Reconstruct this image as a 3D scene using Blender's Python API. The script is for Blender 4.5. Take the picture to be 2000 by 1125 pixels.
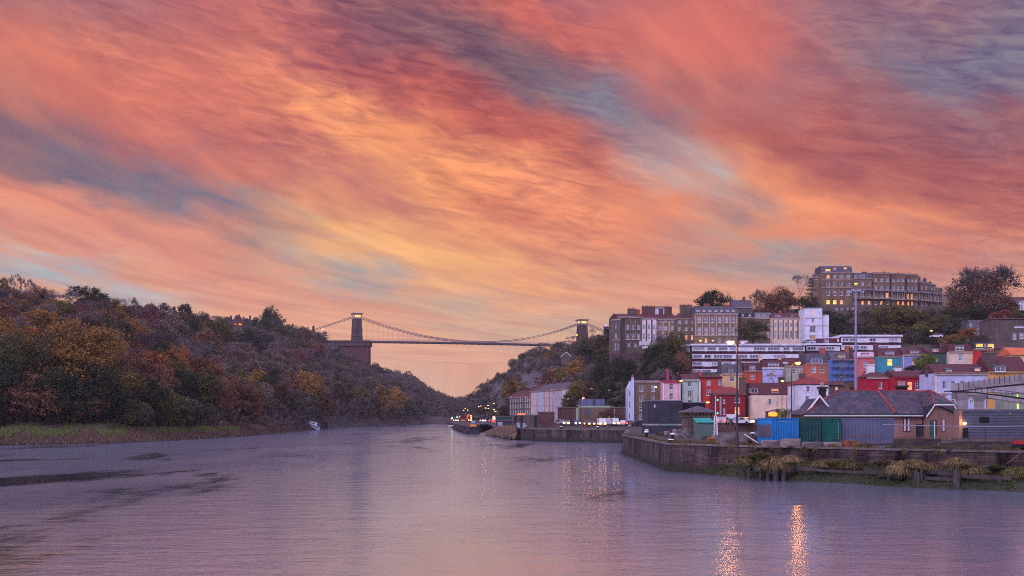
import bpy, bmesh, math, random
from math import radians, sin, cos, pi, atan, tan, atan2, sqrt, exp
from mathutils import Vector, Matrix, noise
import numpy as np
scene = bpy.context.scene
for _o in list(bpy.data.objects): bpy.data.objects.remove(_o)
COL = scene.collection

# ------------------------------------------------------------------ camera
FPX = 2200.0      # focal length in photo pixels (photo 2000 wide)
EYE = 5.5         # camera height above the river
HOR = 815.0       # photo row of the horizon
cam_d = bpy.data.cameras.new("camera"); cam = bpy.data.objects.new("camera", cam_d); COL.objects.link(cam)
cam_d.sensor_width = 36.0; cam_d.lens = 36.0*FPX/2000.0; cam_d.shift_y = (HOR-562.5)/2000.0
cam_d.clip_start = 0.5; cam_d.clip_end = 12000
cam.location = (0, 0, EYE); cam.rotation_euler = (radians(90), 0, 0)
scene.camera = cam
scene.view_settings.view_transform = 'Standard'; scene.view_settings.look = 'None'
scene.view_settings.exposure = 0.0; scene.view_settings.gamma = 1.0
try:
    scene.cycles.max_bounces = 5; scene.cycles.diffuse_bounces = 2; scene.cycles.glossy_bounces = 3
    scene.cycles.transmission_bounces = 2; scene.cycles.transparent_max_bounces = 6
    scene.cycles.volume_bounces = 0; scene.cycles.sample_clamp_indirect = 6.0; scene.cycles.sample_clamp_direct = 20.0
    scene.cycles.use_denoising = False; scene.cycles.filter_width = 1.0
except Exception: pass

def P(px, py, d):
    """world point seen at photo pixel (px,py) when it stands d metres away"""
    return Vector(((px-1000.0)/FPX*d, d, EYE+(HOR-py)/FPX*d))
def lin(c):
    c = c/255.0
    return c/12.92 if c <= 0.04045 else ((c+0.055)/1.055)**2.4
def rgb(r, g, b, k=1.0): return (lin(r)*k, lin(g)*k, lin(b)*k, 1.0)

# ------------------------------------------------------------------ sky
def build_world():
    w = bpy.data.worlds.new("World"); scene.world = w; w.use_nodes = True
    nt = w.node_tree; nt.nodes.clear(); N = nt.nodes; L = nt.links
    def math_(op, a, b=None, c=None, clamp=False):
        n = N.new('ShaderNodeMath'); n.operation = op; n.use_clamp = clamp
        for i, x in enumerate((a, b, c)):
            if x is None: continue
            if isinstance(x, (int, float)): n.inputs[i].default_value = x
            else: L.new(x, n.inputs[i])
        return n.outputs[0]
    def mix(f, a, b, mode='MIX'):
        n = N.new('ShaderNodeMix'); n.data_type = 'RGBA'; n.blend_type = mode
        for s, x in ((0, f), (6, a), (7, b)):
            if isinstance(x, (int, float)): n.inputs[s].default_value = x
            elif isinstance(x, tuple): n.inputs[s].default_value = x
            else: L.new(x, n.inputs[s])
        return n.outputs[2]
    def noise_(vec, scale, detail, rough=0.55, dist=0.0):
        n = N.new('ShaderNodeTexNoise'); n.noise_dimensions = '3D'
        n.inputs['Scale'].default_value = scale; n.inputs['Detail'].default_value = detail
        n.inputs['Roughness'].default_value = rough; n.inputs['Distortion'].default_value = dist
        L.new(vec, n.inputs['Vector']); return n
    def comb(x, y, z=0.0):
        n = N.new('ShaderNodeCombineXYZ')
        for i, v in enumerate((x, y, z)):
            if isinstance(v, (int, float)): n.inputs[i].default_value = v
            else: L.new(v, n.inputs[i])
        return n.outputs[0]
    tc = N.new('ShaderNodeTexCoord'); sep = N.new('ShaderNodeSeparateXYZ'); L.new(tc.outputs['Generated'], sep.inputs[0])
    X, Y, Z = sep.outputs
    u = math_('ARCTAN2', X, Y); v = math_('ARCSINE', Z)
    # cloud streamlines: steep high up, flattening towards the horizon
    vp = math_('MAXIMUM', math_('SUBTRACT', v, 0.035), 0.012)
    t = math_('ADD', math_('LOGARITHM', vp, math.e), math_('MULTIPLY', u, 2.5))
    s = math_('SUBTRACT', u, math_('MULTIPLY', v, 0.9))
    warp1 = noise_(comb(u, v), 4.0, 3, 0.5)
    wsep = N.new('ShaderNodeSeparateXYZ'); L.new(warp1.outputs['Color'], wsep.inputs[0])
    wx = math_('MULTIPLY', math_('SUBTRACT', wsep.outputs[0], 0.5), 0.10)
    wy = math_('MULTIPLY', math_('SUBTRACT', wsep.outputs[1], 0.5), 0.07)
    st = noise_(comb(math_('MULTIPLY', s, 1.7), math_('MULTIPLY', t, 1.0), 3.1), 5.0, 5, 0.5, 0.5)
    ssep = N.new('ShaderNodeSeparateXYZ'); L.new(st.outputs['Color'], ssep.inputs[0])
    sx = math_('MULTIPLY', math_('SUBTRACT', ssep.outputs[0], 0.5), 0.085)
    sy = math_('MULTIPLY', math_('SUBTRACT', ssep.outputs[1], 0.5), 0.06)
    uu = math_('ADD', math_('ADD', u, wx), sx); vv = math_('ADD', math_('ADD', v, wy), sy)
    UV = comb(uu, vv)
    # broad layout of the cloud banks, summed into a coarse table of colour ramps (rows of elevation)
    stops = [(0.0, (222, 160, 146)), (0.12, (233, 172, 142)), (0.25, (232, 160, 126)), (0.45, (226, 132, 104)),
             (0.65, (214, 116, 100)), (0.85, (196, 106, 106)), (1.0, (176, 102, 112))]
    NR, NC = 21, 32
    U0, U1, V0, V1 = -0.50, 0.50, 0.0, 0.40
    gu = np.linspace(U0, U1, NC); gv = np.linspace(V0, V1, NR)
    GU, GV = np.meshgrid(gu, gv)
    tt = np.clip(GV*2.6, 0, 1); sp = [q[0] for q in stops]
    G = np.stack([np.interp(tt, sp, [q[1][i] for q in stops]) for i in range(3)], -1)
    for (px, py, rx, ry, rot, c, k) in SKY_BLOBS:
        cu = atan((px-1000)/FPX); cv = atan((HOR-py)/FPX*cos(cu))
        r = radians(rot); dx = GU-cu; dy = -(GV-cv)
        a_ = (dx*cos(r)+dy*sin(r))/(rx*1.5/FPX); b_ = (-dx*sin(r)+dy*cos(r))/(ry*1.5/FPX)
        g = np.clip((1-np.sqrt(a_*a_+b_*b_))/0.75, 0, 1); g = (g*g*(3-2*g)*k)[..., None]
        G = G*(1-g)+np.array(c)*g
    mean = G.mean(-1, keepdims=True); G = (mean+(G-mean)*SKY_SAT)*np.array([1.01, 1.02, 1.0])
    fu = math_('DIVIDE', math_('SUBTRACT', uu, U0), U1-U0)
    fv = math_('MULTIPLY', math_('SUBTRACT', vv, V0), (NR-1)/(V1-V0))
    col = None
    for j in range(NR):
        rp = N.new('ShaderNodeValToRGB'); L.new(fu, rp.inputs[0]); e = rp.color_ramp.elements
        rp.color_ramp.interpolation = 'LINEAR'
        for i in range(NC):
            if i == 0: q = e[0]; q.position = 0.0
            elif i == NC-1: q = e[len(e)-1]; q.position = 1.0
            else: q = e.new(i/(NC-1))
            q.color = rgb(*G[j, i])
        if col is None: col = rp.outputs[0]
        else: col = mix(math_('SUBTRACT', fv, j-1.0, clamp=True), col, rp.outputs[0])
    # fine fibrous streaks and mackerel ripples
    fib = noise_(comb(math_('MULTIPLY', s, 2.4), math_('MULTIPLY', t, 2.0), 7.7), 4.0, 6, 0.52, 0.7)
    f1 = N.new('ShaderNodeMapRange'); L.new(fib.outputs['Fac'], f1.inputs['Value'])
    f1.inputs['From Min'].default_value = 0.3; f1.inputs['From Max'].default_value = 0.7
    f1.inputs['To Min'].default_value = 0.84; f1.inputs['To Max'].default_value = 1.16
    fc = N.new('ShaderNodeCombineColor')
    L.new(math_('POWER', f1.outputs[0], 1.0), fc.inputs[0]); L.new(math_('POWER', f1.outputs[0], 1.25), fc.inputs[1]); L.new(math_('POWER', f1.outputs[0], 0.6), fc.inputs[2])
    col = mix(0.8, col, fc.outputs[0], 'MULTIPLY')
    rip = noise_(comb(math_('ADD', math_('MULTIPLY', u, 14.0), math_('MULTIPLY', v, 4.0)), math_('ADD', math_('MULTIPLY', v, 62.0), math_('MULTIPLY', u, 9.0)), 1.0), 2.0, 6, 0.6, 0.8)
    big = noise_(comb(u, v, 9.0), 3.6, 2)
    bm = N.new('ShaderNodeMapRange'); L.new(big.outputs['Fac'], bm.inputs['Value'])
    bm.inputs['From Min'].default_value = 0.44; bm.inputs['From Max'].default_value = 0.62
    r1 = N.new('ShaderNodeMapRange'); L.new(rip.outputs['Fac'], r1.inputs['Value'])
    r1.inputs['From Min'].default_value = 0.34; r1.inputs['From Max'].default_value = 0.66
    r1.inputs['To Min'].default_value = 0.62; r1.inputs['To Max'].default_value = 1.22
    rc = N.new('ShaderNodeCombineColor')
    L.new(r1.outputs[0], rc.inputs[0]); L.new(math_('POWER', r1.outputs[0], 1.1), rc.inputs[1]); L.new(math_('POWER', r1.outputs[0], 0.5), rc.inputs[2])
    col = mix(math_('MULTIPLY', bm.outputs[0], 0.9), col, rc.outputs[0], 'MULTIPLY')
    # overhead and behind the viewer the dusk sky is lavender blue
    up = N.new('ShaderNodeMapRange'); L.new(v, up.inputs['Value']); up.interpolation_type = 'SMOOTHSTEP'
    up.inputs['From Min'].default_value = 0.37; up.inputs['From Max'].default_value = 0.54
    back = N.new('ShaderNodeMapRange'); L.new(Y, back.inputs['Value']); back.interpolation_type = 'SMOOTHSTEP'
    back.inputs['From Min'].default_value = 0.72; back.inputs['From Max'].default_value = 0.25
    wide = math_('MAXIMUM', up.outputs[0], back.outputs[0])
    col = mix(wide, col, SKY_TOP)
    bg = N.new('ShaderNodeBackground'); bg.inputs['Strength'].default_value = SKY_STRENGTH
    L.new(col, bg.inputs['Color'])
    out = N.new('ShaderNodeOutputWorld'); L.new(bg.outputs[0], out.inputs['Surface'])
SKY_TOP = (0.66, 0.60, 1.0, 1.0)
SKY_STRENGTH = 1.0
SKY_SAT = 0.93
SKY_BLOBS = [
 # top row
 (60, 20, 260, 80, 5, (146, 98, 116), .8), (700, 50, 330, 85, 18, (152, 88, 102), .85), (480, 90, 220, 110, 25, (208, 110, 106), .7),
 (1010, 20, 170, 60, 25, (226, 106, 94), .9), (160, 150, 260, 90, 8, (230, 124, 102), .85), (330, 200, 200, 70, 20, (222, 118, 100), .6),
 # dark wedge in the middle
 (980, 105, 270, 84, 15, (122, 86, 100), .8), (1130, 180, 200, 70, 22, (120, 102, 118), .8), (1240, 225, 150, 75, 20, (128, 124, 146), .95),
 (1100, 60, 160, 50, 25, (218, 104, 94), .7), (860, 200, 260, 50, 20, (178, 82, 84), .85), (1000, 275, 260, 55, 12, (204, 98, 86), .85),
 (1230, 290, 110, 40, 20, (158, 126, 138), .6),
 # right
 (1450, 90, 260, 110, 15, (222, 112, 102), .9), (1400, 190, 140, 60, 30, (220, 112, 100), .8), (1900, 60, 330, 150, -15, (126, 110, 134), .95),
 (1880, 180, 240, 70, -20, (124, 118, 142), .9), (1700, 30, 200, 60, 10, (150, 104, 122), .8), (1560, 220, 240, 60, 10, (176, 104, 108), .8),
 (1660, 300, 330, 70, 8, (184, 92, 88), .9), (1930, 270, 220, 60, 5, (150, 94, 108), .85), (1900, 380, 260, 70, 6, (172, 90, 90), .9),
 (1330, 320, 110, 40, 15, (180, 150, 158), .75), (1400, 365, 110, 34, 15, (184, 170, 174), .85), (1470, 410, 90, 26, 15, (158, 132, 140), .8),
 (1470, 340, 80, 26, 35, (248, 158, 112), .9), (1570, 395, 130, 34, 24, (250, 150, 104), .95), (1740, 445, 220, 40, 10, (240, 138, 102), .95),
 (1930, 480, 200, 40, 4, (214, 124, 104), .8), (1500, 505, 240, 30, 6, (158, 146, 154), .85), (1420, 470, 110, 22, 12, (176, 150, 150), .6),
 (1830, 540, 260, 40, 2, (196, 130, 124), .8), (1330, 575, 260, 36, 2, (226, 156, 132), .7),
 # glowing band from the upper left to the centre
 (560, 190, 170, 50, 25, (244, 140, 102), .8), (690, 275, 150, 45, 38, (254, 158, 106), .9), (830, 320, 150, 34, 26, (255, 154, 100), .9),
 (1000, 350, 240, 44, 12, (255, 156, 104), 1), (1180, 385, 200, 40, 12, (238, 138, 104), .8), (900, 420, 220, 40, 22, (255, 164, 102), .95),
 (1080, 440, 200, 36, 12, (240, 140, 104), .8), (620, 450, 150, 44, 35, (252, 172, 116), .85), (820, 500, 260, 44, 10, (255, 180, 114), .95),
 (960, 380, 110, 22, 24, (216, 112, 88), .6), (1150, 500, 200, 40, 8, (224, 140, 112), .7), (560, 330, 160, 50, 15, (206, 112, 104), .7),
 (700, 380, 170, 36, 15, (196, 118, 110), .65),
 # left slate bands
 (30, 270, 230, 66, 10, (116, 100, 118), .8), (170, 290, 220, 60, 15, (136, 100, 114), .7), (300, 360, 200, 40, 18, (116, 110, 132), .9),
 (430, 405, 150, 28, 14, (124, 120, 140), .85), (330, 290, 160, 40, 18, (196, 106, 104), .6), (560, 440, 90, 20, 35, (150, 116, 130), .6),
 (60, 385, 260, 36, 8, (240, 142, 116), .95), (330, 470, 280, 44, 10, (222, 140, 122), .8), (120, 460, 220, 26, 10, (226, 150, 132), .7),
 # pale openings near the horizon
 (20, 510, 150, 26, 14, (168, 176, 188), .95), (170, 552, 190, 26, 15, (168, 176, 188), .95), (330, 590, 150, 18, 12, (190, 178, 184), .8),
 (420, 545, 300, 24, 14, (228, 154, 134), .8), (700, 540, 150, 26, 14, (160, 158, 164), .9), (640, 522, 44, 13, 5, (136, 116, 132), .85), (830, 575, 140, 18, 10, (190, 170, 158), .7),
 (930, 560, 160, 24, 12, (238, 166, 126), .7), (1010, 625, 200, 26, 4, (196, 172, 156), .6), (780, 700, 220, 30, 8, (238, 172, 140), .8),
 (880, 745, 160, 20, 10, (214, 176, 160), .6), (880, 785, 160, 26, 0, (240, 186, 152), .8),
]
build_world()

# ------------------------------------------------------------------ one very soft dusk sun
sun_d = bpy.data.lights.new("sun", 'SUN'); sun_d.energy = 2.0; sun_d.angle = radians(35); sun_d.color = (0.80, 0.72, 1.0)
sun = bpy.data.objects.new("sun", sun_d); COL.objects.link(sun)
sun.rotation_euler = (radians(50), 0, radians(-35))

# ------------------------------------------------------------------ materials
MATS = {}
def mat(name, c, rough=0.8, var=0.18, scale=0.6, bump=0.0, spec=0.3, metal=0.0, c2=None, fine=0.0, obj_rand=0.0, detail=6):
    """procedural painted / mineral surface: base colour broken up by two scales of noise"""
    if name in MATS: return MATS[name]
    m = bpy.data.materials.new(name); m.use_nodes = True; MATS[name] = m
    nt = m.node_tree; N = nt.nodes; L = nt.links; b = N['Principled BSDF']
    b.inputs['Roughness'].default_value = rough; b.inputs['Metallic'].default_value = metal
    b.inputs['Specular IOR Level'].default_value = spec
    tc = N.new('ShaderNodeTexCoord')
    n = N.new('ShaderNodeTexNoise'); n.inputs['Scale'].default_value = scale; n.inputs['Detail'].default_value = detail; n.inputs['Roughness'].default_value = 0.65
    L.new(tc.outputs['Object'], n.inputs['Vector'])
    mr = N.new('ShaderNodeMapRange'); mr.inputs['From Min'].default_value = 0.32; mr.inputs['From Max'].default_value = 0.68
    L.new(n.outputs['Fac'], mr.inputs['Value'])
    mx = N.new('ShaderNodeMix'); mx.data_type = 'RGBA'
    if c2 is None:
        a = tuple(min(1, x*(1+var)) for x in c[:3])+(1,); c2_ = tuple(x*(1-var*1.3) for x in c[:3])+(1,)
    else: a = tuple(c[:3])+(1,); c2_ = tuple(c2[:3])+(1,)
    mx.inputs[6].default_value = a; mx.inputs[7].default_value = c2_
    L.new(mr.outputs[0], mx.inputs[0]); out = mx.outputs[2]
    if obj_rand:
        oi = N.new('ShaderNodeObjectInfo'); hs = N.new('ShaderNodeHueSaturation')
        q = N.new('ShaderNodeMapRange'); L.new(oi.outputs['Random'], q.inputs['Value'])
        q.inputs['To Min'].default_value = 1-obj_rand; q.inputs['To Max'].default_value = 1+obj_rand
        L.new(q.outputs[0], hs.inputs['Value'])
        L.new(out, hs.inputs['Color']); out = hs.outputs[0]
    L.new(out, b.inputs['Base Color'])
    if bump:
        n2 = N.new('ShaderNodeTexNoise'); n2.inputs['Scale'].default_value = scale*8; n2.inputs['Detail'].default_value = 4
        L.new(tc.outputs['Object'], n2.inputs['Vector'])
        bp = N.new('ShaderNodeBump'); bp.inputs['Strength'].default_value = bump; bp.inputs['Distance'].default_value = 0.1
        L.new(n2.outputs['Fac'], bp.inputs['Height']); L.new(bp.outputs[0], b.inputs['Normal'])
    return m
def brick(name, c1, c2, mortar, w=0.5, h=0.18, rough=0.9, grime=0.35, tide=False):
    """coursed masonry: brick texture laid on the wall's own length and height, with grime in large noise"""
    if name in MATS: return MATS[name]
    m = bpy.data.materials.new(name); m.use_nodes = True; MATS[name] = m
    nt = m.node_tree; N = nt.nodes; L = nt.links; b = N['Principled BSDF']
    b.inputs['Roughness'].default_value = rough; b.inputs['Specular IOR Level'].default_value = 0.15
    tc = N.new('ShaderNodeTexCoord'); sp = N.new('ShaderNodeSeparateXYZ'); L.new(tc.outputs['Object'], sp.inputs[0])
    ad = N.new('ShaderNodeMath'); ad.operation = 'ADD'; L.new(sp.outputs[0], ad.inputs[0]); L.new(sp.outputs[1], ad.inputs[1])
    cb = N.new('ShaderNodeCombineXYZ'); L.new(ad.outputs[0], cb.inputs[0]); L.new(sp.outputs[2], cb.inputs[1])
    bt = N.new('ShaderNodeTexBrick'); L.new(cb.outputs[0], bt.inputs['Vector'])
    bt.inputs['Color1'].default_value = c1; bt.inputs['Color2'].default_value = c2; bt.inputs['Mortar'].default_value = mortar
    bt.inputs['Scale'].default_value = 1; bt.inputs['Brick Width'].default_value = w; bt.inputs['Row Height'].default_value = h
    bt.inputs['Mortar Size'].default_value = h*0.09; bt.inputs['Bias'].default_value = -0.1
    n = N.new('ShaderNodeTexNoise'); n.inputs['Scale'].default_value = 0.45; n.inputs['Detail'].default_value = 8; n.inputs['Roughness'].default_value = 0.7
    mp = N.new('ShaderNodeMapping'); mp.inputs['Scale'].default_value = (1, 1, 0.45 if not tide else 0.16); L.new(tc.outputs['Object'], mp.inputs[0]); L.new(mp.outputs[0], n.inputs['Vector'])
    mr = N.new('ShaderNodeMapRange'); mr.inputs['From Min'].default_value = 0.3; mr.inputs['From Max'].default_value = 0.7
    mr.inputs['To Min'].default_value = 1-grime*1.3; mr.inputs['To Max'].default_value = 1+grime*0.7; L.new(n.outputs['Fac'], mr.inputs['Value'])
    mx = N.new('ShaderNodeVectorMath'); mx.operation = 'SCALE'; L.new(bt.outputs['Color'], mx.inputs[0]); L.new(mr.outputs[0], mx.inputs['Scale'])
    out = mx.outputs[0]
    if tide:      # weed and slime up to the high-water mark, pale streaks of lime above it
        q = N.new('ShaderNodeMath'); q.operation = 'MULTIPLY_ADD'; L.new(n.outputs['Fac'], q.inputs[0]); q.inputs[1].default_value = -2.6; L.new(sp.outputs[2], q.inputs[2])
        r2 = N.new('ShaderNodeMapRange'); L.new(q.outputs[0], r2.inputs['Value']); r2.inputs['From Min'].default_value = -1.1; r2.inputs['From Max'].default_value = -0.3; r2.inputs['To Min'].default_value = 1; r2.inputs['To Max'].default_value = 0
        m2 = N.new('ShaderNodeMix'); m2.data_type = 'RGBA'; L.new(r2.outputs[0], m2.inputs[0]); L.new(out, m2.inputs[6]); m2.inputs[7].default_value = (0.030, 0.027, 0.019, 1); out = m2.outputs[2]
    L.new(out, b.inputs['Base Color'])
    bp = N.new('ShaderNodeBump'); bp.inputs['Strength'].default_value = 0.5; bp.inputs['Distance'].default_value = 0.03
    L.new(bt.outputs['Fac'], bp.inputs['Height']); bp.invert = True; L.new(bp.outputs[0], b.inputs['Normal'])
    return m
def tiles(name, c, c2, rough=0.75, step=0.28):
    """slate or clay tiles: fine courses up the slope, patchy colour, lichen"""
    if name in MATS: return MATS[name]
    m = bpy.data.materials.new(name); m.use_nodes = True; MATS[name] = m
    nt = m.node_tree; N = nt.nodes; L = nt.links; b = N['Principled BSDF']; b.inputs['Roughness'].default_value = rough
    b.inputs['Specular IOR Level'].default_value = 0.35
    tc = N.new('ShaderNodeTexCoord'); sp = N.new('ShaderNodeSeparateXYZ'); L.new(tc.outputs['Object'], sp.inputs[0])
    ad = N.new('ShaderNodeMath'); ad.operation = 'ADD'; L.new(sp.outputs[0], ad.inputs[0]); ad.inputs[1].default_value = 0.13
    cb = N.new('ShaderNodeCombineXYZ'); L.new(ad.outputs[0], cb.inputs[0]); L.new(sp.outputs[2], cb.inputs[1])
    bt = N.new('ShaderNodeTexBrick'); L.new(cb.outputs[0], bt.inputs['Vector'])
    bt.inputs['Color1'].default_value = c; bt.inputs['Color2'].default_value = tuple(x*0.6 for x in c[:3])+(1,); bt.inputs['Mortar'].default_value = tuple(x*0.3 for x in c[:3])+(1,)
    bt.inputs['Scale'].default_value = 1; bt.inputs['Brick Width'].default_value = step; bt.inputs['Row Height'].default_value = step*0.6; bt.inputs['Mortar Size'].default_value = 0.012
    n = N.new('ShaderNodeTexNoise'); n.inputs['Scale'].default_value = 1.1; n.inputs['Detail'].default_value = 8; n.inputs['Roughness'].default_value = 0.72
    L.new(tc.outputs['Object'], n.inputs['Vector'])
    mr = N.new('ShaderNodeMapRange'); mr.inputs['From Min'].default_value = 0.45; mr.inputs['From Max'].default_value = 0.68; L.new(n.outputs['Fac'], mr.inputs['Value'])
    mx = N.new('ShaderNodeMix'); mx.data_type = 'RGBA'; L.new(mr.outputs[0], mx.inputs[0]); L.new(bt.outputs['Color'], mx.inputs[6]); mx.inputs[7].default_value = c2
    L.new(mx.outputs[2], b.inputs['Base Color'])
    return m
def emit(name, c, s):
    if name in MATS: return MATS[name]
    m = bpy.data.materials.new(name); m.use_nodes = True; MATS[name] = m
    b = m.node_tree.nodes['Principled BSDF']; b.inputs['Base Color'].default_value = tuple(c[:3])+(1,)
    b.inputs['Emission Color'].default_value = tuple(c[:3])+(1,); b.inputs['Emission Strength'].default_value = s
    return m
def lit_room(name, c, s):
    """lit window: warm light broken up by curtains and furniture behind the glass"""
    if name in MATS: return MATS[name]
    m = bpy.data.materials.new(name); m.use_nodes = True; MATS[name] = m
    N = m.node_tree.nodes; L = m.node_tree.links; b = N['Principled BSDF']
    tc = N.new('ShaderNodeTexCoord'); n = N.new('ShaderNodeTexNoise'); n.inputs['Scale'].default_value = 1.3; n.inputs['Detail'].default_value = 3
    L.new(tc.outputs['Object'], n.inputs['Vector'])
    mr = N.new('ShaderNodeMapRange'); mr.inputs['From Min'].default_value = 0.35; mr.inputs['From Max'].default_value = 0.65
    mr.inputs['To Min'].default_value = s*0.35; mr.inputs['To Max'].default_value = s*1.3; L.new(n.outputs['Fac'], mr.inputs['Value'])
    b.inputs['Base Color'].default_value = (0.04, 0.02, 0.01, 1); b.inputs['Specular IOR Level'].default_value = 0.1; b.inputs['Emission Color'].default_value = tuple(c[:3])+(1,)
    L.new(mr.outputs[0], b.inputs['Emission Strength'])
    return m

def foliage(name, cols, dark=0.45, sat=1.0):
    """leaves: colour drawn per leaf island, in light and dark clumps, tint shifted per tree"""
    if name in MATS: return MATS[name]
    m = bpy.data.materials.new(name); m.use_nodes = True; MATS[name] = m
    N = m.node_tree.nodes; L = m.node_tree.links; b = N['Principled BSDF']; b.inputs['Roughness'].default_value = 0.85
    b.inputs['Specular IOR Level'].default_value = 0.12
    g = N.new('ShaderNodeNewGeometry'); oi = N.new('ShaderNodeObjectInfo')
    tc = N.new('ShaderNodeTexCoord'); n = N.new('ShaderNodeTexNoise'); n.inputs['Scale'].default_value = 5.0; n.inputs['Detail'].default_value = 3
    av = N.new('ShaderNodeVectorMath'); av.operation = 'ADD'; L.new(tc.outputs['Object'], av.inputs[0]); L.new(oi.outputs['Random'], av.inputs[1]); L.new(av.outputs[0], n.inputs['Vector'])
    a = N.new('ShaderNodeMath'); a.operation = 'MULTIPLY_ADD'; L.new(g.outputs['Random Per Island'], a.inputs[0]); a.inputs[1].default_value = 0.35
    mr = N.new('ShaderNodeMapRange'); mr.inputs['From Min'].default_value = 0.3; mr.inputs['From Max'].default_value = 0.7; mr.inputs['To Max'].default_value = 0.55
    L.new(n.outputs['Fac'], mr.inputs['Value']); L.new(mr.outputs[0], a.inputs[2])
    o = N.new('ShaderNodeMath'); o.operation = 'MULTIPLY_ADD'; L.new(oi.outputs['Random'], o.inputs[0]); o.inputs[1].default_value = 0.3; o.inputs[2].default_value = -0.1
    s = N.new('ShaderNodeMath'); s.operation = 'ADD'; L.new(a.outputs[0], s.inputs[0]); L.new(o.outputs[0], s.inputs[1])
    r = N.new('ShaderNodeValToRGB'); L.new(s.outputs[0], r.inputs[0]); e = r.color_ramp.elements
    k = len(cols); cols = [tuple(min(.6, x*g_) for x, g_ in zip(c[:3], (1.38, 1.28, 1.15)))+(1,) for c in cols]
    e[0].color = tuple(x*dark for x in cols[0][:3])+(1,); e[0].position = 0
    e[1].color = cols[-1]; e[1].position = 1
    for i in range(k): q = e.new(0.25+0.6*i/k); q.color = cols[i]
    L.new(r.outputs[0], b.inputs['Base Color'])
    return m

# ------------------------------------------------------------------ mesh builder
class MB:
    def __init__(s): s.v = []; s.f = []; s.mi = []; s.cur = 0; s.M = None
    def pt(s, p):
        p = Vector(p)
        if s.M is not None: p = s.M @ p
        s.v.append(p[:]); return len(s.v)-1
    def face(s, pts): s.f.append([s.pt(p) for p in pts]); s.mi.append(s.cur)
    def box(s, x0, x1, y0, y1, z0, z1):
        if x0 > x1: x0, x1 = x1, x0
        if y0 > y1: y0, y1 = y1, y0
        if z0 > z1: z0, z1 = z1, z0
        i = [s.pt(p) for p in ((x0,y0,z0),(x1,y0,z0),(x1,y1,z0),(x0,y1,z0),(x0,y0,z1),(x1,y0,z1),(x1,y1,z1),(x0,y1,z1))]
        for q in ((0,3,2,1),(4,5,6,7),(0,1,5,4),(1,2,6,5),(2,3,7,6),(3,0,4,7)): s.f.append([i[k] for k in q]); s.mi.append(s.cur)
        return s
    def hexa(s, b, t):
        """solid between quad b (bottom, ccw) and quad t (top)"""
        i = [s.pt(p) for p in list(b)+list(t)]; n = len(b)
        s.f.append(i[:n][::-1]); s.mi.append(s.cur); s.f.append(i[n:]); s.mi.append(s.cur)
        for k in range(n): s.f.append([i[k], i[(k+1)%n], i[n+(k+1)%n], i[n+k]]); s.mi.append(s.cur)
        return s
    def prism(s, poly, y0, y1):
        """polygon in x,z extruded along y"""
        return s.hexa([(x, y0, z) for x, z in poly], [(x, y1, z) for x, z in poly])
    def tube(s, a, b, r0, r1=None, n=6, cap=True):
        a = Vector(a); b = Vector(b); r1 = r0 if r1 is None else r1
        d = (b-a); 
        if d.length < 1e-6: return s
        d.normalize(); u = d.orthogonal().normalized(); w = d.cross(u)
        A = [s.pt(a+(u*cos(2*pi*k/n)+w*sin(2*pi*k/n))*r0) for k in range(n)]
        B = [s.pt(b+(u*cos(2*pi*k/n)+w*sin(2*pi*k/n))*r1) for k in range(n)]
        for k in range(n): s.f.append([A[k], A[(k+1)%n], B[(k+1)%n], B[k]]); s.mi.append(s.cur)
        if cap: s.f.append(A[::-1]); s.mi.append(s.cur); s.f.append(B); s.mi.append(s.cur)
        return s
    def path(s, pts, r, n=6):
        for a, b in zip(pts[:-1], pts[1:]): s.tube(a, b, r, r, n)
        return s
    def lathe(s, prof, n=12, c=(0, 0, 0)):
        rings = [[s.pt((c[0]+r*cos(2*pi*k/n), c[1]+r*sin(2*pi*k/n), c[2]+z)) for k in range(n)] for r, z in prof]
        for A, B in zip(rings[:-1], rings[1:]):
            for k in range(n): s.f.append([A[k], A[(k+1)%n], B[(k+1)%n], B[k]]); s.mi.append(s.cur)
        s.f.append(rings[0][::-1]); s.mi.append(s.cur); s.f.append(rings[-1]); s.mi.append(s.cur)
        return s
    def mesh(s, name, mats, smooth=False):
        me = bpy.data.meshes.new(name); me.from_pydata(s.v, [], s.f)
        if not isinstance(mats, (list, tuple)): mats = [mats]
        for m in mats: me.materials.append(m)
        if len(mats) > 1: me.polygons.foreach_set('material_index', s.mi)
        if smooth: me.polygons.foreach_set('use_smooth', [True]*len(me.polygons))
        me.update(); return me
    def build(s, name, mats, parent=None, smooth=False, loc=None):
        return obj(name, s.mesh(name, mats, smooth), parent, loc)
def obj(name, me, parent=None, loc=None):
    o = bpy.data.objects.new(name, me); COL.objects.link(o)
    if parent is not None: o.parent = parent
    if loc is not None: o.location = loc
    return o
def tag(o, label=None, cat=None, group=None, kind=None):
    if label: o['label'] = label
    if cat: o['category'] = cat
    if group: o['group'] = group
    if kind: o['kind'] = kind
    return o
def empty(name, label, cat, loc, rz=0.0, group=None):
    o = bpy.data.objects.new(name, None); COL.objects.link(o); o.location = loc; o.rotation_euler = (0, 0, rz); o.empty_display_size = 0.5
    return tag(o, label, cat, group)
def copy_tree(o, parent=None):
    c = o.copy(); COL.objects.link(c); c.parent = parent
    for ch in o.children: copy_tree(ch, c)
    return c
ORD = ['first','second','third','fourth','fifth','sixth','seventh','eighth','ninth','tenth','eleventh','twelfth','thirteenth','fourteenth','fifteenth','sixteenth','seventeenth','eighteenth','nineteenth']
def ordinal(i):
    if i < 19: return ORD[i]
    n = i+1; tens = {2:'twent',3:'thirt',4:'fort',5:'fift',6:'sixt',7:'sevent',8:'eight',9:'ninet'}[n//10%10]
    pre = 'hundred and ' if n >= 100 else ''
    return pre+(tens+'ieth' if n%10 == 0 else tens+'y-'+ORD[n%10-1])

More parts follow.
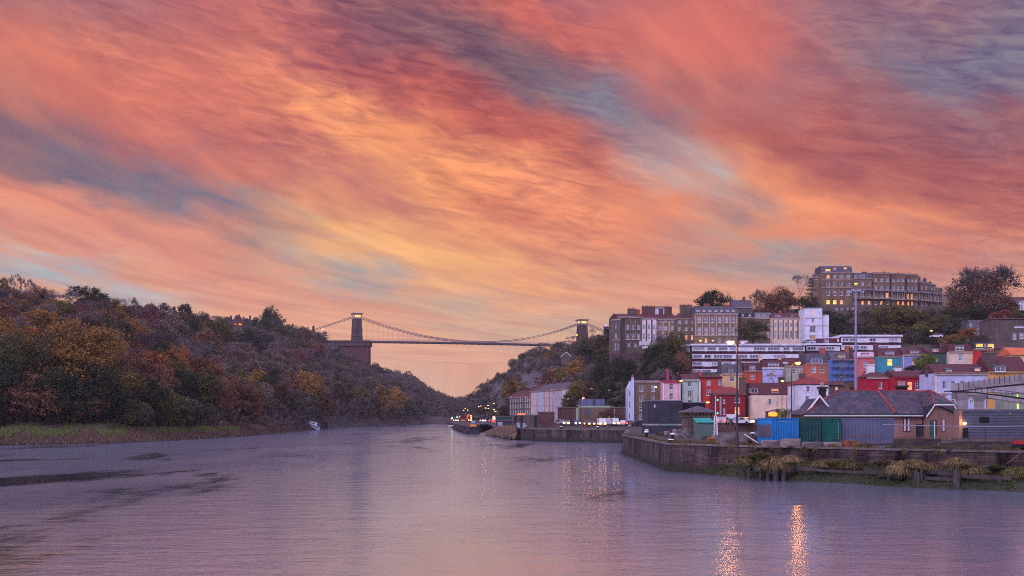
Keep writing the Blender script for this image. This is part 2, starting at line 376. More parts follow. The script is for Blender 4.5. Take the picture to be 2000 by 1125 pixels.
# ------------------------------------------------------------------ river
def water_material():
    m = bpy.data.materials.new('river_water'); m.use_nodes = True; nt = m.node_tree; N = nt.nodes; L = nt.links; N.clear()
    geo = N.new('ShaderNodeNewGeometry')
    def mp(sx, sy, rot=0, src=None):
        q = N.new('ShaderNodeMapping'); q.inputs['Scale'].default_value = (sx, sy, 1); q.inputs['Rotation'].default_value = (0, 0, radians(rot))
        L.new(src or geo.outputs['Position'], q.inputs[0]); return q.outputs[0]
    def nz(vec, sc, det, ro=0.6, di=0.0):
        n = N.new('ShaderNodeTexNoise'); n.inputs['Scale'].default_value = sc; n.inputs['Detail'].default_value = det
        n.inputs['Roughness'].default_value = ro; n.inputs['Distortion'].default_value = di; L.new(vec, n.inputs['Vector']); return n.outputs['Fac']
    def rng(x, a, b, c=0.0, d=1.0, smooth=True):
        r = N.new('ShaderNodeMapRange'); L.new(x, r.inputs['Value']); r.inputs['From Min'].default_value = a; r.inputs['From Max'].default_value = b
        r.inputs['To Min'].default_value = c; r.inputs['To Max'].default_value = d
        if smooth: r.interpolation_type = 'SMOOTHSTEP'
        return r.outputs[0]
    def mt(op, a, b):
        n = N.new('ShaderNodeMath'); n.operation = op
        for i, x in enumerate((a, b)):
            if isinstance(x, (int, float)): n.inputs[i].default_value = x
            else: L.new(x, n.inputs[i])
        return n.outputs[0]
    # calm slicks drift along the current; elsewhere a light breeze ruffles the surface
    slick = nz(mp(1/26., 1/70., 14), 1.0, 5, 0.62, 0.9)
    slick2 = nz(mp(1/9., 1/34., -8), 1.0, 4, 0.6, 0.5)
    sl = mt('ADD', mt('MULTIPLY', slick, 0.7), mt('MULTIPLY', slick2, 0.3))
    edge = mt('MULTIPLY', mt('SUBTRACT', nz(mp(.35, .9, 5), 1.0, 4, 0.7), 0.5), 0.17)
    calm = rng(mt('ADD', sl, edge), 0.52, 0.63)
    rip = mt('ADD', mt('MULTIPLY', nz(mp(1.5, 2.2, 10), 1.0, 4, 0.65), 0.6), mt('MULTIPLY', nz(mp(.28, .5, -15), 1.0, 3, 0.5), 1.2))
    bump = N.new('ShaderNodeBump'); L.new(rip, bump.inputs['Height']); bump.inputs['Distance'].default_value = 0.12
    gust = rng(nz(mp(1/14., 1/40., 25), 1.0, 4, 0.6, 0.4), 0.35, 0.65, 0.45, 1.25)
    L.new(mt('MULTIPLY', rng(calm, 0, 1, WATER_BUMP, 0.10), gust), bump.inputs['Strength'])
    gl = N.new('ShaderNodeBsdfGlossy'); gl.inputs['Color'].default_value = WATER_TINT
    gb = N.new('ShaderNodeBsdfGlossy'); gb.inputs['Color'].default_value = WATER_TINT2; gb.inputs['Roughness'].default_value = 0.42; L.new(bump.outputs[0], gb.inputs['Normal'])
    L.new(rng(calm, 0, 1, WATER_ROUGH, 0.07), gl.inputs['Roughness']); L.new(bump.outputs[0], gl.inputs['Normal'])
    mud = N.new('ShaderNodeBsdfDiffuse'); mud.inputs['Color'].default_value = (0.050, 0.036, 0.034, 1)
    lw = N.new('ShaderNodeFresnel'); lw.inputs['IOR'].default_value = 1.5; L.new(bump.outputs[0], lw.inputs['Normal'])
    fr = rng(lw.outputs[0], 0.0, 0.5, 0.50, 0.98, False)
    ms = N.new('ShaderNodeMixShader'); L.new(fr, ms.inputs[0]); L.new(mud.outputs[0], ms.inputs[1])
    mg = N.new('ShaderNodeMixShader'); L.new(rng(calm, 0, 1, WATER_BROAD, 0.02), mg.inputs[0]); L.new(gl.outputs[0], mg.inputs[1]); L.new(gb.outputs[0], mg.inputs[2]); L.new(mg.outputs[0], ms.inputs[2])
    out = N.new('ShaderNodeOutputMaterial'); L.new(ms.outputs[0], out.inputs[0])
    return m
WATER_TINT = (0.64, 0.82, 1.0, 1); WATER_TINT2 = (0.76, 0.80, 1.0, 1); WATER_ROUGH = 0.10; WATER_BUMP = 0.32; WATER_BROAD = 0.17
w_ = MB(); w_.face([(-2500, -300, 0), (2500, -300, 0), (2500, 6000, 0), (-2500, 6000, 0)])
tag(w_.build('river', water_material()), kind='structure')

# ------------------------------------------------------------------ terrain
def zof(py, d): return EYE+(HOR-py)/FPX*d
def column_surface(cols, name, material, sub=10, rough=2.0, seed=1, step=12):
    """terrain sheet: key columns (photo x, [(distance, height)...]) blended sideways, roughened with noise"""
    cols = sorted(cols); rows = len(cols[0][1]); xs = []
    x = cols[0][0]
    while x <= cols[-1][0]: xs.append(x); x += step
    grid = []
    for x in xs:
        for i in range(len(cols)-1):
            if cols[i][0] <= x <= cols[i+1][0]: break
        t = (x-cols[i][0])/(cols[i+1][0]-cols[i][0]); A = cols[i][1]; B = cols[i+1][1]
        pr = [(a[0]*(1-t)+b[0]*t, a[1]*(1-t)+b[1]*t) for a, b in zip(A, B)]
        line = []
        for k in range(rows-1):
            for q in range(sub):
                f = q/sub; line.append((pr[k][0]*(1-f)+pr[k+1][0]*f, pr[k][1]*(1-f)+pr[k+1][1]*f))
        line.append(pr[-1]); grid.append([((x-1000)/FPX*d, d, z) for d, z in line])
    V = []; n = len(grid[0])
    for i, g in enumerate(grid):
        for j, (X, Y, Z) in enumerate(g):
            k = min(1, j/(sub*1.0))
            Z += (noise.noise((X*0.03+seed, Y*0.03, 0))*rough+noise.noise((X*0.1, Y*0.1, seed))*rough*0.5)*k if Z > 3 else 0
            V.append((X, Y, Z))
    F = [(i*n+j, (i+1)*n+j, (i+1)*n+j+1, i*n+j+1) for i in range(len(grid)-1) for j in range(n-1)]
    me = bpy.data.meshes.new(name); me.from_pydata(V, [], F); me.materials.append(material)
    me.polygons.foreach_set('use_smooth', [True]*len(me.polygons)); me.update()
    o = obj(name, me); tag(o, kind='structure')
    def sample(px, f):
        """point on the sheet at photo column px, fraction f from shore (0) to the far edge (1)"""
        i = min(max((px-xs[0])/step, 0), len(grid)-1.001); j = min(max(f, 0), 0.9999)*(n-1)
        a, b = int(i), int(j); u, v = i-a, j-b
        q = lambda a, b: Vector(V[a*n+b])
        return (q(a, b)*(1-u)*(1-v)+q(a+1, b)*u*(1-v)+q(a, b+1)*(1-u)*v+q(a+1, b+1)*u*v)
    return o, sample
m_litter = mat('leaf_litter', (0.050, 0.040, 0.040), 0.95, 0.4, 0.05, c2=(0.085, 0.062, 0.060))
m_scrub = mat('scrub_slope', (0.055, 0.055, 0.035), 0.95, 0.4, 0.05, c2=(0.09, 0.06, 0.05))
m_rock = mat('limestone_cliff', (0.135, 0.110, 0.122), 0.9, 0.4, 0.06, bump=0.9, c2=(0.035, 0.032, 0.040), detail=12)
def wl(py): return FPX*EYE/(py-HOR)      # distance of the water's edge seen at photo row py
# left bank: shore -> bank top -> foot of hill -> slope -> ridge -> behind
LEFT = []
for px, ws, dr, rid in ((-500, 880, 330, 575), (-200, 876, 360, 600), (0, 872, 400, 612), (100, 870, 440, 624), (200, 868, 480, 626), (300, 863, 550, 640), (400, 858, 640, 650),
                        (500, 851, 760, 662), (560, 846, 850, 664), (620, 838.5, 960, 672), (660, 836, 1000, 690), (722, 833.4, 1012, 728), (770, 831.8, 985, 762), (800, 830.6, 955, 800), (825, 829.9, 940, 826)):
    s0 = wl(ws); zr = zof(rid, dr); foot = s0+22 if px < 600 else s0+10
    pts = [(s0-3, -0.8), (s0+1, 0.4), (s0+10, 2.2 if px < 620 else 2.0), (foot+3, 3.5)]
    for f in (0.25, 0.5, 0.75, 1.0):
        pts.append((foot+(dr-foot)*f, 3.5+(zr-3.5)*(f**0.82)))
    pts.append((dr+150, zr+1)); pts.append((dr+400, zr-6 if px < 700 else -2))
    LEFT.append((px, pts))
left_o, left_at = column_surface(LEFT, 'left_hillside', m_litter, 8, 2.5, 3)
FARL = []
for px, ws, dr, rid in ((690, 829.2, 1450, 720), (740, 829.0, 1480, 728), (800, 828.6, 1500, 742), (830, 828.4, 1520, 764), (860, 828.3, 1550, 780), (890, 828.2, 1600, 789), (930, 828.0, 1650, 788), (990, 827.8, 1700, 800), (1060, 827.6, 1700, 806)):
    s0 = wl(ws); zr = zof(rid, dr)
    pts = [(s0-3, -0.8), (s0+3, 1.5), (s0+30, 6)]+[(s0+30+(dr-s0-30)*f, 6+(zr-6)*f**0.8) for f in (0.33, 0.66, 1.0)]+[(dr+500, zr)]
    FARL.append((px, pts))
farl_o, farl_at = column_surface(FARL, 'gorge_hillside', m_litter, 8, 4, 9)
def PR(px, L): return (px, [(d, zof(y, d)) for d, y in L])
RIGHT = [
 PR(905, [(850,826),(870,820),(900,812),(940,802),(960,800),(990,800),(1100,801),(1300,803)]),
 PR(930, [(790,826),(820,815),(860,800),(910,785),(960,780),(1000,778),(1100,780),(1300,785)]),
 PR(965, [(740,826),(770,810),(820,790),(880,770),(940,757),(1000,752),(1100,755),(1300,760)]),
 PR(1000,[(690,826),(720,805),(780,775),(860,748),(940,730),(1010,722),(1100,725),(1300,730)]),
 PR(1045,[(620,827),(650,800),(720,765),(820,730),(920,708),(1030,697),(1090,694),(1300,700)]),
 PR(1090,[(530,827),(560,805),(630,775),(740,735),(880,705),(1060,690),(1092,689),(1300,700)]),
 PR(1130,[(420,828),(450,805),(540,775),(680,735),(850,700),(1050,683),(1092,682),(1300,690)]),
 PR(1180,[(370,828),(400,800),(460,765),(560,725),(700,692),(850,672),(950,670),(1300,680)]),
 PR(1240,[(365,827),(385,800),(405,765),(425,725),(436,700),(444,677),(600,672),(1300,690)]),
 PR(1330,[(342,826),(362,800),(390,760),(405,738),(430,692),(441,667),(500,607),(800,620)]),
 PR(1450,[(300,826),(330,808),(370,758),(405,730),(432,684),(441,667),(500,605),(800,618)]),
 PR(1600,[(290,826),(330,805),(365,750),(405,708),(436,672),(480,640),(516,605),(800,620)]),
 PR(1760,[(290,826),(330,805),(365,738),(405,690),(440,665),(480,637),(530,606),(800,620)]),
 PR(1900,[(290,826),(320,805),(355,738),(400,692),(440,667),(480,640),(540,608),(800,620)]),
 PR(2150,[(290,826),(320,805),(355,738),(400,692),(440,667),(480,640),(540,608),(800,620)]),
 PR(2500,[(290,826),(320,805),(355,738),(400,692),(440,667),(480,640),(540,608),(800,620)])]
right_o, right_at = column_surface(RIGHT, 'right_hillside', m_scrub, 6, 1.0, 5)

# quay level: one flat sheet behind the river walls
def Q(px, d): return ((px-1000)/FPX*d, d)
NEARQ = [Q(2500, 76), Q(2000, 89), Q(1760, 95), Q(1600, 101), Q(1424, 107.5), Q(1303, 116), Q(1216, 170), Q(1224, 236)]
FARQ = [Q(1224, 236), Q(1213, 243), Q(1051, 258), Q(990, 290), Q(962, 330)]
PIER = [Q(962, 330), Q(955, 440), Q(938, 430), Q(934, 372), Q(914, 368), Q(897, 425), Q(885, 530), Q(880, 700), Q(874, 930)]
shore = NEARQ+FARQ[1:]+PIER[1:]
g_ = MB(); QZ = 2.8
g_.face([(x, y, QZ) for x, y in (shore+[Q(900, 1500), Q(1500, 1200), (1200, 900), (1200, 50)])][::-1])
m_yard = mat('quay_paving', (0.085, 0.070, 0.070), 0.9, 0.3, 0.25, bump=0.4, c2=(0.05, 0.046, 0.036), detail=10)
tag(g_.build('quay_ground', m_yard), kind='structure')
m_wallstone = brick('quay_stone', (0.105, 0.066, 0.060, 1), (0.055, 0.038, 0.038, 1), (0.040, 0.028, 0.028, 1), 0.7, 0.24, grime=0.9, tide=True)
m_coping = mat('coping_stone', (0.19, 0.145, 0.14), 0.85, 0.35, 0.8, c2=(0.07, 0.055, 0.05))
def river_wall(pts, name, label, zt=QZ, th=0.9, cope=True, m=None):
    """battered masonry wall standing on the river bed along the given line, with a coping course"""
    mb = MB(); cp = MB()
    for a, b in zip(pts[:-1], pts[1:]):
        A = Vector((a[0], a[1])); B = Vector((b[0], b[1])); d = (B-A).normalized(); nrm = Vector((-d.y, d.x))   # towards land is on one side
        n_ = max(1, int((B-A).length/6))
        for k in range(n_):
            p = A+(B-A)*(k/n_); q = A+(B-A)*((k+1)/n_); o_ = -0.25
            w = nrm*SIDE
            mb.hexa([(p-w*0.25).to_3d()+Vector((0,0,-1.2)), (q-w*0.25).to_3d()+Vector((0,0,-1.2)), (q+w*th).to_3d()+Vector((0,0,-1.2)), (p+w*th).to_3d()+Vector((0,0,-1.2))],
                    [p.to_3d()+Vector((0,0,zt-0.12)), q.to_3d()+Vector((0,0,zt-0.12)), (q+w*th).to_3d()+Vector((0,0,zt-0.12)), (p+w*th).to_3d()+Vector((0,0,zt-0.12))])
            g = d*0.012
            cp.hexa([(p-w*0.10+g).to_3d()+Vector((0,0,zt-0.12)), (q-w*0.10-g).to_3d()+Vector((0,0,zt-0.12)), (q+w*(th*0.9)-g).to_3d()+Vector((0,0,zt-0.12)), (p+w*(th*0.9)+g).to_3d()+Vector((0,0,zt-0.12))],
                    [(p-w*0.10+g).to_3d()+Vector((0,0,zt+0.06)), (q-w*0.10-g).to_3d()+Vector((0,0,zt+0.06)), (q+w*(th*0.9)-g).to_3d()+Vector((0,0,zt+0.06)), (p+w*(th*0.9)+g).to_3d()+Vector((0,0,zt+0.06))])
    r = empty(name, label, 'wall', (0, 0, 0))
    mb.build('masonry', m or m_wallstone, r)
    if cope: cp.build('coping', m_coping, r)
    return r
SIDE = -1.0
river_wall(NEARQ, 'quay_wall', 'long dark stone quay wall below the shipping containers, rounding a corner')
river_wall(FARQ, 'quay_wall', 'farther stone quay wall with rough grassy end, below the line of traffic')
river_wall(PIER[2:], 'pier_wall', 'narrow dark masonry pier running back up river below the far traffic lights')

# ------------------------------------------------------------------ trees
def crown_mesh(kind, seed, nleaf=2600, leafk=1.0):
    """unit-height foliage: clumps of small leaf blades scattered through an uneven crown volume"""
    R = random.Random(seed); V = []; F = []
    if leafk != 1: nleaf = int(nleaf*1.9)
    def leaf(p, s):
        s *= leafk
        a = Vector((R.gauss(0, 1), R.gauss(0, 1), R.gauss(0, 1))).normalized(); b = a.orthogonal().normalized()
        c = a.cross(b); an = R.uniform(0, pi); u = b*cos(an)+c*sin(an); w = a.cross(u)
        k = len(V); V.extend([(p+u*s)[:], (p+w*s*0.6)[:], (p-u*s)[:], (p-w*s*0.6)[:]]); F.append((k, k+1, k+2, k+3))
    cl = []
    if kind == 'broad':
        lob = [(R.uniform(0, 2*pi), R.uniform(0.1, 0.27), R.uniform(0.22, 0.78), R.uniform(0.16, 0.26)) for _ in range(13)]
        lob.append((0, 0.0, 0.76, 0.24)); lob.append((1, 0.05, 0.5, 0.30)); lob.append((2, 0.05, 0.28, 0.27))
        for a, r, z, s in lob:
            c0 = Vector((cos(a)*r, sin(a)*r, z))
            for _ in range(26):
                d = Vector((R.gauss(0, 1), R.gauss(0, 1), R.gauss(0, 1))).normalized(); d.z = abs(d.z)*1.0-0.25 if R.random() < .7 else d.z
                cl.append((c0+d*s*R.uniform(0.72, 1.05), 0.045))
    elif kind == 'poplar':
        for _ in range(230):
            z = R.uniform(0.12, 1.0); rr = 0.17*(sin(pi*min(1, z*0.9+0.1))**0.6)+0.02; a = R.uniform(0, 2*pi)
            cl.append((Vector((cos(a)*rr*R.uniform(.6, 1.1), sin(a)*rr*R.uniform(.6, 1.1), z)), 0.035))
    elif kind == 'conifer':
        for _ in range(300):
            z = R.uniform(0.1, 0.99); lay = (z*9)%1.0; rr = (1-z)**0.8*0.30*(1.15-lay*0.6)+0.015; a = R.uniform(0, 2*pi)
            q = R.uniform(.35, 1.0)**.5; cl.append((Vector((cos(a)*rr*q, sin(a)*rr*q, z-0.02)), 0.03))
    elif kind == 'cedar':
        tiers = [(0.38, 0.34), (0.52, 0.36), (0.64, 0.30), (0.76, 0.24), (0.86, 0.17), (0.95, 0.09)]
        for z, r in tiers:
            for k in range(5):
                a0 = R.uniform(0, 2*pi); off = r*R.uniform(.4, .75)
                for _ in range(12):
                    a = R.uniform(0, 2*pi); q = sqrt(R.random())*r*0.5
                    cl.append((Vector((cos(a0)*off+cos(a)*q, sin(a0)*off+sin(a)*q, z+R.gauss(0, 0.012))), 0.03))
    elif kind == 'bush':
        lob = [(R.uniform(0, 2*pi), R.uniform(0.1, 0.38), R.uniform(0.25, 0.7), R.uniform(0.22, 0.33)) for _ in range(9)]
        for a, r, z, s in lob:
            for _ in range(26):
                d = Vector((R.gauss(0, 1), R.gauss(0, 1), R.gauss(0, 1))).normalized()
                cl.append((Vector((cos(a)*r, sin(a)*r, z))+d*s*R.uniform(.7, 1.05), 0.05))
    n = max(3, nleaf//max(1, len(cl)))
    for c, s in cl:
        dens = R.uniform(0.5, 1.4)
        for _ in range(int(n*dens)):
            leaf(c+Vector((R.gauss(0, 1), R.gauss(0, 1), R.gauss(0, .8)))*s*0.75, R.uniform(0.010, 0.021) if kind not in ('bush',) else R.uniform(.013, .028))
    me = bpy.data.meshes.new('crown_'+kind); me.from_pydata(V, [], F); me.update(); return me
def limb_mesh(kind, seed, twigs=False):
    """unit-height trunk with tapering limbs; with twigs=True the fine spray of a leafless crown"""
    R = random.Random(seed); mb = MB(); tips = []
    def grow(p, d, ln, r, dep, maxd):
        segs = 2
        for _ in range(segs):
            q = p+d*(ln/segs); mb.tube(p, q, r, r*0.8, 5 if dep < 2 else 3, False); r *= 0.8; p = q
            d = (d+Vector((R.gauss(0, .10), R.gauss(0, .10), R.gauss(0.03, .06)))).normalized()
        if dep >= maxd: tips.append((p, d, ln)); return
        for k in range(3 if dep < 2 else R.choice((2, 3))):
            a = R.uniform(0, 2*pi); tilt = R.uniform(0.35, 0.85)
            u = d.orthogonal().normalized(); w = d.cross(u); nd = (d*cos(tilt)+(u*cos(a)+w*sin(a))*sin(tilt)); nd.z += 0.18; nd.normalize()
            grow(p, nd, ln*R.uniform(0.62, 0.85), r*0.72, dep+1, maxd)
    if kind in ('conifer', 'cedar', 'poplar'):
        mb.tube((0, 0, -0.06), (0.01, 0, 0.9), 0.03, 0.006, 6)
        for k in range(14):
            z = 0.2+k*0.05; a = R.uniform(0, 6.28); rr = 0.2*(1-z)+0.05
            mb.tube((0, 0, z), (cos(a)*rr, sin(a)*rr, z+0.03), 0.008, 0.002, 3, False)
    else:
        mb.tube((0, 0, -0.08), (0, 0, 0.02), 0.034, 0.03, 6, False)
        grow(Vector((0, 0, 0.02)), Vector((R.gauss(0, .05), R.gauss(0, .05), 1)).normalized(), 0.30 if kind != 'bush' else 0.12, 0.026, 0, 4 if twigs else 3)
    if twigs:
        for p, d, ln in tips:
            for _ in range(7):
                nd = (d+Vector((R.gauss(0, .5), R.gauss(0, .5), R.gauss(0.2, .35)))).normalized(); q = p+nd*R.uniform(.04, .11)
                s_ = nd.orthogonal().normalized()*0.0035; mb.face([p-s_, p+s_, q])
                for _ in range(4):
                    n2 = (nd+Vector((R.gauss(0, .6), R.gauss(0, .6), R.gauss(0.1, .4)))).normalized(); b = p+(q-p)*R.uniform(.2, 1); e = b+n2*R.uniform(.03, .07)
                    s2 = n2.orthogonal().normalized()*0.0028; mb.face([b-s2, b+s2, e])
    me = bpy.data.meshes.new('limbs_'+kind); me.from_pydata(mb.v, [], mb.f); me.update()
    zs = [v[2] for v in mb.v]; k = 1.0/max(zs)
    if kind not in ('conifer', 'cedar', 'poplar'):
        for v in me.vertices: v.co *= (k if twigs else k*0.92)
    return me
CROWNS = {k: [crown_mesh(k, 10+i, n) for i in range(c)] for k, c, n in (('broad', 5, 13000), ('poplar', 2, 2200), ('conifer', 2, 3000), ('cedar', 2, 2400), ('bush', 3, 6000))}
CROWNS['fine'] = [crown_mesh('broad', 90+i, 13000, 0.62) for i in range(2)]
CROWNS['bare'] = [limb_mesh('broad', 40+i, True) for i in range(4)]
CROWNS['half'] = [crown_mesh('broad', 70+i, 3600) for i in range(3)]
LIMBS = {k: [limb_mesh(k, 20+i) for i in range(3)] for k in ('broad', 'poplar', 'conifer', 'cedar', 'bush')}
m_bark = mat('bark', (0.060, 0.048, 0.050), 0.95, 0.3, 3.0)
def F_(r, g, b): return (r, g, b, 1)
m_twig = mat('bare_twigs', (0.15, 0.115, 0.125), 0.95, 0.3, 2.0, obj_rand=0.35)
FOL = {
 'olive green': foliage('leaf_olive', [F_(.040,.042,.018), F_(.075,.072,.026), F_(.12,.105,.036)]),
 'dark green': foliage('leaf_dark', [F_(.014,.022,.015), F_(.028,.038,.022), F_(.045,.054,.028)]),
 'bright green': foliage('leaf_bright', [F_(.045,.065,.015), F_(.09,.12,.026), F_(.15,.18,.04)]),
 'yellow-green': foliage('leaf_yellowgreen', [F_(.05,.055,.014), F_(.10,.095,.02), F_(.17,.14,.03)]),
 'amber': foliage('leaf_amber', [F_(.055,.044,.018), F_(.12,.078,.024), F_(.25,.13,.035)]),
 'orange': foliage('leaf_orange', [F_(.09,.038,.016), F_(.22,.085,.026), F_(.38,.15,.045)]),
 'golden': foliage('leaf_golden', [F_(.075,.048,.014), F_(.17,.10,.022), F_(.33,.18,.035)]),
 'russet brown': foliage('leaf_russet', [F_(.060,.034,.024), F_(.115,.062,.040), F_(.18,.09,.055)]),
 'crimson': foliage('leaf_crimson', [F_(.07,.024,.026), F_(.15,.045,.046), F_(.24,.065,.062)]),
 'mauve grey': foliage('leaf_mauve', [F_(.062,.047,.046), F_(.112,.084,.078), F_(.17,.130,.112)]),
 'slate green': foliage('leaf_slate', [F_(.034,.038,.034), F_(.066,.068,.056), F_(.11,.104,.082)])}
TREES = []
TR = random.Random(5)
CW = {'broad': 0.72, 'half': 0.72, 'bare': 0.75, 'poplar': 0.38, 'conifer': 0.55, 'cedar': 0.9, 'bush': 1.0}
def tree(base, h, kind, colour, area, wide=1.0, label=None, name=None, group=None):
    i = len(TREES)
    nm = name or {'bare': 'bare_tree', 'half': 'thinning_tree', 'conifer': 'conifer_tree', 'cedar': 'cedar_tree', 'poplar': 'slender_tree', 'bush': 'shrub', 'broad': 'broadleaf_tree'}[kind]
    r = bpy.data.objects.new(nm, None); COL.objects.link(r); r.empty_display_size = 0.5
    r.location = base; r.rotation_euler = (0, 0, TR.uniform(0, 6.28)); r.scale = (h*wide, h*wide, h)
    r['category'] = 'shrub' if kind == 'bush' else 'tree'
    if label: r['label'] = label
    if group: r['group'] = group
    def child(n, me, m):
        o = bpy.data.objects.new(n, me); COL.objects.link(o); o.parent = r
        if not me.materials: me.materials.append(m)
        if me.materials[0] != m:
            o.material_slots[0].link = 'OBJECT'; o.material_slots[0].material = m
        return o
    if kind in ('bare', 'half'):
        child('branches', TR.choice(CROWNS['bare']), m_twig)
        if kind == 'half': child('crown', TR.choice(CROWNS['half']), FOL[colour])
    else:
        child('trunk', TR.choice(LIMBS[kind]), m_bark); child('crown', TR.choice(CROWNS['fine' if kind == 'broad' and h > 14.5 and base[1] < 420 else kind]), FOL[colour])
    px = 1000+base[0]/base[1]*FPX; py = HOR-(base[2]+h*0.6-EYE)/base[1]*FPX
    TREES.append(dict(o=r, px=px, py=py, kind=kind, colour=colour, area=area, label=label))
    return r
def tree_px(px, ytop, ybase, d, kind, colour, area, wpx=None, label=None, group=None, sink=0.0):
    """tree standing d metres away whose crown top is seen at ytop and whose foot is near ybase"""
    b = P(px, ybase, d); h = (ybase-ytop)/FPX*d
    w = 1.0 if wpx is None else (wpx/FPX*d)/(CW[kind]*h)
    return tree((b.x, b.y, b.z-sink), h, kind, colour, area, w, label, None, group)

# ------------------------------------------------------------------ woods on the left bank
R_ = random.Random(11)
LG = 'trees massed on the hillside left of the river'
NROWS = (len(LEFT[0][1])-1)
def lf(px, k): return left_at(px, k/NROWS)      # k = 3 foot of the hill, 7 ridge
def pick(px, lvl):
    """leaf colour and form by where on the hillside the tree grows"""
    r = R_.random()
    if lvl < 0.16 and px < 420: opts = [('broad','dark green',4),('broad','olive green',4),('broad','russet brown',2),('bush','dark green',2),('half','golden',1)]
    elif px < 300: opts = [('broad','russet brown',4),('broad','olive green',3),('half','russet brown',3),('bare','mauve grey',4),('broad','amber',2.4),('broad','mauve grey',3),('half','crimson',1),('broad','orange',1.0),('broad','dark green',1.5)]
    elif px < 480: opts = [('broad','mauve grey',4),('broad','slate green',3),('broad','russet brown',3),('half','russet brown',2),('bare','mauve grey',4),('broad','olive green',2.5),('half','crimson',.8),('broad','golden',.8),('broad','dark green',1.5)]
    else: opts = [('broad','mauve grey',5),('broad','slate green',5),('bare','mauve grey',4),('broad','dark green',1.6),('broad','russet brown',1.8),('broad','golden',.4),('half','mauve grey',2.5)]
    tot = sum(o[2] for o in opts); r *= tot
    for o in opts:
        r -= o[2]
        if r <= 0: return o[0], o[1]
    return opts[0][:2]
placed = []
def far_enough(px, py, w):
    for a, b, c in placed:
        if abs(a-px) < (w+c)*0.5*0.36 and abs(b-py) < (w+c)*0.5*0.26: return False
    return True
def hill_tree(px, lvl, kind, colour, h, wide=1.0, label=None):
    p = lf(px, 3+lvl*4); w = CW[kind]*h*wide/p.y*FPX; py = HOR-(p.z+h*.6-EYE)/p.y*FPX
    placed.append((px, py, w)); tree((p.x, p.y, p.z-0.4), h, kind, colour, 'left', wide, label, None, LG)
# trees one can pick out in the photograph (photo x, level up the slope, form, colour, height)
for px, lvl, kind, c, h, wd in (
    (150, 0.03, 'broad', 'amber', 23, 1.1), (60, 0.06, 'broad', 'olive green', 19, 1.2), (10, 0.03, 'broad', 'dark green', 13, 1.2), (60, 0.0, 'broad', 'russet brown', 12, 1.2), (115, 0.0, 'broad', 'dark green', 13, 1.25),
    (190, 0.0, 'broad', 'dark green', 14, 1.2), (250, 0.34, 'broad', 'amber', 16, 1.1), (225, 0.33, 'broad', 'dark green', 15, 1.0), (345, 0.16, 'broad', 'orange', 15, 1.0), (290, 0.16, 'broad', 'orange', 13, 1.1), (400, 0.13, 'broad', 'orange', 13, 0.9),
    (315, 0.0, 'bush', 'olive green', 13, 1.0), (240, 0.0, 'bush', 'olive green', 9, 1.1), (270, 0.0, 'bush', 'slate green', 7, 1.3), (345, 0.0, 'bush', 'dark green', 9, 1.0), (385, 0.0, 'bush', 'dark green', 8, 1.1), (360, 0.02, 'bush', 'slate green', 7, 1.4),
    (165, 0.0, 'bush', 'russet brown', 8, 1.3), (35, 0.0, 'bush', 'russet brown', 9, 1.3), (505, 0.11, 'broad', 'golden', 12, 0.95), (492, 0.05, 'broad', 'olive green', 12, 0.9), (370, 0.52, 'broad', 'dark green', 16, 1.0), (425, 0.50, 'broad', 'olive green', 18, 1.05),
    (415, 0.60, 'broad', 'crimson', 16, 1.1), (300, 0.60, 'half', 'crimson', 17, 1.1), (275, 0.56, 'half', 'crimson', 15, 1.1), (130, 0.70, 'broad', 'yellow-green', 13, .9), (70, 0.45, 'broad', 'amber', 14, 1.2),
    (610, 0.05, 'broad', 'golden', 20, 0.8), (740, 0.04, 'broad', 'golden', 22, 1.0), (772, 0.04, 'broad', 'golden', 22, 0.9), (700, 0.05, 'broad', 'olive green', 18, .9), (655, 0.06, 'broad', 'russet brown', 18, 1), (575, 0.3, 'half', 'crimson', 16, 1.0),
    (530, 0.93, 'broad', 'dark green', 27, 0.8), (512, 0.92, 'broad', 'dark green', 18, 1.0), (500, 0.96, 'cedar', 'dark green', 15, 1.0), (340, 0.97, 'conifer', 'dark green', 14, 0.9), (262, 0.97, 'poplar', 'dark green', 13, .9), (175, 0.96, 'broad', 'dark green', 16, 1.2),
    (320, 1.0, 'cedar', 'slate green', 14, 1.2), (360, 1.0, 'broad', 'dark green', 14, 1.1), (612, 0.98, 'conifer', 'dark green', 16, .8), (635, 0.99, 'cedar', 'dark green', 15, .9), (590, 1.0, 'broad', 'dark green', 14, 1), (12, 1.0, 'bare', 'mauve grey', 13, .8),
    (34, 1.0, 'bare', 'mauve grey', 14, .5), (52, 1.0, 'bare', 'mauve grey', 13, .7), (30, .9, 'poplar', 'dark green', 10, .8), (100, 1.0, 'bare', 'mauve grey', 13, 1.2), (235, 1.0, 'bare', 'mauve grey', 13, .8), (165, 1.0, 'broad', 'orange', 10, 1.2), (220, .98, 'broad', 'golden', 11, 1.2),
    (395, 1.0, 'broad', 'slate green', 14, 1.1), (418, 1.0, 'bare', 'mauve grey', 12, 1.1), (480, 0.99, 'cedar', 'dark green', 13, 1.0), (560, 1.0, 'broad', 'russet brown', 13, 1.1), (735, .8, 'broad', 'olive green', 17, .9), (758, .75, 'bare', 'mauve grey', 16, 1)):
    hill_tree(px, lvl, kind, c, h, wd)
cnt = 0
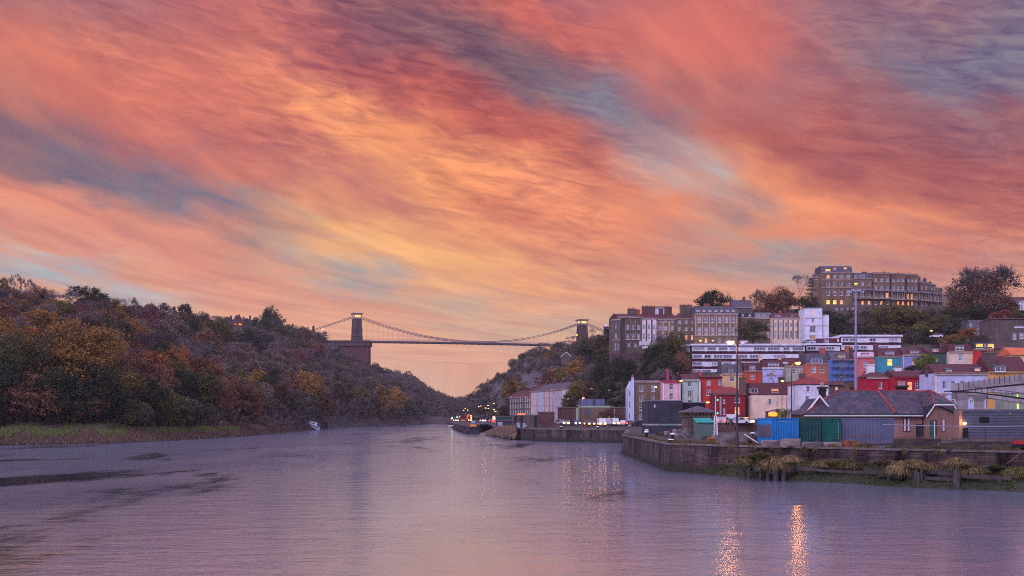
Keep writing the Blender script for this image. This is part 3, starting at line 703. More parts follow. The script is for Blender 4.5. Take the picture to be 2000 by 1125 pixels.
for it in range(5200):
    if cnt >= 285: break
    px = R_.uniform(-30, 822); lvl = R_.random()**0.9*1.04
    if 636 < px < 730 and lvl > 0.66: continue
    p = lf(px, 3+min(lvl, 1.0)*4); kind, c = pick(px, lvl)
    h = R_.uniform(9.5, 16)*(1.12 if px > 480 else 1.0)*(0.8 if lvl > .9 else 1)
    if kind == 'bush': h *= 0.6
    w = CW[kind]*h/p.y*FPX; py = HOR-(p.z+h*.6-EYE)/p.y*FPX
    if not far_enough(px, py, w): continue
    hill_tree(px, min(lvl, 1.0), kind, c, h, R_.uniform(.9, 1.25)); cnt += 1
print('left trees', cnt, len(TREES))

def scatter_mesh(name, label, material, points, size, kind='stuff', n=14, tall=0.5, flat=1.0, seed=3):
    """one mesh of many small leaf blades in low clumps (scrub, undergrowth, a far wood)"""
    R = random.Random(seed); V = []; F = []
    for (p, s) in points:
        for _ in range(n):
            c = Vector(p)+Vector((R.gauss(0, .45)*s*flat, R.gauss(0, .45)*s*flat, abs(R.gauss(0, tall))*s))
            a = Vector((R.gauss(0, 1), R.gauss(0, 1), R.gauss(0, 1))).normalized(); b = a.orthogonal().normalized(); w = a.cross(b); q = size*R.uniform(.6, 1.4)
            k = len(V); V.extend([(c+b*q)[:], (c+w*q*.7)[:], (c-b*q)[:], (c-w*q*.7)[:]]); F.append((k, k+1, k+2, k+3))
    me = bpy.data.meshes.new(name); me.from_pydata(V, [], F); me.materials.append(material); me.update()
    o = obj(name, me); tag(o, label, 'undergrowth', kind=kind); return o
pts = []
for _ in range(4200):
    px = R_.uniform(-60, 822); lvl = R_.random()
    p = lf(px, 3+lvl*4); pts.append((p, R_.uniform(2.0, 4.0)*(p.y/500)**.5))
m_under = foliage('undergrowth_leaves', [F_(.030,.024,.020), F_(.060,.044,.036), F_(.085,.060,.052)])
scatter_mesh('undergrowth', 'brown and mauve undergrowth between the trees of the left hillside', m_under, pts, 0.55, n=34, tall=.6)
# far side of the gorge: a distant wood that reads as one mass
def far_wood():
    R = random.Random(77); V = []; F = []
    for _ in range(1500):
        px = R.uniform(695, 1000); p = farl_at(px, (2+R.random()**.8*2.9)/6); rr = R.uniform(4, 7.5); h = rr*R.uniform(.9, 1.5)
        for _ in range(150):
            d = Vector((R.gauss(0, 1), R.gauss(0, 1), abs(R.gauss(0, 1)))).normalized(); c = p+Vector((d.x*rr, d.y*rr, d.z*h+h*.15))*R.uniform(.75, 1.0)
            a = Vector((R.gauss(0, 1), R.gauss(0, 1), R.gauss(0, 1))).normalized(); b = a.orthogonal().normalized(); w = a.cross(b); q = R.uniform(.5, 1.1)
            k = len(V); V.extend([(c+b*q)[:], (c+w*q*.7)[:], (c-b*q)[:], (c-w*q*.7)[:]]); F.append((k, k+1, k+2, k+3))
    me = bpy.data.meshes.new('distant_woodland'); me.from_pydata(V, [], F); me.materials.append(foliage('far_wood_leaves', [F_(.030,.030,.030), F_(.060,.052,.048), F_(.095,.074,.066)])); me.update()
    tag(obj('distant_woodland', me), 'hazy distant woodland covering the far side of the gorge beyond the bridge', 'woodland', kind='stuff')
far_wood()

# grass bank along the left shore
m_bank = mat('reed_bank', (0.085, 0.062, 0.050), 0.95, 0.5, 0.12, c2=(0.045, 0.030, 0.030))
V = []; F = []; Vg = []; Fg = []
for _ in range(30000):
    px = R_.uniform(-120, 640); k = R_.random()
    p = left_at(px, (0.85+k*2.25)/NROWS)
    hb = R_.uniform(.25, .8)*(0.5 if p.y < 250 and k > .5 else 1); w = p.y/2200*0.9+0.05
    q = Vector((R_.uniform(-.35, .35), R_.uniform(-.2, .2), hb)); s = Vector((w*.5, R_.uniform(-.1, .1), 0))
    green = (px < 470 and k > .34 and noise.noise((px*.02, k*3, 2)) > -.18+max(0, px-300)*.002)
    A, B = (Vg, Fg) if green else (V, F)
    n = len(A); A.extend([(p-s)[:], (p+s)[:], (p+q)[:]]); B.append((n, n+1, n+2))
for nm, lb, A, B, m in (('reeds', 'dull pinkish brown reeds and dead grass along the left waterline', V, F, foliage('reed_blades', [F_(.065,.042,.038), F_(.13,.086,.070), F_(.22,.15,.115)])),
                        ('bank_grass', 'short green grass on top of the left river bank', Vg, Fg, foliage('bank_grass_blades', [F_(.034,.052,.016), F_(.068,.100,.026), F_(.115,.145,.04)]))):
    me = bpy.data.meshes.new(nm); me.from_pydata(A, [], B); me.materials.append(m); me.update(); tag(obj(nm, me), lb, 'grass', kind='stuff')

# ------------------------------------------------------------------ suspension bridge
m_tower = brick('tower_stone', rgb(104, 86, 82), rgb(78, 66, 66), rgb(56, 48, 50), 1.2, 0.5)
m_abut = brick('abutment_stone', (0.17, 0.062, 0.066, 1), (0.10, 0.042, 0.048, 1), (0.06, 0.03, 0.035, 1), 1.4, 0.6)
m_cornice = mat('pale_stone_trim', rgb(188, 160, 148), 0.8, 0.2, 0.6)
m_iron = mat('painted_iron', rgb(118, 104, 110), 0.6, 0.15, 1.0)
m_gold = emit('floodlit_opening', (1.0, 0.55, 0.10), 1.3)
BL = Vector((-140.5, 1020, 0)); BR = Vector((67.9, 1090, 0)); bd = (BR-BL).normalized(); bn = Vector((-bd.y, bd.x, 0)); ang = atan2(bd.y, bd.x)
bridge = empty('suspension_bridge', 'long suspension bridge slung high across the gorge between two stone towers', 'bridge', (0, 0, 0))
for base, z0 in ((BL, 74.6), (BR, 75.0)):
    mb = MB(); mb.M = Matrix.Translation(base+Vector((0, 0, z0)))@Matrix.Rotation(ang, 4, 'Z')
    W, D = 4.6, 5.6
    def leg(y0, y1):
        mb.hexa([(-W, y0, -6), (W, y0, -6), (W, y1, -6), (-W, y1, -6)], [(-W*.80, y0*.84, 17.5), (W*.80, y0*.84, 17.5), (W*.80, y1*.84, 17.5), (-W*.80, y1*.84, 17.5)])
    leg(-D, -2.0); leg(2.0, D)
    mb.box(-W*.78, W*.78, -4.7, 4.7, 15.6, 20.0)
    mb.box(-W*1.05, W*1.05, -D*1.03, D*1.03, -1.2, 0.2); mb.box(-W*.93, W*.93, -D*.94, D*.94, 9.6, 10.2)
    t = mb.build('tower', m_tower, bridge)
    mb = MB(); mb.M = Matrix.Translation(base+Vector((0, 0, z0)))@Matrix.Rotation(ang, 4, 'Z')
    mb.hexa([(-3.7, -4.8, 20.0), (3.7, -4.8, 20.0), (3.7, 4.8, 20.0), (-3.7, 4.8, 20.0)], [(-3.8, -4.9, 21.2), (3.8, -4.9, 21.2), (3.8, 4.9, 21.2), (-3.8, 4.9, 21.2)])
    for sx in (-1, 1):
        for sy in (-1, 1): mb.box(sx*3.7, sx*2.6, sy*4.8, sy*3.4, 21.2, 23.3)
    mb.hexa([(-3.7, -4.8, 23.3), (3.7, -4.8, 23.3), (3.7, 4.8, 23.3), (-3.7, 4.8, 23.3)], [(-4.9, -6.0, 24.7), (4.9, -6.0, 24.7), (4.9, 6.0, 24.7), (-4.9, 6.0, 24.7)])
    mb.box(-5.0, 5.0, -6.1, 6.1, 24.7, 25.1)
    mb.build('tower_cap', m_cornice, t)
    mb = MB(); mb.M = Matrix.Translation(base+Vector((0, 0, z0)))@Matrix.Rotation(ang, 4, 'Z'); mb.box(-3.0, 3.0, -4.0, 4.0, 21.2, 23.25)
    mb.build('lit_saddle_room', m_gold, t)
    if base is BR:
        mb = MB(); mb.M = Matrix.Translation(base+Vector((-4.9, 0, z0)))@Matrix.Rotation(ang, 4, 'Z'); mb.box(-.3, .1, -.8, .8, 9.5, 10.8); mb.build('lantern', emit('orange_lantern', (1, .35, .05), 4), t)
ab = MB(); ab.M = Matrix.Translation(BL)@Matrix.Rotation(0.0, 4, 'Z')
def AX(px): return (px-1000)/FPX*1012+140.5
ab.hexa([(AX(640), -8, 20), (AX(720.5), -8, 20), (AX(720.5), 9, 20), (AX(640), 9, 20)], [(AX(640), -7, 69.5), (AX(719.5), -7, 69.5), (AX(719.5), 8, 69.5), (AX(640), 8, 69.5)])
a_o = ab.build('abutment', m_abut, bridge)
ab = MB(); ab.M = Matrix.Translation(BL); ab.box(AX(636), AX(722), -8.2, 9.2, 69.5, 73.2); ab.box(AX(634), AX(722.6), -8.8, 9.8, 73.2, 74.6)
ab.build('parapet', mat('dark_parapet', (0.075, 0.05, 0.055), .9, .3, .3), a_o)
ab = MB(); ab.M = Matrix.Translation(BR)@Matrix.Rotation(ang, 4, 'Z'); ab.box(-6, 30, -7, 7, 58, 74.2); ab.build('abutment', m_tower, bridge)
mb = MB(); dk = MB()
def BP(t, off=0, z=0.0): p = BL.lerp(BR, t)+bn*off; return Vector((p.x, p.y, 74.5+0.5*t+1.1*4*t*(1-t)*0.5+z))
ns = 56
for k in range(ns):
    a, b = 0.03+0.94*k/ns, 0.03+0.94*(k+1)/ns
    for off in (-4.6, 4.6):
        A, B = BP(a, off), BP(b, off); dk.hexa([A+Vector((0,-.2,-1.5)), B+Vector((0,-.2,-1.5)), B+Vector((0,.2,-1.5)), A+Vector((0,.2,-1.5))], [A+Vector((0,-.2,0)), B+Vector((0,-.2,0)), B+Vector((0,.2,0)), A+Vector((0,.2,0))])
        if k % 2 == 0: dk.box(A.x-.25, A.x+.25, A.y-.35, A.y+.35, A.z-2.0, A.z-1.4)
        mb.tube(A+Vector((0,0,1.5)), B+Vector((0,0,1.5)), .16, n=4); mb.tube(A+Vector((0,0,.7)), B+Vector((0,0,.7)), .10, n=4); mb.tube(A, A+Vector((0,0,1.5)), .10, n=4)
    A, B, C_, D_ = BP(a, -4.6), BP(b, -4.6), BP(b, 4.6), BP(a, 4.6)
    dk.hexa([A+Vector((0,0,-1)), B+Vector((0,0,-1)), C_+Vector((0,0,-1)), D_+Vector((0,0,-1))], [A+Vector((0,0,-.3)), B+Vector((0,0,-.3)), C_+Vector((0,0,-.3)), D_+Vector((0,0,-.3))])
deck = dk.build('deck', mat('deck_iron', rgb(84, 72, 84), .7, .2, .4), bridge)
mb.build('railing', mat('railing_pale', rgb(200, 165, 150), .6, .1, 1), deck)
def cz(t): return 76.6+21.3*((t-0.52)/(0.52 if t < .52 else .48))**2
for off in (-3.4, 3.4):
    c1 = MB(); N_ = 64
    for dz in (0.0, -1.1):
        for k in range(N_):
            p = [BL.lerp(BR, t)+bn*off for t in (k/N_, (k+1)/N_)]
            A = Vector((p[0].x, p[0].y, cz(k/N_)+dz)); B = Vector((p[1].x, p[1].y, cz((k+1)/N_)+dz)); c1.tube(A, B, .20, n=5)
            c1.box(A.x-.2, A.x+.2, A.y-.24, A.y+.24, A.z-.28, A.z+.28)
    for e, sgn, dist, drop in ((BL, -1, 56, 20), (BR, 1, 70, 24)):
        for dz in (0.0, -1.1):
            for k in range(14):
                A = e+bd*sgn*dist*k/14+bn*off; B = e+bd*sgn*dist*(k+1)/14+bn*off
                A = Vector((A.x, A.y, 97.9-drop*k/14+dz)); B = Vector((B.x, B.y, 97.9-drop*(k+1)/14+dz)); c1.tube(A, B, .20, n=5); c1.box(A.x-.2, A.x+.2, A.y-.24, A.y+.24, A.z-.28, A.z+.28)
    c1.build('chain', m_iron, bridge)
rod = MB(); rod.tube((0, 0, 0), (0, 0, 1), .06, n=3); rme = rod.mesh('suspender_rod', m_iron)
for k in range(1, 46):
    t = k/46.0
    for off in (-3.4, 3.4):
        p = BP(t, off); L_ = cz(t)-1.2-p.z
        if L_ > .3:
            o = obj('suspender_rod', rme, bridge, p); o.scale = (1, 1, L_)

# ------------------------------------------------------------------ buildings
m_white = mat('white_paint', (0.78, 0.76, 0.76), 0.6, 0.06, 0.8)
m_frame = mat('window_frame', (0.72, 0.70, 0.72), 0.5, 0.05, 1)
m_lead = mat('lead_grey', rgb(118, 112, 124), 0.6, 0.15, 0.7)
m_slate = tiles('slate_roof', rgb(88, 84, 100), rgb(112, 96, 100))
m_clay = tiles('clay_tile_roof', rgb(108, 52, 58), rgb(78, 48, 54))
m_red = tiles('red_tile_roof', rgb(160, 62, 58), rgb(110, 48, 52))
m_darkroof = mat('dark_felt_roof', (0.03, 0.03, 0.035), .9, .2, .5)
m_pot = mat('terracotta_pot', rgb(170, 96, 78), .8, .15, 2)
GL = {'d': mat('glass_dark', (0.025, 0.026, 0.035), 0.12, 0.3, .4, spec=0.8), 'm': mat('glass_reflecting', (0.13, 0.13, 0.19), 0.10, .4, .6, spec=0.9),
      'p': mat('curtained_glass', (0.36, 0.34, 0.42), 0.35, .3, .8), 'l': lit_room('lit_room_orange', (1.0, 0.24, 0.02), 2.3), 'y': lit_room('lit_room_yellow', (1.0, 0.33, 0.03), 3.4), 'w': lit_room('lit_room_soft', (1.0, 0.5, 0.3), 0.45)}
WM = {}
def win_mesh(w, h, style):
    key = (round(w, 1), round(h, 1), style)
    if key in WM: return WM[key], key
    mb = MB(); t = min(.12, w*.14); w2 = key[0]/2; h2 = key[1]/2
    mb.box(-w2, -w2+t, -.05, .07, -h2, h2); mb.box(w2-t, w2, -.05, .07, -h2, h2)
    mb.box(-w2+t, w2-t, -.05, .07, h2-t, h2); mb.box(-w2+t, w2-t, -.05, .07, -h2, -h2+t)
    if style == 'sash':
        mb.box(-w2+t, w2-t, -.04, .05, -.05, .05); mb.box(-.03, .03, -.03, .04, -h2+t, -.05); mb.box(-.03, .03, -.03, .04, .05, h2-t)
        if h > 1.5:
            for s in (-1, 1): mb.box(-w2+t, -.03, -.02, .03, s*h2*.5-.02, s*h2*.5+.02); mb.box(.03, w2-t, -.02, .03, s*h2*.5-.02, s*h2*.5+.02)
    elif style == 'strip':
        n = max(2, int(round(w/1.1)))
        for k in range(1, n): x = -w2+w*k/n; mb.box(x-.04, x+.04, -.04, .05, -h2+t, h2-t)
    mb.box(-w2-.1, w2+.1, -.22, .05, -h2-.12, -h2)          # sill
    pm = MB(); pm.box(-w2+.02, w2-.02, .075, .12, -h2+.02, h2-.02)
    WM[key] = (mb.mesh('window', m_frame), pm.mesh('pane', GL['d'])); return WM[key], key
def add_window(parent, x, y, z, w, h, kind='d', style='sash', frame=None):
    (fm, pm), key = win_mesh(w, h, style)
    o = obj('window', fm, parent, (x, y, z))
    if frame: o.material_slots[0].link = 'OBJECT'; o.material_slots[0].material = frame
    p = obj('pane', pm, o)
    if kind != 'd': p.material_slots[0].link = 'OBJECT'; p.material_slots[0].material = GL[kind]
    return o
def facade(W, H, D, holes, recess=0.16):
    """box of walls whose front (y=0) has real openings with reveals"""
    mb = MB(); x0, x1 = -W/2, W/2
    hs = [(a, b, c, d) for a, b, c, d in holes if a > x0+.02 and b < x1-.02 and c > 0.02 and d < H-.02]
    xs = sorted({x0, x1, *[round(v, 4) for h in hs for v in h[:2]]}); zs = sorted({0, H, *[round(v, 4) for h in hs for v in h[2:]]})
    for i in range(len(zs)-1):
        zc = (zs[i]+zs[i+1])/2; run = None
        for j in range(len(xs)-1):
            xc = (xs[j]+xs[j+1])/2
            hole = any(h[0] < xc < h[1] and h[2] < zc < h[3] for h in hs)
            if hole:
                if run is not None: mb.face([(run, 0, zs[i]), (xs[j], 0, zs[i]), (xs[j], 0, zs[i+1]), (run, 0, zs[i+1])]); run = None
            elif run is None: run = xs[j]
        if run is not None: mb.face([(run, 0, zs[i]), (x1, 0, zs[i]), (x1, 0, zs[i+1]), (run, 0, zs[i+1])])
    r = recess+.14
    for a, b, c, d in hs:
        mb.face([(a, 0, c), (a, r, c), (a, r, d), (a, 0, d)]); mb.face([(b, 0, c), (b, 0, d), (b, r, d), (b, r, c)])
        mb.face([(a, 0, c), (b, 0, c), (b, r, c), (a, r, c)]); mb.face([(a, 0, d), (a, r, d), (b, r, d), (b, 0, d)])
        mb.face([(a, r, c), (b, r, c), (b, r, d), (a, r, d)])
    B = -2.5
    mb.face([(x0, 0, B), (x1, 0, B), (x1, 0, 0), (x0, 0, 0)])
    mb.face([(x0, D, B), (x0, 0, B), (x0, 0, H), (x0, D, H)]); mb.face([(x1, 0, B), (x1, D, B), (x1, D, H), (x1, 0, H)])
    mb.face([(x1, D, B), (x0, D, B), (x0, D, H), (x1, D, H)]); mb.face([(x0, 0, H), (x1, 0, H), (x1, D, H), (x0, D, H)])
    return mb
def chimney(parent, x, y, z0, z1, w, d=1.0, m=None, pots=3):
    mb = MB(); mb.box(x-w/2, x+w/2, y-d/2, y+d/2, z0, z1); mb.box(x-w/2-.1, x+w/2+.1, y-d/2-.1, y+d/2+.1, z1, z1+.22)
    c = mb.build('chimney', m or m_wallstone, parent)
    pm = MB()
    for k in range(pots):
        px = x-w/2+(k+.5)*w/pots; pm.lathe([(.16, 0), (.13, .1), (.12, .5), (.16, .6)], 8, (px, y, z1+.22))
    pm.build('chimney_pots', m_pot, c)
def dormer(parent, x, y, z, w, h, kind='p', dep=2.6, m=None, cap=None):
    mb = MB(); mb.box(x-w/2-.18, x-w/2, y, y+dep, z-h/2-.1, z+h/2+.05); mb.box(x+w/2, x+w/2+.18, y, y+dep, z-h/2-.1, z+h/2+.05)
    mb.box(x-w/2, x+w/2, y+.3, y+dep, z-h/2-.1, z+h/2+.05)
    mb.box(x-w/2-.3, x+w/2+.3, y-.15, y+dep, z+h/2+.05, z+h/2+.22)
    d = mb.build('dormer', m or m_lead, parent)
    (fm, pm), k = win_mesh(w, h, 'strip' if w > 1.3 else 'sash')
    o = obj('dormer_window', fm, d, (x, y+.05, z)); me = pm.copy(); me.materials.clear(); me.materials.append(GL[kind])
    # the pane of a dormer is merged into its window (thing > part > sub-part)
    n = len(fm.vertices); V = [v.co[:] for v in fm.vertices]+[v.co[:] for v in pm.vertices]; F = [list(p.vertices) for p in fm.polygons]+[[i+n for i in p.vertices] for p in pm.polygons]
    m2 = bpy.data.meshes.new('dormer_window'); m2.from_pydata(V, [], F); m2.materials.append(m_frame); m2.materials.append(GL[kind])
    m2.polygons.foreach_set('material_index', [0]*len(fm.polygons)+[1]*len(pm.polygons)); m2.update(); o.data = m2
    return d
ROOFM = {}
def house(label, x0, x1, yt, yb, d, wall, roof=None, wins=(), chims=(), dorms=(), D=9.0, rot=0.0, name='house', cat='house', group=None, trim=None, bands=(), door=None, doormat=None, pil=(), pilmat=None, style='sash', cornice=True, sidewins=(), frame=None, recess=0.16):
    """one building from photo measurements at distance d.  roof = (type, rise px, material)"""
    k = d/FPX; xc = (x0+x1)/2; W = (x1-x0)*k/max(.3, cos(rot)); H = (yb-yt)*k
    r = empty(name, label, cat, P(xc, yb, d), rot, group)
    def lx(px): return (px-xc)*k/max(.3, cos(rot))
    def lz(py): return (yb-py)*k
    holes = []; ws = []
    for w in wins:
        px, py, wp, hp = w[:4]; kd = w[4] if len(w) > 4 else 'd'
        a = round(wp*k, 1); b = round(hp*k, 1); x, z = lx(px), lz(py); holes.append((x-a/2, x+a/2, z-b/2, z+b/2)); ws.append((x, z, a, b, kd))
    if door:
        for (px, wp, hp) in door:
            a = wp*k; b = hp*k; x = lx(px); holes.append((x-a/2, x+a/2, .03, b)); 
    facade(W, H, D, holes, recess).build('wall', wall, r)
    for x, z, a, b, kd in ws: add_window(r, x, recess, z, a, b, kd, 'strip' if a > 1.9 else style, frame)
    if door:
        for (px, wp, hp) in door:
            a = wp*k; b = hp*k; x = lx(px); mb = MB(); mb.box(x-a/2+.02, x+a/2-.02, .2, .27, .05, b-.3); mb.build('door', doormat or m_darkroof, r)
    T = trim or m_cornice
    if cornice:
        mb = MB(); mb.box(-W/2-.12, W/2+.12, -.28, .003, H-.35, H); mb.box(-W/2-.22, W/2+.22, -.42, .003, H+.002, H+.14); mb.build('cornice', T, r)
    for by in bands:
        mb = MB(); z = lz(by); mb.box(-W/2-.03, W/2+.03, -.14, .002, z-.12, z+.12); mb.build('string_course', T, r)
    for px, wp, ya, yb2 in pil:
        mb = MB(); x = lx(px); w_ = wp*k; mb.box(x-w_/2, x+w_/2, -.11, .002, lz(yb2), lz(ya)-.36); mb.build('pilaster', pilmat or T, r)
    if H > 5 and W > 3 and name in ('terraced_house', 'georgian_house', 'crescent_house'):
        mb = MB(); mb.tube((W/2-.18, -.1, 0), (W/2-.18, -.1, H-.3), .055, n=5); mb.tube((W/2-.5, -.1, 0), (W/2-.5, -.1, H*.62), .045, n=5); mb.build('downpipe', m_lead, r)
    if roof:
        ty, rise, rm = roof; rh = rise*k; mb = MB(); o = .3
        if ty == 'front':       # ridge parallel to the street
            mb.hexa([(-W/2-.05, -.45, H+.14), (W/2+.05, -.45, H+.14), (W/2+.05, D+.3, H+.14), (-W/2-.05, D+.3, H+.14)],
                    [(-W/2-.05, D*.5-.05, H+rh), (W/2+.05, D*.5-.05, H+rh), (W/2+.05, D*.5+.05, H+rh), (-W/2-.05, D*.5+.05, H+rh)])
        elif ty == 'mansard':
            mb.hexa([(-W/2+.02, .1, H+.14), (W/2-.02, .1, H+.14), (W/2-.02, D-.1, H+.14), (-W/2+.02, D-.1, H+.14)],
                    [(-W/2+.02, min(2.0, rh*.55), H+rh), (W/2-.02, min(2.0, rh*.55), H+rh), (W/2-.02, D-1.2, H+rh), (-W/2+.02, D-1.2, H+rh)])
        elif ty == 'hip':
            mb.hexa([(-W/2-o, -o, H+.14), (W/2+o, -o, H+.14), (W/2+o, D+o, H+.14), (-W/2-o, D+o, H+.14)],
                    [(-W*.16, D*.5-.05, H+rh), (W*.16, D*.5-.05, H+rh), (W*.16, D*.5+.05, H+rh), (-W*.16, D*.5+.05, H+rh)])
        elif ty == 'flat':
            for a in ((-W/2, -W/2+.3, 0, D), (W/2-.3, W/2, 0, D), (-W/2+.3, W/2-.3, 0, .3), (-W/2+.3, W/2-.3, D-.3, D)): mb.box(a[0], a[1], a[2]+.002, a[3], H+.15, H+.15+max(.1, rh))
        rf = mb.build('roof', rm, r)
        for c in chims:
            px, ytop, wp = c[:3]; m = c[3] if len(c) > 3 else None; yy = c[4] if len(c) > 4 else D*.5
            w_ = wp*k; chimney(rf, lx(px), yy, H-.5, (yb-ytop)*k, w_, 1.4, m, max(2, int(w_/.5)))
        for q in dorms:
            px, py, wp, hp = q[:4]; kd = q[4] if len(q) > 4 else 'p'
            z = lz(py); fr = (z-hp*k/2-H)/max(.1, rh); y = (-.45+(D*.5)*max(0, fr)) if ty == 'front' else .12+max(0, fr)*min(2, rh*.55)
            dormer(rf, lx(px), y, z, wp*k, hp*k, kd, dep=2.6 if ty == 'front' else 2.2)
    return r
def grid_wins(xs, ys, w, h, kinds='dmpd', seed=0, lit=()):
    R = random.Random(seed); out = []
    for j, y in enumerate(ys):
        for i, x in enumerate(xs):
            kd = R.choice(kinds); 
            if (i, j) in lit: kd = 'l'
            hh = h[j] if isinstance(h, (list, tuple)) else h
            out.append((x, y, w, hh, kd))
    return out
def paint(nm, r, g, b, k=1.0): return mat(nm, rgb(r, g, b, k), 0.8, 0.20, 0.5, bump=0.2, detail=10)
m_brownstone = brick('brown_bath_stone', (0.26, 0.175, 0.125, 1), (0.19, 0.13, 0.10, 1), (0.12, 0.085, 0.07, 1), .8, .3)
m_bath = brick('golden_bath_stone', (0.33, 0.225, 0.15, 1), (0.26, 0.175, 0.12, 1), (0.18, 0.12, 0.09, 1), .9, .35, grime=.4)
m_cres = brick('crescent_stone', (0.27, 0.175, 0.115, 1), (0.21, 0.135, 0.095, 1), (0.14, 0.09, 0.07, 1), .9, .35, grime=.4)
m_greystone = brick('grey_brown_stone', (0.185, 0.135, 0.115, 1), (0.13, 0.098, 0.09, 1), (0.08, 0.06, 0.06, 1), .8, .3)
m_redbrick = brick('purple_red_brick', (0.17, 0.075, 0.072, 1), (0.11, 0.052, 0.055, 1), (0.09, 0.06, 0.06, 1), .5, .2)

m_creamp = paint('cream_paint', 226, 198, 178); m_pinkp = paint('pale_pink_paint', 226, 180, 186); m_mint = paint('pale_mint_paint', 176, 188, 176); m_redp = paint('brick_red_paint', 186, 58, 52)
m_buff = paint('buff_yellow_paint', 222, 182, 138); m_orangep = paint('orange_red_paint', 196, 74, 46); m_peri = paint('periwinkle_paint', 182, 184, 226); m_sage = paint('pale_sage_paint', 176, 176, 160)
m_salmon = paint('salmon_paint', 196, 108, 84); m_bluep = paint('mid_blue_paint', 90, 132, 194); m_rosep = paint('rose_pink_paint', 214, 108, 112); m_teal = paint('teal_paint', 62, 148, 166)
m_lav = paint('lavender_paint', 142, 142, 196); m_dgreen = paint('dark_green_paint', 62, 86, 84); m_scarlet = paint('scarlet_paint', 196, 52, 54); m_olive = paint('olive_render', 128, 106, 74)
m_crim = paint('crimson_paint', 176, 28, 56); m_palebl = paint('pale_blue_paint', 188, 190, 220); m_ochre = paint('ochre_paint', 216, 160, 96); m_maroon = paint('dark_maroon_paint', 132, 34, 44)
m_wht = paint('bluish_white_paint', 216, 212, 226)
G1 = 'painted terraced houses nearest the river road'; G2 = 'coloured terraced houses stepping up the hillside'; G3 = 'Georgian stone terrace houses above the flats'; G4 = 'houses of the curved crescent on the hilltop'

# --- lowest row
house('brown stone four-storey house with a blank pale blue gable end', 1239, 1294, 745, 825, 345, m_brownstone, ('flat', 1.5, m_lead), grid_wins((1252.5, 1276), (758, 777.5, 796, 813), 7.5, 12, 'dmp', 1), rot=radians(4), name='terraced_house', group=G1, D=11)
g = empty('gable_house', 'narrow pale blue end wall rising to a single chimney, beside the brown stone house', 'house', P(1233, 826, 344))
k_ = 344/FPX; mb = MB(); h_ = lambda y: (826-y)*k_
mb.hexa([(-6*k_, 0, -1), (5.7*k_, 0, -1), (5.7*k_, 8, -1), (-6*k_, 8, -1)], [(-6*k_, 0, h_(758)), (5.7*k_, 0, h_(752)), (5.7*k_, 8, h_(752)), (-6*k_, 8, h_(758))])
mb.hexa([(-6*k_, 0, h_(758)), (5.7*k_, 0, h_(752)), (5.7*k_, 8, h_(752)), (-6*k_, 8, h_(758))], [(1*k_, 0, h_(744)), (5.7*k_, 0, h_(744)), (5.7*k_, 8, h_(744)), (1*k_, 8, h_(744))])
w0 = mb.build('wall', paint('pale_blue_render', 196, 202, 226), g); mb = MB(); mb.box(1*k_, 5.7*k_, .5, 2, h_(744), h_(737)); c0 = mb.build('chimney', paint('pale_blue_stack', 178, 184, 216), g); mb = MB(); mb.lathe([(.35, 0), (.3, .4), (.28, .9)], 8, (3.3*k_, 1.2, h_(737))); mb.build('chimney_pot', m_pot, c0)
for yy in (768.5, 790, 812): mb = MB(); mb.box(-3.9*k_, -2.4*k_, -.03, .03, h_(yy+5.5), h_(yy-5.5)); mb.build('window', GL['d'], g)
house('pale pink terraced house with a strip of red roof and white corner pilasters', 1294.5, 1330, 745.5, 822, 340, m_pinkp, ('front', 4, m_red), [(1311, 755.4, 7.5, 11, 'd'), (1311, 774, 7.5, 11, 'd'), (1311, 793, 7.5, 11, 'd')], [(1307.5, 724, 4.5, paint('magenta_stack', 170, 60, 110))], name='terraced_house', group=G1, pil=[(1296, 2.6, 745, 820), (1328.5, 2.8, 745, 820)], pilmat=m_white, trim=paint('pink_red_trim', 190, 60, 80))
house('pale mint green terraced house under a brown tiled roof', 1332.5, 1366, 742, 822, 341, m_mint, ('front', 12.5, m_clay), [(1347, 750, 8.5, 9.5, 'd'), (1347, 769.5, 8.5, 12, 'd'), (1347, 786, 8.5, 9, 'd')], [(1328, 731, 5, None)], name='terraced_house', group=G1, pil=[(1367, 2.6, 742, 820)], pilmat=m_white, trim=paint('mint_trim', 188, 196, 188))
house('brick red terraced house with a dark parapet and pink chimney', 1368, 1410, 737, 822, 342, m_redp, ('front', 5, m_clay), [(1384, 747, 8, 10.5, 'p'), (1405.5, 746.5, 6.5, 11, 'd'), (1384, 766, 8, 13, 'm'), (1405, 763.5, 6, 8, 'd')], [(1372.5, 726, 5, paint('pink_stack', 180, 80, 110))], name='terraced_house', group=G1, trim=paint('dark_red_trim', 110, 40, 44))
house('buff yellow house under a tall slate mansard roof', 1410, 1450, 730, 815, 352, m_buff, ('mansard', 19, m_slate), [(1430, 740, 8.5, 10, 'd'), (1438, 762, 7, 9, 'p')], [(1411, 706, 6, m_greystone), (1449.5, 702, 6.5, m_greystone)], [(1425, 723.5, 2.6, 5.5, 'p'), (1431, 723.5, 2.6, 5.5, 'p')], name='terraced_house', group=G1)
A6 = house('dark maroon house with a red hipped roof and a tall white arched stair window', 1394, 1456, 769, 818, 302, m_maroon, ('hip', 14, m_red), [(1439.5, 781, 9.5, 11, 'd'), (1439.5, 802, 9.5, 14, 'l'), (1414.5, 783, 3.6, 8.5, 'p'), (1414.5, 802.5, 3.6, 13, 'p')], name='corner_house', group=G1, trim=paint('grey_parapet', 120, 96, 92), rot=radians(-3))
kk = 302/FPX; mb = MB(); n_ = 10; pts_ = [(-1.7*kk, 0), (1.7*kk, 0), (1.7*kk, 34*kk)]+[(1.7*kk*cos(pi*i/n_), 34*kk+3*kk*sin(pi*i/n_)) for i in range(1, n_)]+[(-1.7*kk, 34*kk)]
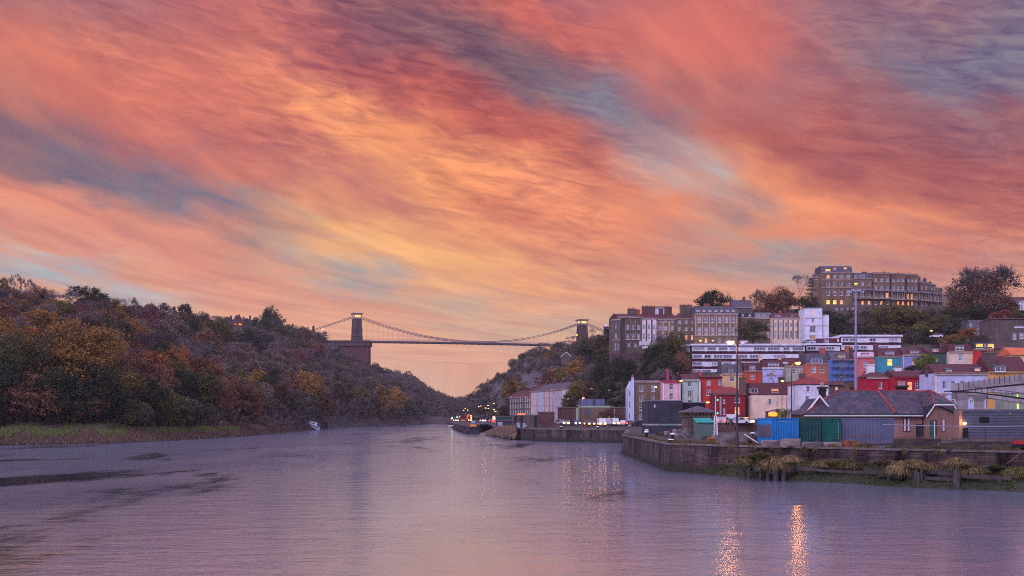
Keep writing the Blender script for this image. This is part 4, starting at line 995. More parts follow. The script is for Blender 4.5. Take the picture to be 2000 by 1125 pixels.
mb.prism([(x+(1407.5-1425)*kk, z+.9) for x, z in pts_], -.12, .002); mb.build('arched_stair_window', GL['p'], A6)
house('grey rear wall with a slate valley roof behind the maroon house', 1450, 1468, 771, 815, 306, m_greystone, ('front', 4, m_slate), (), name='rear_extension', cat='house', group=G1, D=6)
house('cream rendered house with dark tiled mansard and two white dormers', 1468, 1550, 772, 818, 300, m_creamp, ('mansard', 25, m_clay), [(1504, 785, 6.5, 11.5, 'd'), (1518, 788, 3, 5.5, 'p')], [(1456, 738, 12, m_greystone), (1533, 737, 10, m_greystone)], [(1474, 763, 14, 8, 'd'), (1514.5, 763, 13.5, 7, 'l')], name='terraced_house', group=G1, cornice=False, D=8)
pc = empty('lean_to', 'small lean-to porch glowing orange at the back of the cream house', 'porch', P(1510, 818, 294)); k_ = 294/FPX
mb = MB(); mb.box(-11*k_, 11*k_, 0, 2.5, 0, 5*k_); mb.box(-11*k_, -9*k_, 0, 2.5, 5*k_, 14*k_); mb.box(9*k_, 11*k_, 0, 2.5, 5*k_, 18*k_); mb.build('frame', m_greystone, pc)
mb = MB(); mb.box(-9*k_, 9*k_, .3, 2.2, 5*k_, 12*k_); mb.build('lit_glazing', GL['y'], pc)
mb = MB(); mb.hexa([(-12*k_, -.3, 13*k_), (12*k_, -.3, 18*k_), (12*k_, 2.6, 18*k_), (-12*k_, 2.6, 13*k_)], [(-12*k_, -.3, 14*k_), (12*k_, -.3, 19.2*k_), (12*k_, 2.6, 19.2*k_), (-12*k_, 2.6, 14*k_)]); mb.build('roof', m_darkroof, pc)
house('white house with a bright red hipped roof left of the big slate roof', 1558, 1618, 751.5, 818, 275, m_wht, ('hip', 17, m_red), [(1578.5, 760, 7.5, 11.5, 'd'), (1577, 779.5, 7.5, 12, 'd')], [(1577, 730, 10, m_greystone)], name='detached_house', group=G1, D=10, cornice=False)
house('low brown house end with a small lit window beside the bright red roof', 1618, 1650, 753, 815, 285, m_greystone, ('front', 9, m_clay), [(1634, 758, 5, 6, 'l')], name='outbuilding', cat='house', group=G1, cornice=False, D=6)
house('dark crimson house with a single narrow window, left half of the red pair', 1694, 1745, 737.5, 815, 262, m_crim, ('hip', 13, m_clay), [(1719.5, 752, 6.5, 13, 'd')], [(1712, 712, 13, m_white)], name='terraced_house', group=G1, pil=[(1744, 3, 738, 810)], pilmat=m_creamp, D=9)
house('bright crimson house with three tall white-framed windows in a row', 1746, 1825, 736, 815, 258, m_crim, ('front', 14, m_clay), [(1777, 753.5, 9, 16, 'l'), (1793, 753.5, 10, 16, 'd'), (1810.5, 753.5, 10, 16, 'd')], [(1766, 719, 12, m_white)], name='terraced_house', group=G1, D=9, trim=paint('crimson_trim', 150, 60, 70))
C2 = house('big pale blue house with two rows of tall windows, behind the footbridge', 1826, 1931, 729, 822, 236, m_palebl, ('front', 20, m_clay), [(1844.5, 752, 8, 16, 'd'), (1861.5, 751, 8, 14, 'd'), (1879.5, 751, 8, 14, 'd'), (1898, 752, 8, 14, 'p'), (1916, 752, 7, 14, 'p'), (1844.5, 779, 8, 17, 'd'), (1862, 780, 8, 18, 'd'), (1898.5, 781, 8.5, 16, 'p'), (1919, 781, 6, 15, 'm')], [(1828, 717, 7, m_greystone), (1944, 684, 14, m_greystone)], [(1854, 724, 10, 5, 'p'), (1911, 722, 10, 6, 'l')], name='terraced_house', group=G1, pil=[(1828, 4, 730, 820), (1929.5, 3, 730, 820)], pilmat=m_creamp, bands=(768.5,))
house('ochre yellow house with a white bay dormer at the right edge', 1931.5, 2010, 726, 822, 235, m_ochre, ('front', 32, m_clay), [(1953.5, 783, 11, 14, 'l'), (1972, 785, 9, 13, 'd')], [(1943, 690, 16, m_greystone, 2)], [(1952, 721, 20, 10, 'm')], name='terraced_house', group=G1, trim=paint('ochre_trim', 190, 150, 110))
# --- second row, stepping up
def row2(label, x0, x1, yt, yb, d, wall, roof, wins=(), chims=(), dorms=(), **k): return house(label, x0, x1, yt, yb, d, wall, roof, wins, chims, dorms, name='terraced_house', group=G2, **k)
row2('orange-red house with a dark red mansard and one dormer, above the maroon house', 1454, 1489, 725, 765, 372, m_orangep, ('mansard', 17.5, m_clay), [(1469.5, 735.5, 8, 10, 'm')], [(1491, 696, 6, m_creamp)], [(1470, 719, 10.5, 9, 'p')])
row2('periwinkle house with a dark red mansard and wide white dormer', 1490, 1530.5, 718.5, 765, 371, m_peri, ('mansard', 16, m_clay), [(1509.5, 730, 8.5, 9.5, 'w')], [(1529, 700, 4, m_creamp)], [(1511, 713, 21, 7.5, 'p')], trim=m_white)
row2('pale sage house under a brown slate roof between periwinkle and salmon houses', 1531, 1573.5, 714.5, 762, 373, m_sage, ('front', 17, m_clay), [(1550.5, 725.5, 7, 9, 'd')], [(1571, 687, 7, m_greystone)])
row2('salmon brick house with arched window and broad dormer box', 1574.5, 1622, 710, 762, 369, m_salmon, ('mansard', 20, m_slate), [(1589.5, 722, 7.5, 12, 'p'), (1606, 721.5, 8, 13, 'd')], [(1614, 680, 10, m_pot)], [(1596, 704, 22, 8.5, 'm')])
B5 = row2('mid blue house wrapped in scaffolding under a slate roof', 1623, 1668.5, 702, 760, 366, m_bluep, ('front', 17, m_slate), [(1645.5, 713, 10, 12, 'm'), (1645.5, 731.5, 10, 8, 'd'), (1645.5, 742, 10, 9, 'd')], [(1663, 676, 9, m_pot)], [(1644.5, 695.5, 14, 6, 'w')])
k_ = 366/FPX; mb = MB()
for px in (1624, 1635, 1646, 1657, 1667.5): 
    for yy in (-1.1, -.3): mb.tube(((px-1645.75)*k_, yy, 0), ((px-1645.75)*k_, yy, (760-700)*k_), .05, n=5)
for py in (704, 717, 731, 744): 
    for yy in (-1.15, -.25): mb.tube((-22.5*k_, yy, (760-py)*k_), (22.5*k_, yy, (760-py)*k_), .05, n=5)
    mb.box(-22.5*k_, 22.5*k_, -1.1, -.3, (760-py)*k_-.12, (760-py)*k_-.06)
mb.tube((-14*k_, -1.2, (760-730)*k_), (14*k_, -1.2, (760-704)*k_), .05, n=5)
sc_ = empty('scaffolding', 'grey tube scaffolding in front of the mid blue house', 'scaffold', B5.location); mb.build('tubes_and_boards', mat('galvanised_tube', rgb(96, 100, 128), .5, .2, 1), sc_)
B6 = row2('rose pink house with a lit porch and pale pink upper storey', 1674, 1716, 697, 755, 362, m_rosep, ('mansard', 10, paint('pale_pink_attic', 226, 184, 200)), [(1691, 711.5, 9, 11.5, 'p'), (1693, 733, 8, 10, 'y')], [(1670, 679, 5, m_redbrick)], [(1690, 692.5, 12, 5, 'p')])
k_ = 362/FPX; mb = MB(); mb.hexa([(-7.5*k_-.3, -1.6, 27.5*k_), (8*k_, -1.6, 27.5*k_), (8*k_, 0, 27.5*k_), (-7.5*k_-.3, 0, 27.5*k_)], [(-4*k_, -.8, 33*k_), (5*k_, -.8, 33*k_), (5*k_, 0, 33*k_), (-4*k_, 0, 33*k_)]); mb.build('porch_roof', m_lead, B6)
row2('teal house with a bright yellow lit window', 1716.5, 1762, 696, 750, 358, m_teal, ('front', 18, m_clay), [(1738, 707.5, 10, 13, 'y')], [(1719, 674, 7, m_redbrick)], [(1738.5, 690, 16, 6.5, 'p')], pil=[(1762.5, 2.2, 696, 748)], pilmat=m_creamp)
row2('lavender blue house with a curtained lit window, left of the dark green house', 1764.5, 1812, 693, 745, 356, m_lav, ('front', 15, m_clay), [(1786, 706, 10, 11, 'w')], [(1806, 676, 8, m_greystone)], [(1786.5, 688, 16, 5.5, 'p')], pil=[(1765, 2, 693, 740)], pilmat=m_creamp)
row2('dark bottle green house half hidden behind the bright green tree', 1813, 1852.5, 689.5, 740, 354, m_dgreen, ('front', 11, m_clay), [(1829, 704, 5, 8, 'd')], [(1849, 675, 5, m_greystone)], [(1828, 684.5, 10, 6.5, 'w')], cornice=False)
row2('cream house with a white four-light dormer, left of the scarlet house', 1853.5, 1902, 687, 735, 352, m_creamp, ('mansard', 15, m_clay), [(1876.5, 698, 9, 12, 'p')], [(1854, 667, 6, m_redbrick), (1901.5, 664, 5, m_greystone)], [(1875, 680, 16, 8, 'p')], pil=[(1899.5, 3.5, 687, 730)], pilmat=m_buff)
row2('scarlet house with a black attic and glowing orange attic windows', 1902.5, 1939, 682, 735, 351, m_scarlet, ('mansard', 16, m_darkroof), [(1925.5, 695, 10, 12, 'm')], [(1948, 660, 6, m_greystone)], [(1914, 675.5, 13, 8.5, 'y'), (1936, 675.5, 12, 8, 'y'), (1925.2, 675.5, 3.5, 7, 'w')])
row2('olive brown rendered house with a maroon roof right of the scarlet house', 1941, 1970, 682, 735, 353, m_olive, ('front', 12, m_clay), (), cornice=False)
row2('small white gabled house at the right edge below the brown brick block', 1968, 1990, 692, 730, 330, m_wht, ('front', 15, m_lead), (), D=7, cornice=False)
row2('low house with an orange tiled roof at the right edge', 1976, 2020, 694, 730, 320, m_buff, ('front', 17, paint('orange_roof', 214, 110, 66)), (), D=10, cornice=False)
# --- long white flats
m_flatw = paint('flats_white', 226, 220, 234); m_flatb = mat('flats_brown_band', rgb(84, 50, 62), .8, .15, .4)
def flats(label, x0, x1, ytop, storeys, d, pitch=14.8, seed=1, lit=()):
    k = d/FPX; yb = ytop+4+storeys*pitch; r = empty('apartment_block', label, 'apartment block', P((x0+x1)/2, yb, d)); W = (x1-x0)*k; Hs = pitch*k; R = random.Random(seed)
    body = MB(); body.box(-W/2, W/2, .5, 11, -4, storeys*Hs+.2); body.build('wall', m_flatb, r)
    rf = MB(); rf.box(-W/2-.3, W/2+.3, -.5, 11.4, storeys*Hs+.2, storeys*Hs+.85); rf.build('roof', m_flatw, r)
    n = 0
    for s in range(storeys):
        z0 = s*Hs+.95; z1 = s*Hs+Hs-.25
        bw = MB(); bw.box(-W/2+.2, W/2-.2, .12, .497, z0-.1, z1+.1); b = bw.build('window_band', m_flatw, r)
        x = -W/2+.5
        while x < W/2-3.2:
            w = R.choice((3.2, 2.4, 4.2, 3.2)); 
            if R.random() < .78:
                kd = 'l' if (s, n) in lit else R.choice(('m', 'p', 'm', 'd', 'm')); (fm, pm), key = win_mesh(w, z1-z0-.3, 'strip')
                me = bpy.data.meshes.get('fw_%s_%s' % (key, kd))
                if me is None:
                    q = len(fm.vertices); V = [v.co[:] for v in fm.vertices]+[v.co[:] for v in pm.vertices]; F = [list(p.vertices) for p in fm.polygons]+[[i+q for i in p.vertices] for p in pm.polygons]
                    me = bpy.data.meshes.new('fw_%s_%s' % (key, kd)); me.from_pydata(V, [], F); me.materials.append(m_frame); me.materials.append(GL[kd]); me.polygons.foreach_set('material_index', [0]*len(fm.polygons)+[1]*len(pm.polygons)); me.update()
                obj('window', me, b, (x+w/2, -.03, (z0+z1)/2+.05))
            x += w+R.choice((.25, .9, 1.4)); n += 1
    return r
flats('long white four-storey block of flats, lower left part with brown bands', 1351, 1573, 672, 4, 409, seed=3, lit=((3, 4), (3, 16), (2, 3), (2, 7), (2, 8), (1, 7)))
flats('short narrow white end bay of the long flats, next to dark trees', 1338.5, 1350, 673.5, 4, 413, seed=5)
flats('right continuation of the white flats behind the coloured roofs', 1574, 1642, 671, 3, 411, seed=7, lit=((1, 5),))
flats('upper two-storey white flats set back on the right under a thin flat roof', 1642.5, 1761, 654.5, 3, 418, seed=9, lit=((2, 3), (2, 5), (2, 6)))
ec = house('dark glazed link between the two white blocks of flats', 1598, 1641.5, 661, 690, 419, m_flatb, ('flat', 1.2, m_flatw), [(1614, 666.5, 10, 8, 'm'), (1637, 664.5, 3, 4, 'l')], name='link_building', cat='apartment block', cornice=False)
# --- Georgian terrace
def geo(label, x0, x1, yt, yb, d, wall, roof, wins, chims=(), dorms=(), **k): return house(label, x0, x1, yt, yb, d, wall, roof, wins, chims, dorms, name='georgian_house', group=G3, **k)
geo('dark stone corner house with pilasters, left end of the Georgian terrace', 1207, 1254, 619, 684, 440, m_greystone, ('front', 9, m_clay), grid_wins((1226, 1236.5, 1247), (638.5, 657), 5.2, [9, 11.5], 'pm', 4)+[(1228, 673, 4.5, 7, 'd'), (1241, 673, 4.5, 7, 'd')], [(1244, 601, 16, m_greystone), (1257, 603, 6, m_pot)], pil=[(p, 2, 621, 663) for p in (1221, 1231, 1241.5, 1252)], bands=(663.5,), rot=radians(10), D=14, pilmat=m_bath)
geo('side wing of the dark corner house turned towards the gorge, with arched ground floor', 1195.5, 1211, 624, 688, 438, m_greystone, ('flat', 1.5, m_greystone), [(1203, 637, 2.5, 7, 'p'), (1203, 655, 4, 9, 'd'), (1202, 676, 3.4, 13, 'd'), (1207, 676, 2, 11, 'p')], bands=(664,), rot=radians(-38), D=8)
geo('narrow white painted house with pilasters in the Georgian terrace', 1254.5, 1283, 621.5, 668, 440, paint('cream_white_stucco', 226, 206, 206), ('front', 11, m_clay), grid_wins((1257.5, 1267.5, 1278), (638.5, 657.5), 4.6, [9, 12], 'pm', 5), [(1270, 597, 26, m_redbrick, 6)], pil=[(1262.5, 3, 623, 668), (1273, 3, 623, 668)], pilmat=m_greystone, D=12)
geo('pale box-like rooftop house with a flat cap rising behind the white terrace house', 1280, 1306, 600, 640, 452, m_wht, ('flat', 1, m_redbrick), (), D=6)
geo('beige terrace house with pilasters partly behind the tall left tree', 1283.5, 1319, 623, 672, 441, m_bath, ('front', 11, m_clay), grid_wins((1289, 1300, 1313), (626.5, 640, 658), 4.8, [5, 8, 10], 'pmd', 6), [(1308, 599, 14, m_redbrick), (1294, 603, 8, m_redbrick)], pil=[(1284.5, 2.4, 625, 670), (1295, 2.4, 625, 670), (1307, 2.4, 625, 670)])
geo('brown stone terrace house with three rows of small windows', 1319.5, 1357, 622, 673, 441, m_brownstone, ('front', 7, m_clay), grid_wins((1327, 1340, 1352.5), (628, 642, 659), 4.8, [6.5, 7.5, 9], 'pm', 7, ((2, 2), (1, 2))), [(1345, 594, 24, m_greystone, 7)])
geo('grand six-bay golden stone house with slate mansard, centre of the terrace', 1357.5, 1441.5, 613, 678, 436, m_bath, ('mansard', 16, m_slate), grid_wins([1365.5+13.3*i for i in range(6)], (624, 646), 6, [11, 14.5], 'pmm', 8)+[(1379, 665, 5, 8, 'l'), (1405, 665, 4.4, 8, 'd'), (1418, 665, 4.4, 8, 'd')], [(1388, 592, 12, m_pot, 9), (1428, 592, 13, m_pot, 9)], [(1364+11.5*i, 606.5, 6, 3, 'p') for i in range(7)], pil=[(1358.8+13.4*i, 2.2, 615, 655) for i in range(7)], bands=(655.5,), D=13)
geo('brown stone terrace house mostly hidden behind the round clipped tree', 1442, 1474, 620, 676, 441, m_brownstone, ('mansard', 9, m_darkroof), grid_wins((1450, 1464), (636, 652), 5, 8, 'pm', 9), (), [(1451, 616, 4, 5, 'p'), (1465, 616, 4, 5, 'p')])
geo('plain brown stone terrace house between the round tree and the cream house', 1474.5, 1507, 621, 676, 440, m_brownstone, ('mansard', 11, m_lead), [(1491, 634, 4.5, 7, 'l'), (1500, 636, 4.5, 8, 'p'), (1500, 653, 5, 12, 'p')], (), [(1480, 615, 9, 3, 'p'), (1494, 615, 9, 3, 'p')])
geo('cream five-bay house with brown pilasters and maroon roof', 1507.5, 1565, 621, 676, 437, m_creamp, ('front', 13, m_clay), grid_wins([1515+10.2*i for i in range(5)], (634.5, 653), 4.6, [8, 14.5], 'pdm', 10), [(1531, 607, 5, m_pot), (1540, 603, 6, m_redbrick)], [(1520, 617, 10, 3, 'p'), (1548, 617, 4, 2.5, 'p')], pil=[(1510.5+9.6*i, 2.6, 623, 662) for i in range(6)], pilmat=m_bath, D=12)
geo('narrow beige house end with stacked bays left of the white modern block', 1565.5, 1575, 619, 676, 437, m_bath, ('flat', 1, m_bath), [(1567.5, 634, 4, 8, 'p'), (1567.5, 650, 4, 8, 'p')], D=12)
house('plain white modern block with lit top window, lower left section with balcony windows', 1571.5, 1606, 603, 668, 430, m_wht, ('flat', 1, m_wht), [(1587.5, 610.5, 4.6, 6.5, 'l'), (1587.5, 625, 5.5, 8.5, 'm'), (1587.5, 643, 12, 12, 'm'), (1587.5, 660, 12, 12, 'w')], (), name='modern_block', cat='building', cornice=False, bands=(621, 636))
house('lower right step of the plain white modern block', 1606.5, 1619, 616.5, 668, 431, m_wht, ('flat', 1, m_wht), (), name='modern_block', cat='building', cornice=False, bands=(636,))
house('rooftop of a pale house behind the dark tree, above the terrace', 1430, 1470, 600, 625, 492, m_greystone, ('front', 16, m_slate), (), [(1457, 580, 5, m_greystone)], name='house', group=G3)
house('stone house under a bridge-like retaining wall of purple rubble', 1195, 1262, 690, 745, 430, mat('purple_rubble', (0.13, 0.065, 0.08), .95, .5, .25, bump=.8, c2=(.06, .035, .045)), None, (), name='retaining_wall', cat='wall', cornice=False, D=12)['label'] = 'high purple rubble retaining wall beneath the dark corner house'
# --- hilltop crescent: corner block and curved run of houses
m_mansl = m_slate
CR = house('tall corner block of the crescent with lit mansard attic windows', 1604, 1665, 532.5, 596.5, 516, m_cres, ('mansard', 13.5, m_mansl), [(1617.5, 540, 6, 7, 'l'), (1630.5, 539.5, 6, 7, 'p'), (1643, 539.5, 6, 7, 'm'), (1656.5, 539.5, 6, 7, 'p')]+[(x, 554.5, 6, 8, 'd') for x in (1617.5, 1630.5, 1643, 1656.5)]+[(x, 571.5, 6, 11, 'd') for x in (1617.5, 1630.5, 1643)]+[(1656.5, 571.5, 6, 11, 'p')]+[(1617.5, 590, 7, 8, 'y'), (1630.5, 590, 7, 8, 'y'), (1643.5, 590, 6, 7.5, 'l')], [(1610, 519, 8, m_greystone), (1626, 519, 5, m_pot), (1659.5, 518, 6, m_greystone)], [(1617.5, 527.5, 10, 5, 'y'), (1631.5, 525, 6, 4, 'l'), (1652, 524, 6, 4.5, 'y')], name='crescent_house', group=G4, bands=(545.5, 562), D=12)
CW_ = house('left return wall of the hilltop corner block, in shade', 1587.5, 1603.5, 541, 597, 522, m_cres, ('mansard', 7, m_slate), grid_wins((1592, 1598.5), (557, 572), 2.5, 6, 'dm', 3), name='crescent_house', group=G4, rot=radians(-50), D=10, bands=(546,))
crs = [('second crescent house, with slate attic and white dormers and two lit ground windows', 1665.5, 1704, 544, 597, 516, 'mansard', 12), ('flat-parapet crescent house right of the slate attic one', 1704.5, 1739, 533.5, 598, 517, 'flat', 1), ('middle crescent house with canopied balcony and lit doorway', 1739.5, 1769, 534.5, 599, 519, 'flat', 1),
       ('crescent house with orange-lit balcony room', 1769.5, 1794, 536.5, 600, 523, 'flat', 1), ('crescent house where the tall parapet steps down', 1794.5, 1815, 552, 600.5, 528, 'front', 7), ('second house from the right end of the crescent', 1815.5, 1829, 556, 600.5, 535, 'front', 7), ('last narrow house at the right end of the crescent', 1829.5, 1842, 563, 601, 545, 'front', 5)]
for i, (lb, x0, x1, yt, yb, d, ty, ri) in enumerate(crs):
    n = 3 if x1-x0 > 22 else 2; xs = [x0+(x1-x0)*(j+.5)/n for j in range(n)]; y0 = max(yt, 533)+9 if ty == 'flat' else yt+5
    w = min(4.6, (x1-x0)/n*.5); ws = []
    for j, x in enumerate(xs):
        if ty == 'flat': ws += [(x, 546+i*.6, w, 6, 'm'), (x, 560+i*.7, w, 7.5, 'd')]
        else: ws += [(x, 554+i*1.8, w, 6.5, 'dm'[j % 2])]
        ws += [(x, 575+i*1.4, w, 10, 'd' if (i, j) not in ((3, 0), (3, 1), (1, 2)) else 'l'), (x, 591+i*.6, w, 7, 'l' if (i, j) in ((0, 1), (0, 2), (1, 1), (2, 1), (2, 2), (3, 0), (3, 1)) else 'd')]
    ws = [q for q in ws if q[1]+q[3]/2 < yb-.7]
    rot = radians((0, 4, 8, 14, 22, 30, 42)[i])
    h = house(lb, x0, x1, yt, yb, d, m_cres, (ty, ri, m_slate if ty != 'flat' else m_cres), ws, [(x1-2, yt-(14 if ty != 'flat' else 4), 5, m_greystone)] if i != 0 else [(1697, 529, 8, m_greystone)], [(1672, 539, 6, 4, 'p'), (1684, 539, 11, 4, 'p')] if i == 0 else (), name='crescent_house', group=G4, rot=rot, D=12)
    k = d/FPX; W = (x1-x0)*k/cos(rot); mb = MB(); yb_ = lambda y: (yb-y)*k
    mb.box(-W/2, W/2, -1.6, -.003, yb_(583.5+i*1.2), yb_(582.5+i*1.2)); 
    for j in range(n*2+1): x = -W/2+.1+(W-.2)*j/(n*2); mb.tube((x, -1.5, yb_(583+i*1.2)), (x, -1.5, yb_(567+i*1.4)), .10, n=5)
    mb.tube((-W/2, -1.5, yb_(580+i*1.2)), (W/2, -1.5, yb_(580+i*1.2)), .06, n=4)
    b_ = mb.build('balcony', m_cornice, h); mb = MB()
    mb.hexa([(-W/2, -1.9, yb_(568+i*1.4)), (W/2, -1.9, yb_(568+i*1.4)), (W/2, -.003, yb_(566.5+i*1.4)), (-W/2, -.003, yb_(566.5+i*1.4))], [(-W/2, -1.9, yb_(567.3+i*1.4)), (W/2, -1.9, yb_(567.3+i*1.4)), (W/2, -.003, yb_(564+i*1.4)), (-W/2, -.003, yb_(564+i*1.4))]); mb.build('canopy', m_lead, h)
house('x', 1590, 1850, 598, 609, 511, m_greystone, None, [(1634, 603, 4, 5, 'm'), (1644, 603, 4, 5, 'm'), (1655, 603, 4, 5, 'm'), (1666, 603, 4, 5, 'p')], name='terrace_wall', cat='wall', D=3, cornice=False)['label'] = 'long stone terrace wall directly beneath the hilltop crescent'
house('stone villa with slate mansard roof and arched windows at the right', 1894, 1944, 642, 668, 420, m_bath, ('mansard', 18, m_slate), [(1905, 651, 3.5, 7, 'd'), (1911, 651, 3.5, 7, 'd'), (1932, 651, 5, 8, 'p'), (1938, 651, 4, 8, 'p')], [(1944, 617, 4, m_greystone)], [(1897.5, 634.5, 5, 7, 'p'), (1931.5, 633.5, 6, 7, 'p')], name='villa', bands=(645,))
house('tall brown brick block with two white windows at the right edge', 1944.5, 2012, 624, 676, 400, m_greystone, ('front', 6, m_clay), [(1990, 638, 18, 4, 'p'), (1981.5, 656.5, 7, 12, 'p'), (1995, 655.5, 8, 12, 'p')], [(1979, 617, 5, m_greystone)], name='brick_block', cat='building', cornice=False, D=14)
house('distant white house beyond the big bare tree at the right edge', 1975, 2010, 587, 612, 600, m_wht, ('front', 9, m_clay), grid_wins((1984, 1996), (593, 601), 4, 5, 'pm', 3), name='house')
house('slate-roofed house just behind the right end of the crescent', 1836, 1860, 582, 606, 570, m_bath, ('front', 7, m_slate), (), name='house')

# ------------------------------------------------------------------ riverside terrace under the cliff (receding along the road)
GT = 'tall riverside terrace under the wooded cliff'
A_ = Vector((22.5, 462)); B_ = Vector((-1.2, 545)); dirT = (A_-B_).normalized(); rotT = atan2(dirT.y, dirT.x)
tdefs = [('far brown end house of the riverside terrace', m_greystone, 'cmp', 0.0, .15), ('second brown house from the far end of the riverside terrace', m_greystone, '', .15, .29), ('third brown house of the riverside terrace, against the cream one', m_brownstone, '', .29, .41),
         ('cream stucco house at the middle of the riverside terrace', paint('cream_stucco', 216, 184, 172), '', .41, .53), ('pale blue-grey house of the riverside terrace', paint('blue_grey_stucco', 190, 188, 204), '', .53, .65), ('pinkish buff house of the riverside terrace', paint('pink_buff_stucco', 208, 172, 166), '', .65, .79),
         ('lilac-grey terrace house with a covered balcony', paint('lilac_stucco', 186, 166, 178), '', .79, .92), ('white near end house of the riverside terrace', paint('white_stucco', 220, 204, 206), '', .92, 1.0)]
for i, (lb, m, _, a, b) in enumerate(tdefs):
    mid = B_.lerp(A_, (a+b)/2); W = (A_-B_).length*(b-a); d = mid.y; k = d/FPX; xc = 1000+mid.x/k
    zt = 15.0 if i < 3 else 17.2; yb = HOR-(3.0-EYE)/k; yt = HOR-(zt-EYE)/k; half = W*.3/(2*k)
    nb = max(2, int(W/3.4)); ws = []
    for f in range(4):
        for j in range(nb):
            ws.append((xc-half+2*half*(j+.5)/nb, yb-(2.0+f*(zt-3)/4.15)/k, 1.3*.3/k/.3, (1.9 if f else 1.5)/k, 'dmp'[(j+f*2+i) % 3]))
    h = house(lb, xc-half, xc+half, yt, yb, d, m, ('front', 3.2/k, m_clay if i < 4 else m_slate), ws, [(xc-half+.6, yt-4.2/k, 2.6*.3/k/.3, m_redbrick)], (), name='terraced_house', group=GT, rot=rotT, D=9, recess=0.03)
# roadside masonry in front of it
def stone_block(label, x0, x1, yt, yb, d, m, D=6, name='stone_building', cat='building', extra=None, rot=0.0):
    k = d/FPX; W = (x1-x0)*k; H = (yb-yt)*k; r = empty(name, label, cat, P((x0+x1)/2, yb, d), rot)
    mb = MB(); mb.box(-W/2, W/2, 0, D, -1.5, H-.3); mb.build('wall', m, r)
    mb = MB(); mb.box(-W/2-.15, W/2+.15, -.15, D+.15, H-.3, H); mb.build('coping', m_coping, r)
    if extra: extra(r, k, W, H)
    return r
def bays(r, k, W, H):
    for i, x in enumerate((-W*.42, -W*.18, W*.36)): mb = MB(); mb.box(x-.25, x+.25, -.4, -.003, 0, H-.4); mb.build('pilaster', m_darkroof, r)
    g = mat('white_graffiti_paint', (.42, .44, .56), .7, .5, 2.0); mb = MB(); mb.box(-W*.39, -W*.21, -.02, -.003, .3, H*.42); mb.box(-W*.15, -W*.03, -.02, -.003, .3, H*.40); mb.build('painted_panel', g, r)
stone_block('grey stone riverside building with dark pilasters and whitewashed panels', 1002, 1052, 810, 837, 300, m_greystone, 7, extra=bays)
stone_block('taller dark red stone wall block right of the whitewashed panels', 1052, 1083, 804, 836, 298, m_redbrick, 7)
stone_block('small dark store building left of the grey riverside building', 968, 1001, 820, 837, 325, mat('dark_render', (.05, .045, .055), .9, .3, .5), 5, extra=lambda r, k, W, H: MB().box(-W/2+.6, -W/2+2.0, -.05, -.003, 0.4, H-.6).build('painted_door', mat('graffiti_door', (.36, .35, .46), .7, .4, 2), r))
stone_block('small pale riverside hut beneath the cliff', 962, 975, 814, 826, 560, m_creamp, 5, name='hut')
stone_block('dark green hoarding beside the road before the terrace', 968, 1000, 812.5, 820, 380, mat('green_hoarding', (.02, .075, .065), .8, .2, .5), .3, name='hoarding', cat='fence')
k = 296/FPX; mb = MB(); mb.box(-4*k*2.0, 4*k*2.0, 0, .5, 0, 2.2*k); r = empty('neon_strip', 'glowing orange-red strip light on top of the grey riverside building', 'lamp', P(1018, 810, 303)); mb.M = None; mb.build('light_tube', emit('orange_red_strip', (1, .10, .03), 3), r)
stone_block('long rough stone retaining wall behind the queue of headlights', 1090, 1228, 795, 830, 352, m_redbrick, 3, name='retaining_wall', cat='wall')
stone_block('ruined stone building with a blocked window behind the road sign gantry', 1130, 1192, 792, 829, 346, m_brownstone, 3, extra=lambda r, k, W, H: MB().box(-W*.28, -W*.14, -.1, -.003, H*.52, H*.78).build('blocked_window', mat('blue_grey_board', (.10, .10, .17), .8, .2, 1), r))
# pointed stone gables half buried in the trees
for lb, px, yt, yb, d, w in (('white-edged gable of a house buried in the trees below the bridge', 1106, 688, 702, 640, 17), ('small stone gable among trees to the right of the bridge tower', 1180, 660, 676, 520, 13)):
    k = d/FPX; r = empty('gabled_house', lb, 'house', P(px, yb, d)); mb = MB(); W = w*k/2; H = (yb-yt)*k
    mb.prism([(-W, -3), (W, -3), (W, H*.4), (0, H*.96), (-W, H*.4)], 0, 9); mb.build('wall', m_greystone, r); mb = MB()
    mb.prism([(-W-.4, H*.36), (0, H*.98), (0, H*1.08), (-W-.4, H*.46)], -.25, 9.2); mb.prism([(0, H*.98), (W+.4, H*.36), (W+.4, H*.46), (0, H*1.08)], -.25, 9.2); mb.build('bargeboards', m_white, r)
ob = empty('observatory_tower', 'small round stone observatory tower on the hill right of the bridge', 'tower', P(1184, 652, 960)); k = 960/FPX
mb = MB(); mb.lathe([(5.5*k, -8), (5.2*k, 0), (5.0*k, 11*k), (5.8*k, 11.5*k), (5.8*k, 14*k), (5.2*k, 14*k)], 16); t = mb.build('drum', m_tower, ob); mb = MB(); mb.lathe([(3.2*k, 14*k), (3.0*k, 15.5*k), (1.6*k, 17.5*k), (.3*k, 19.5*k)], 12); mb.build('dome', m_white, ob)
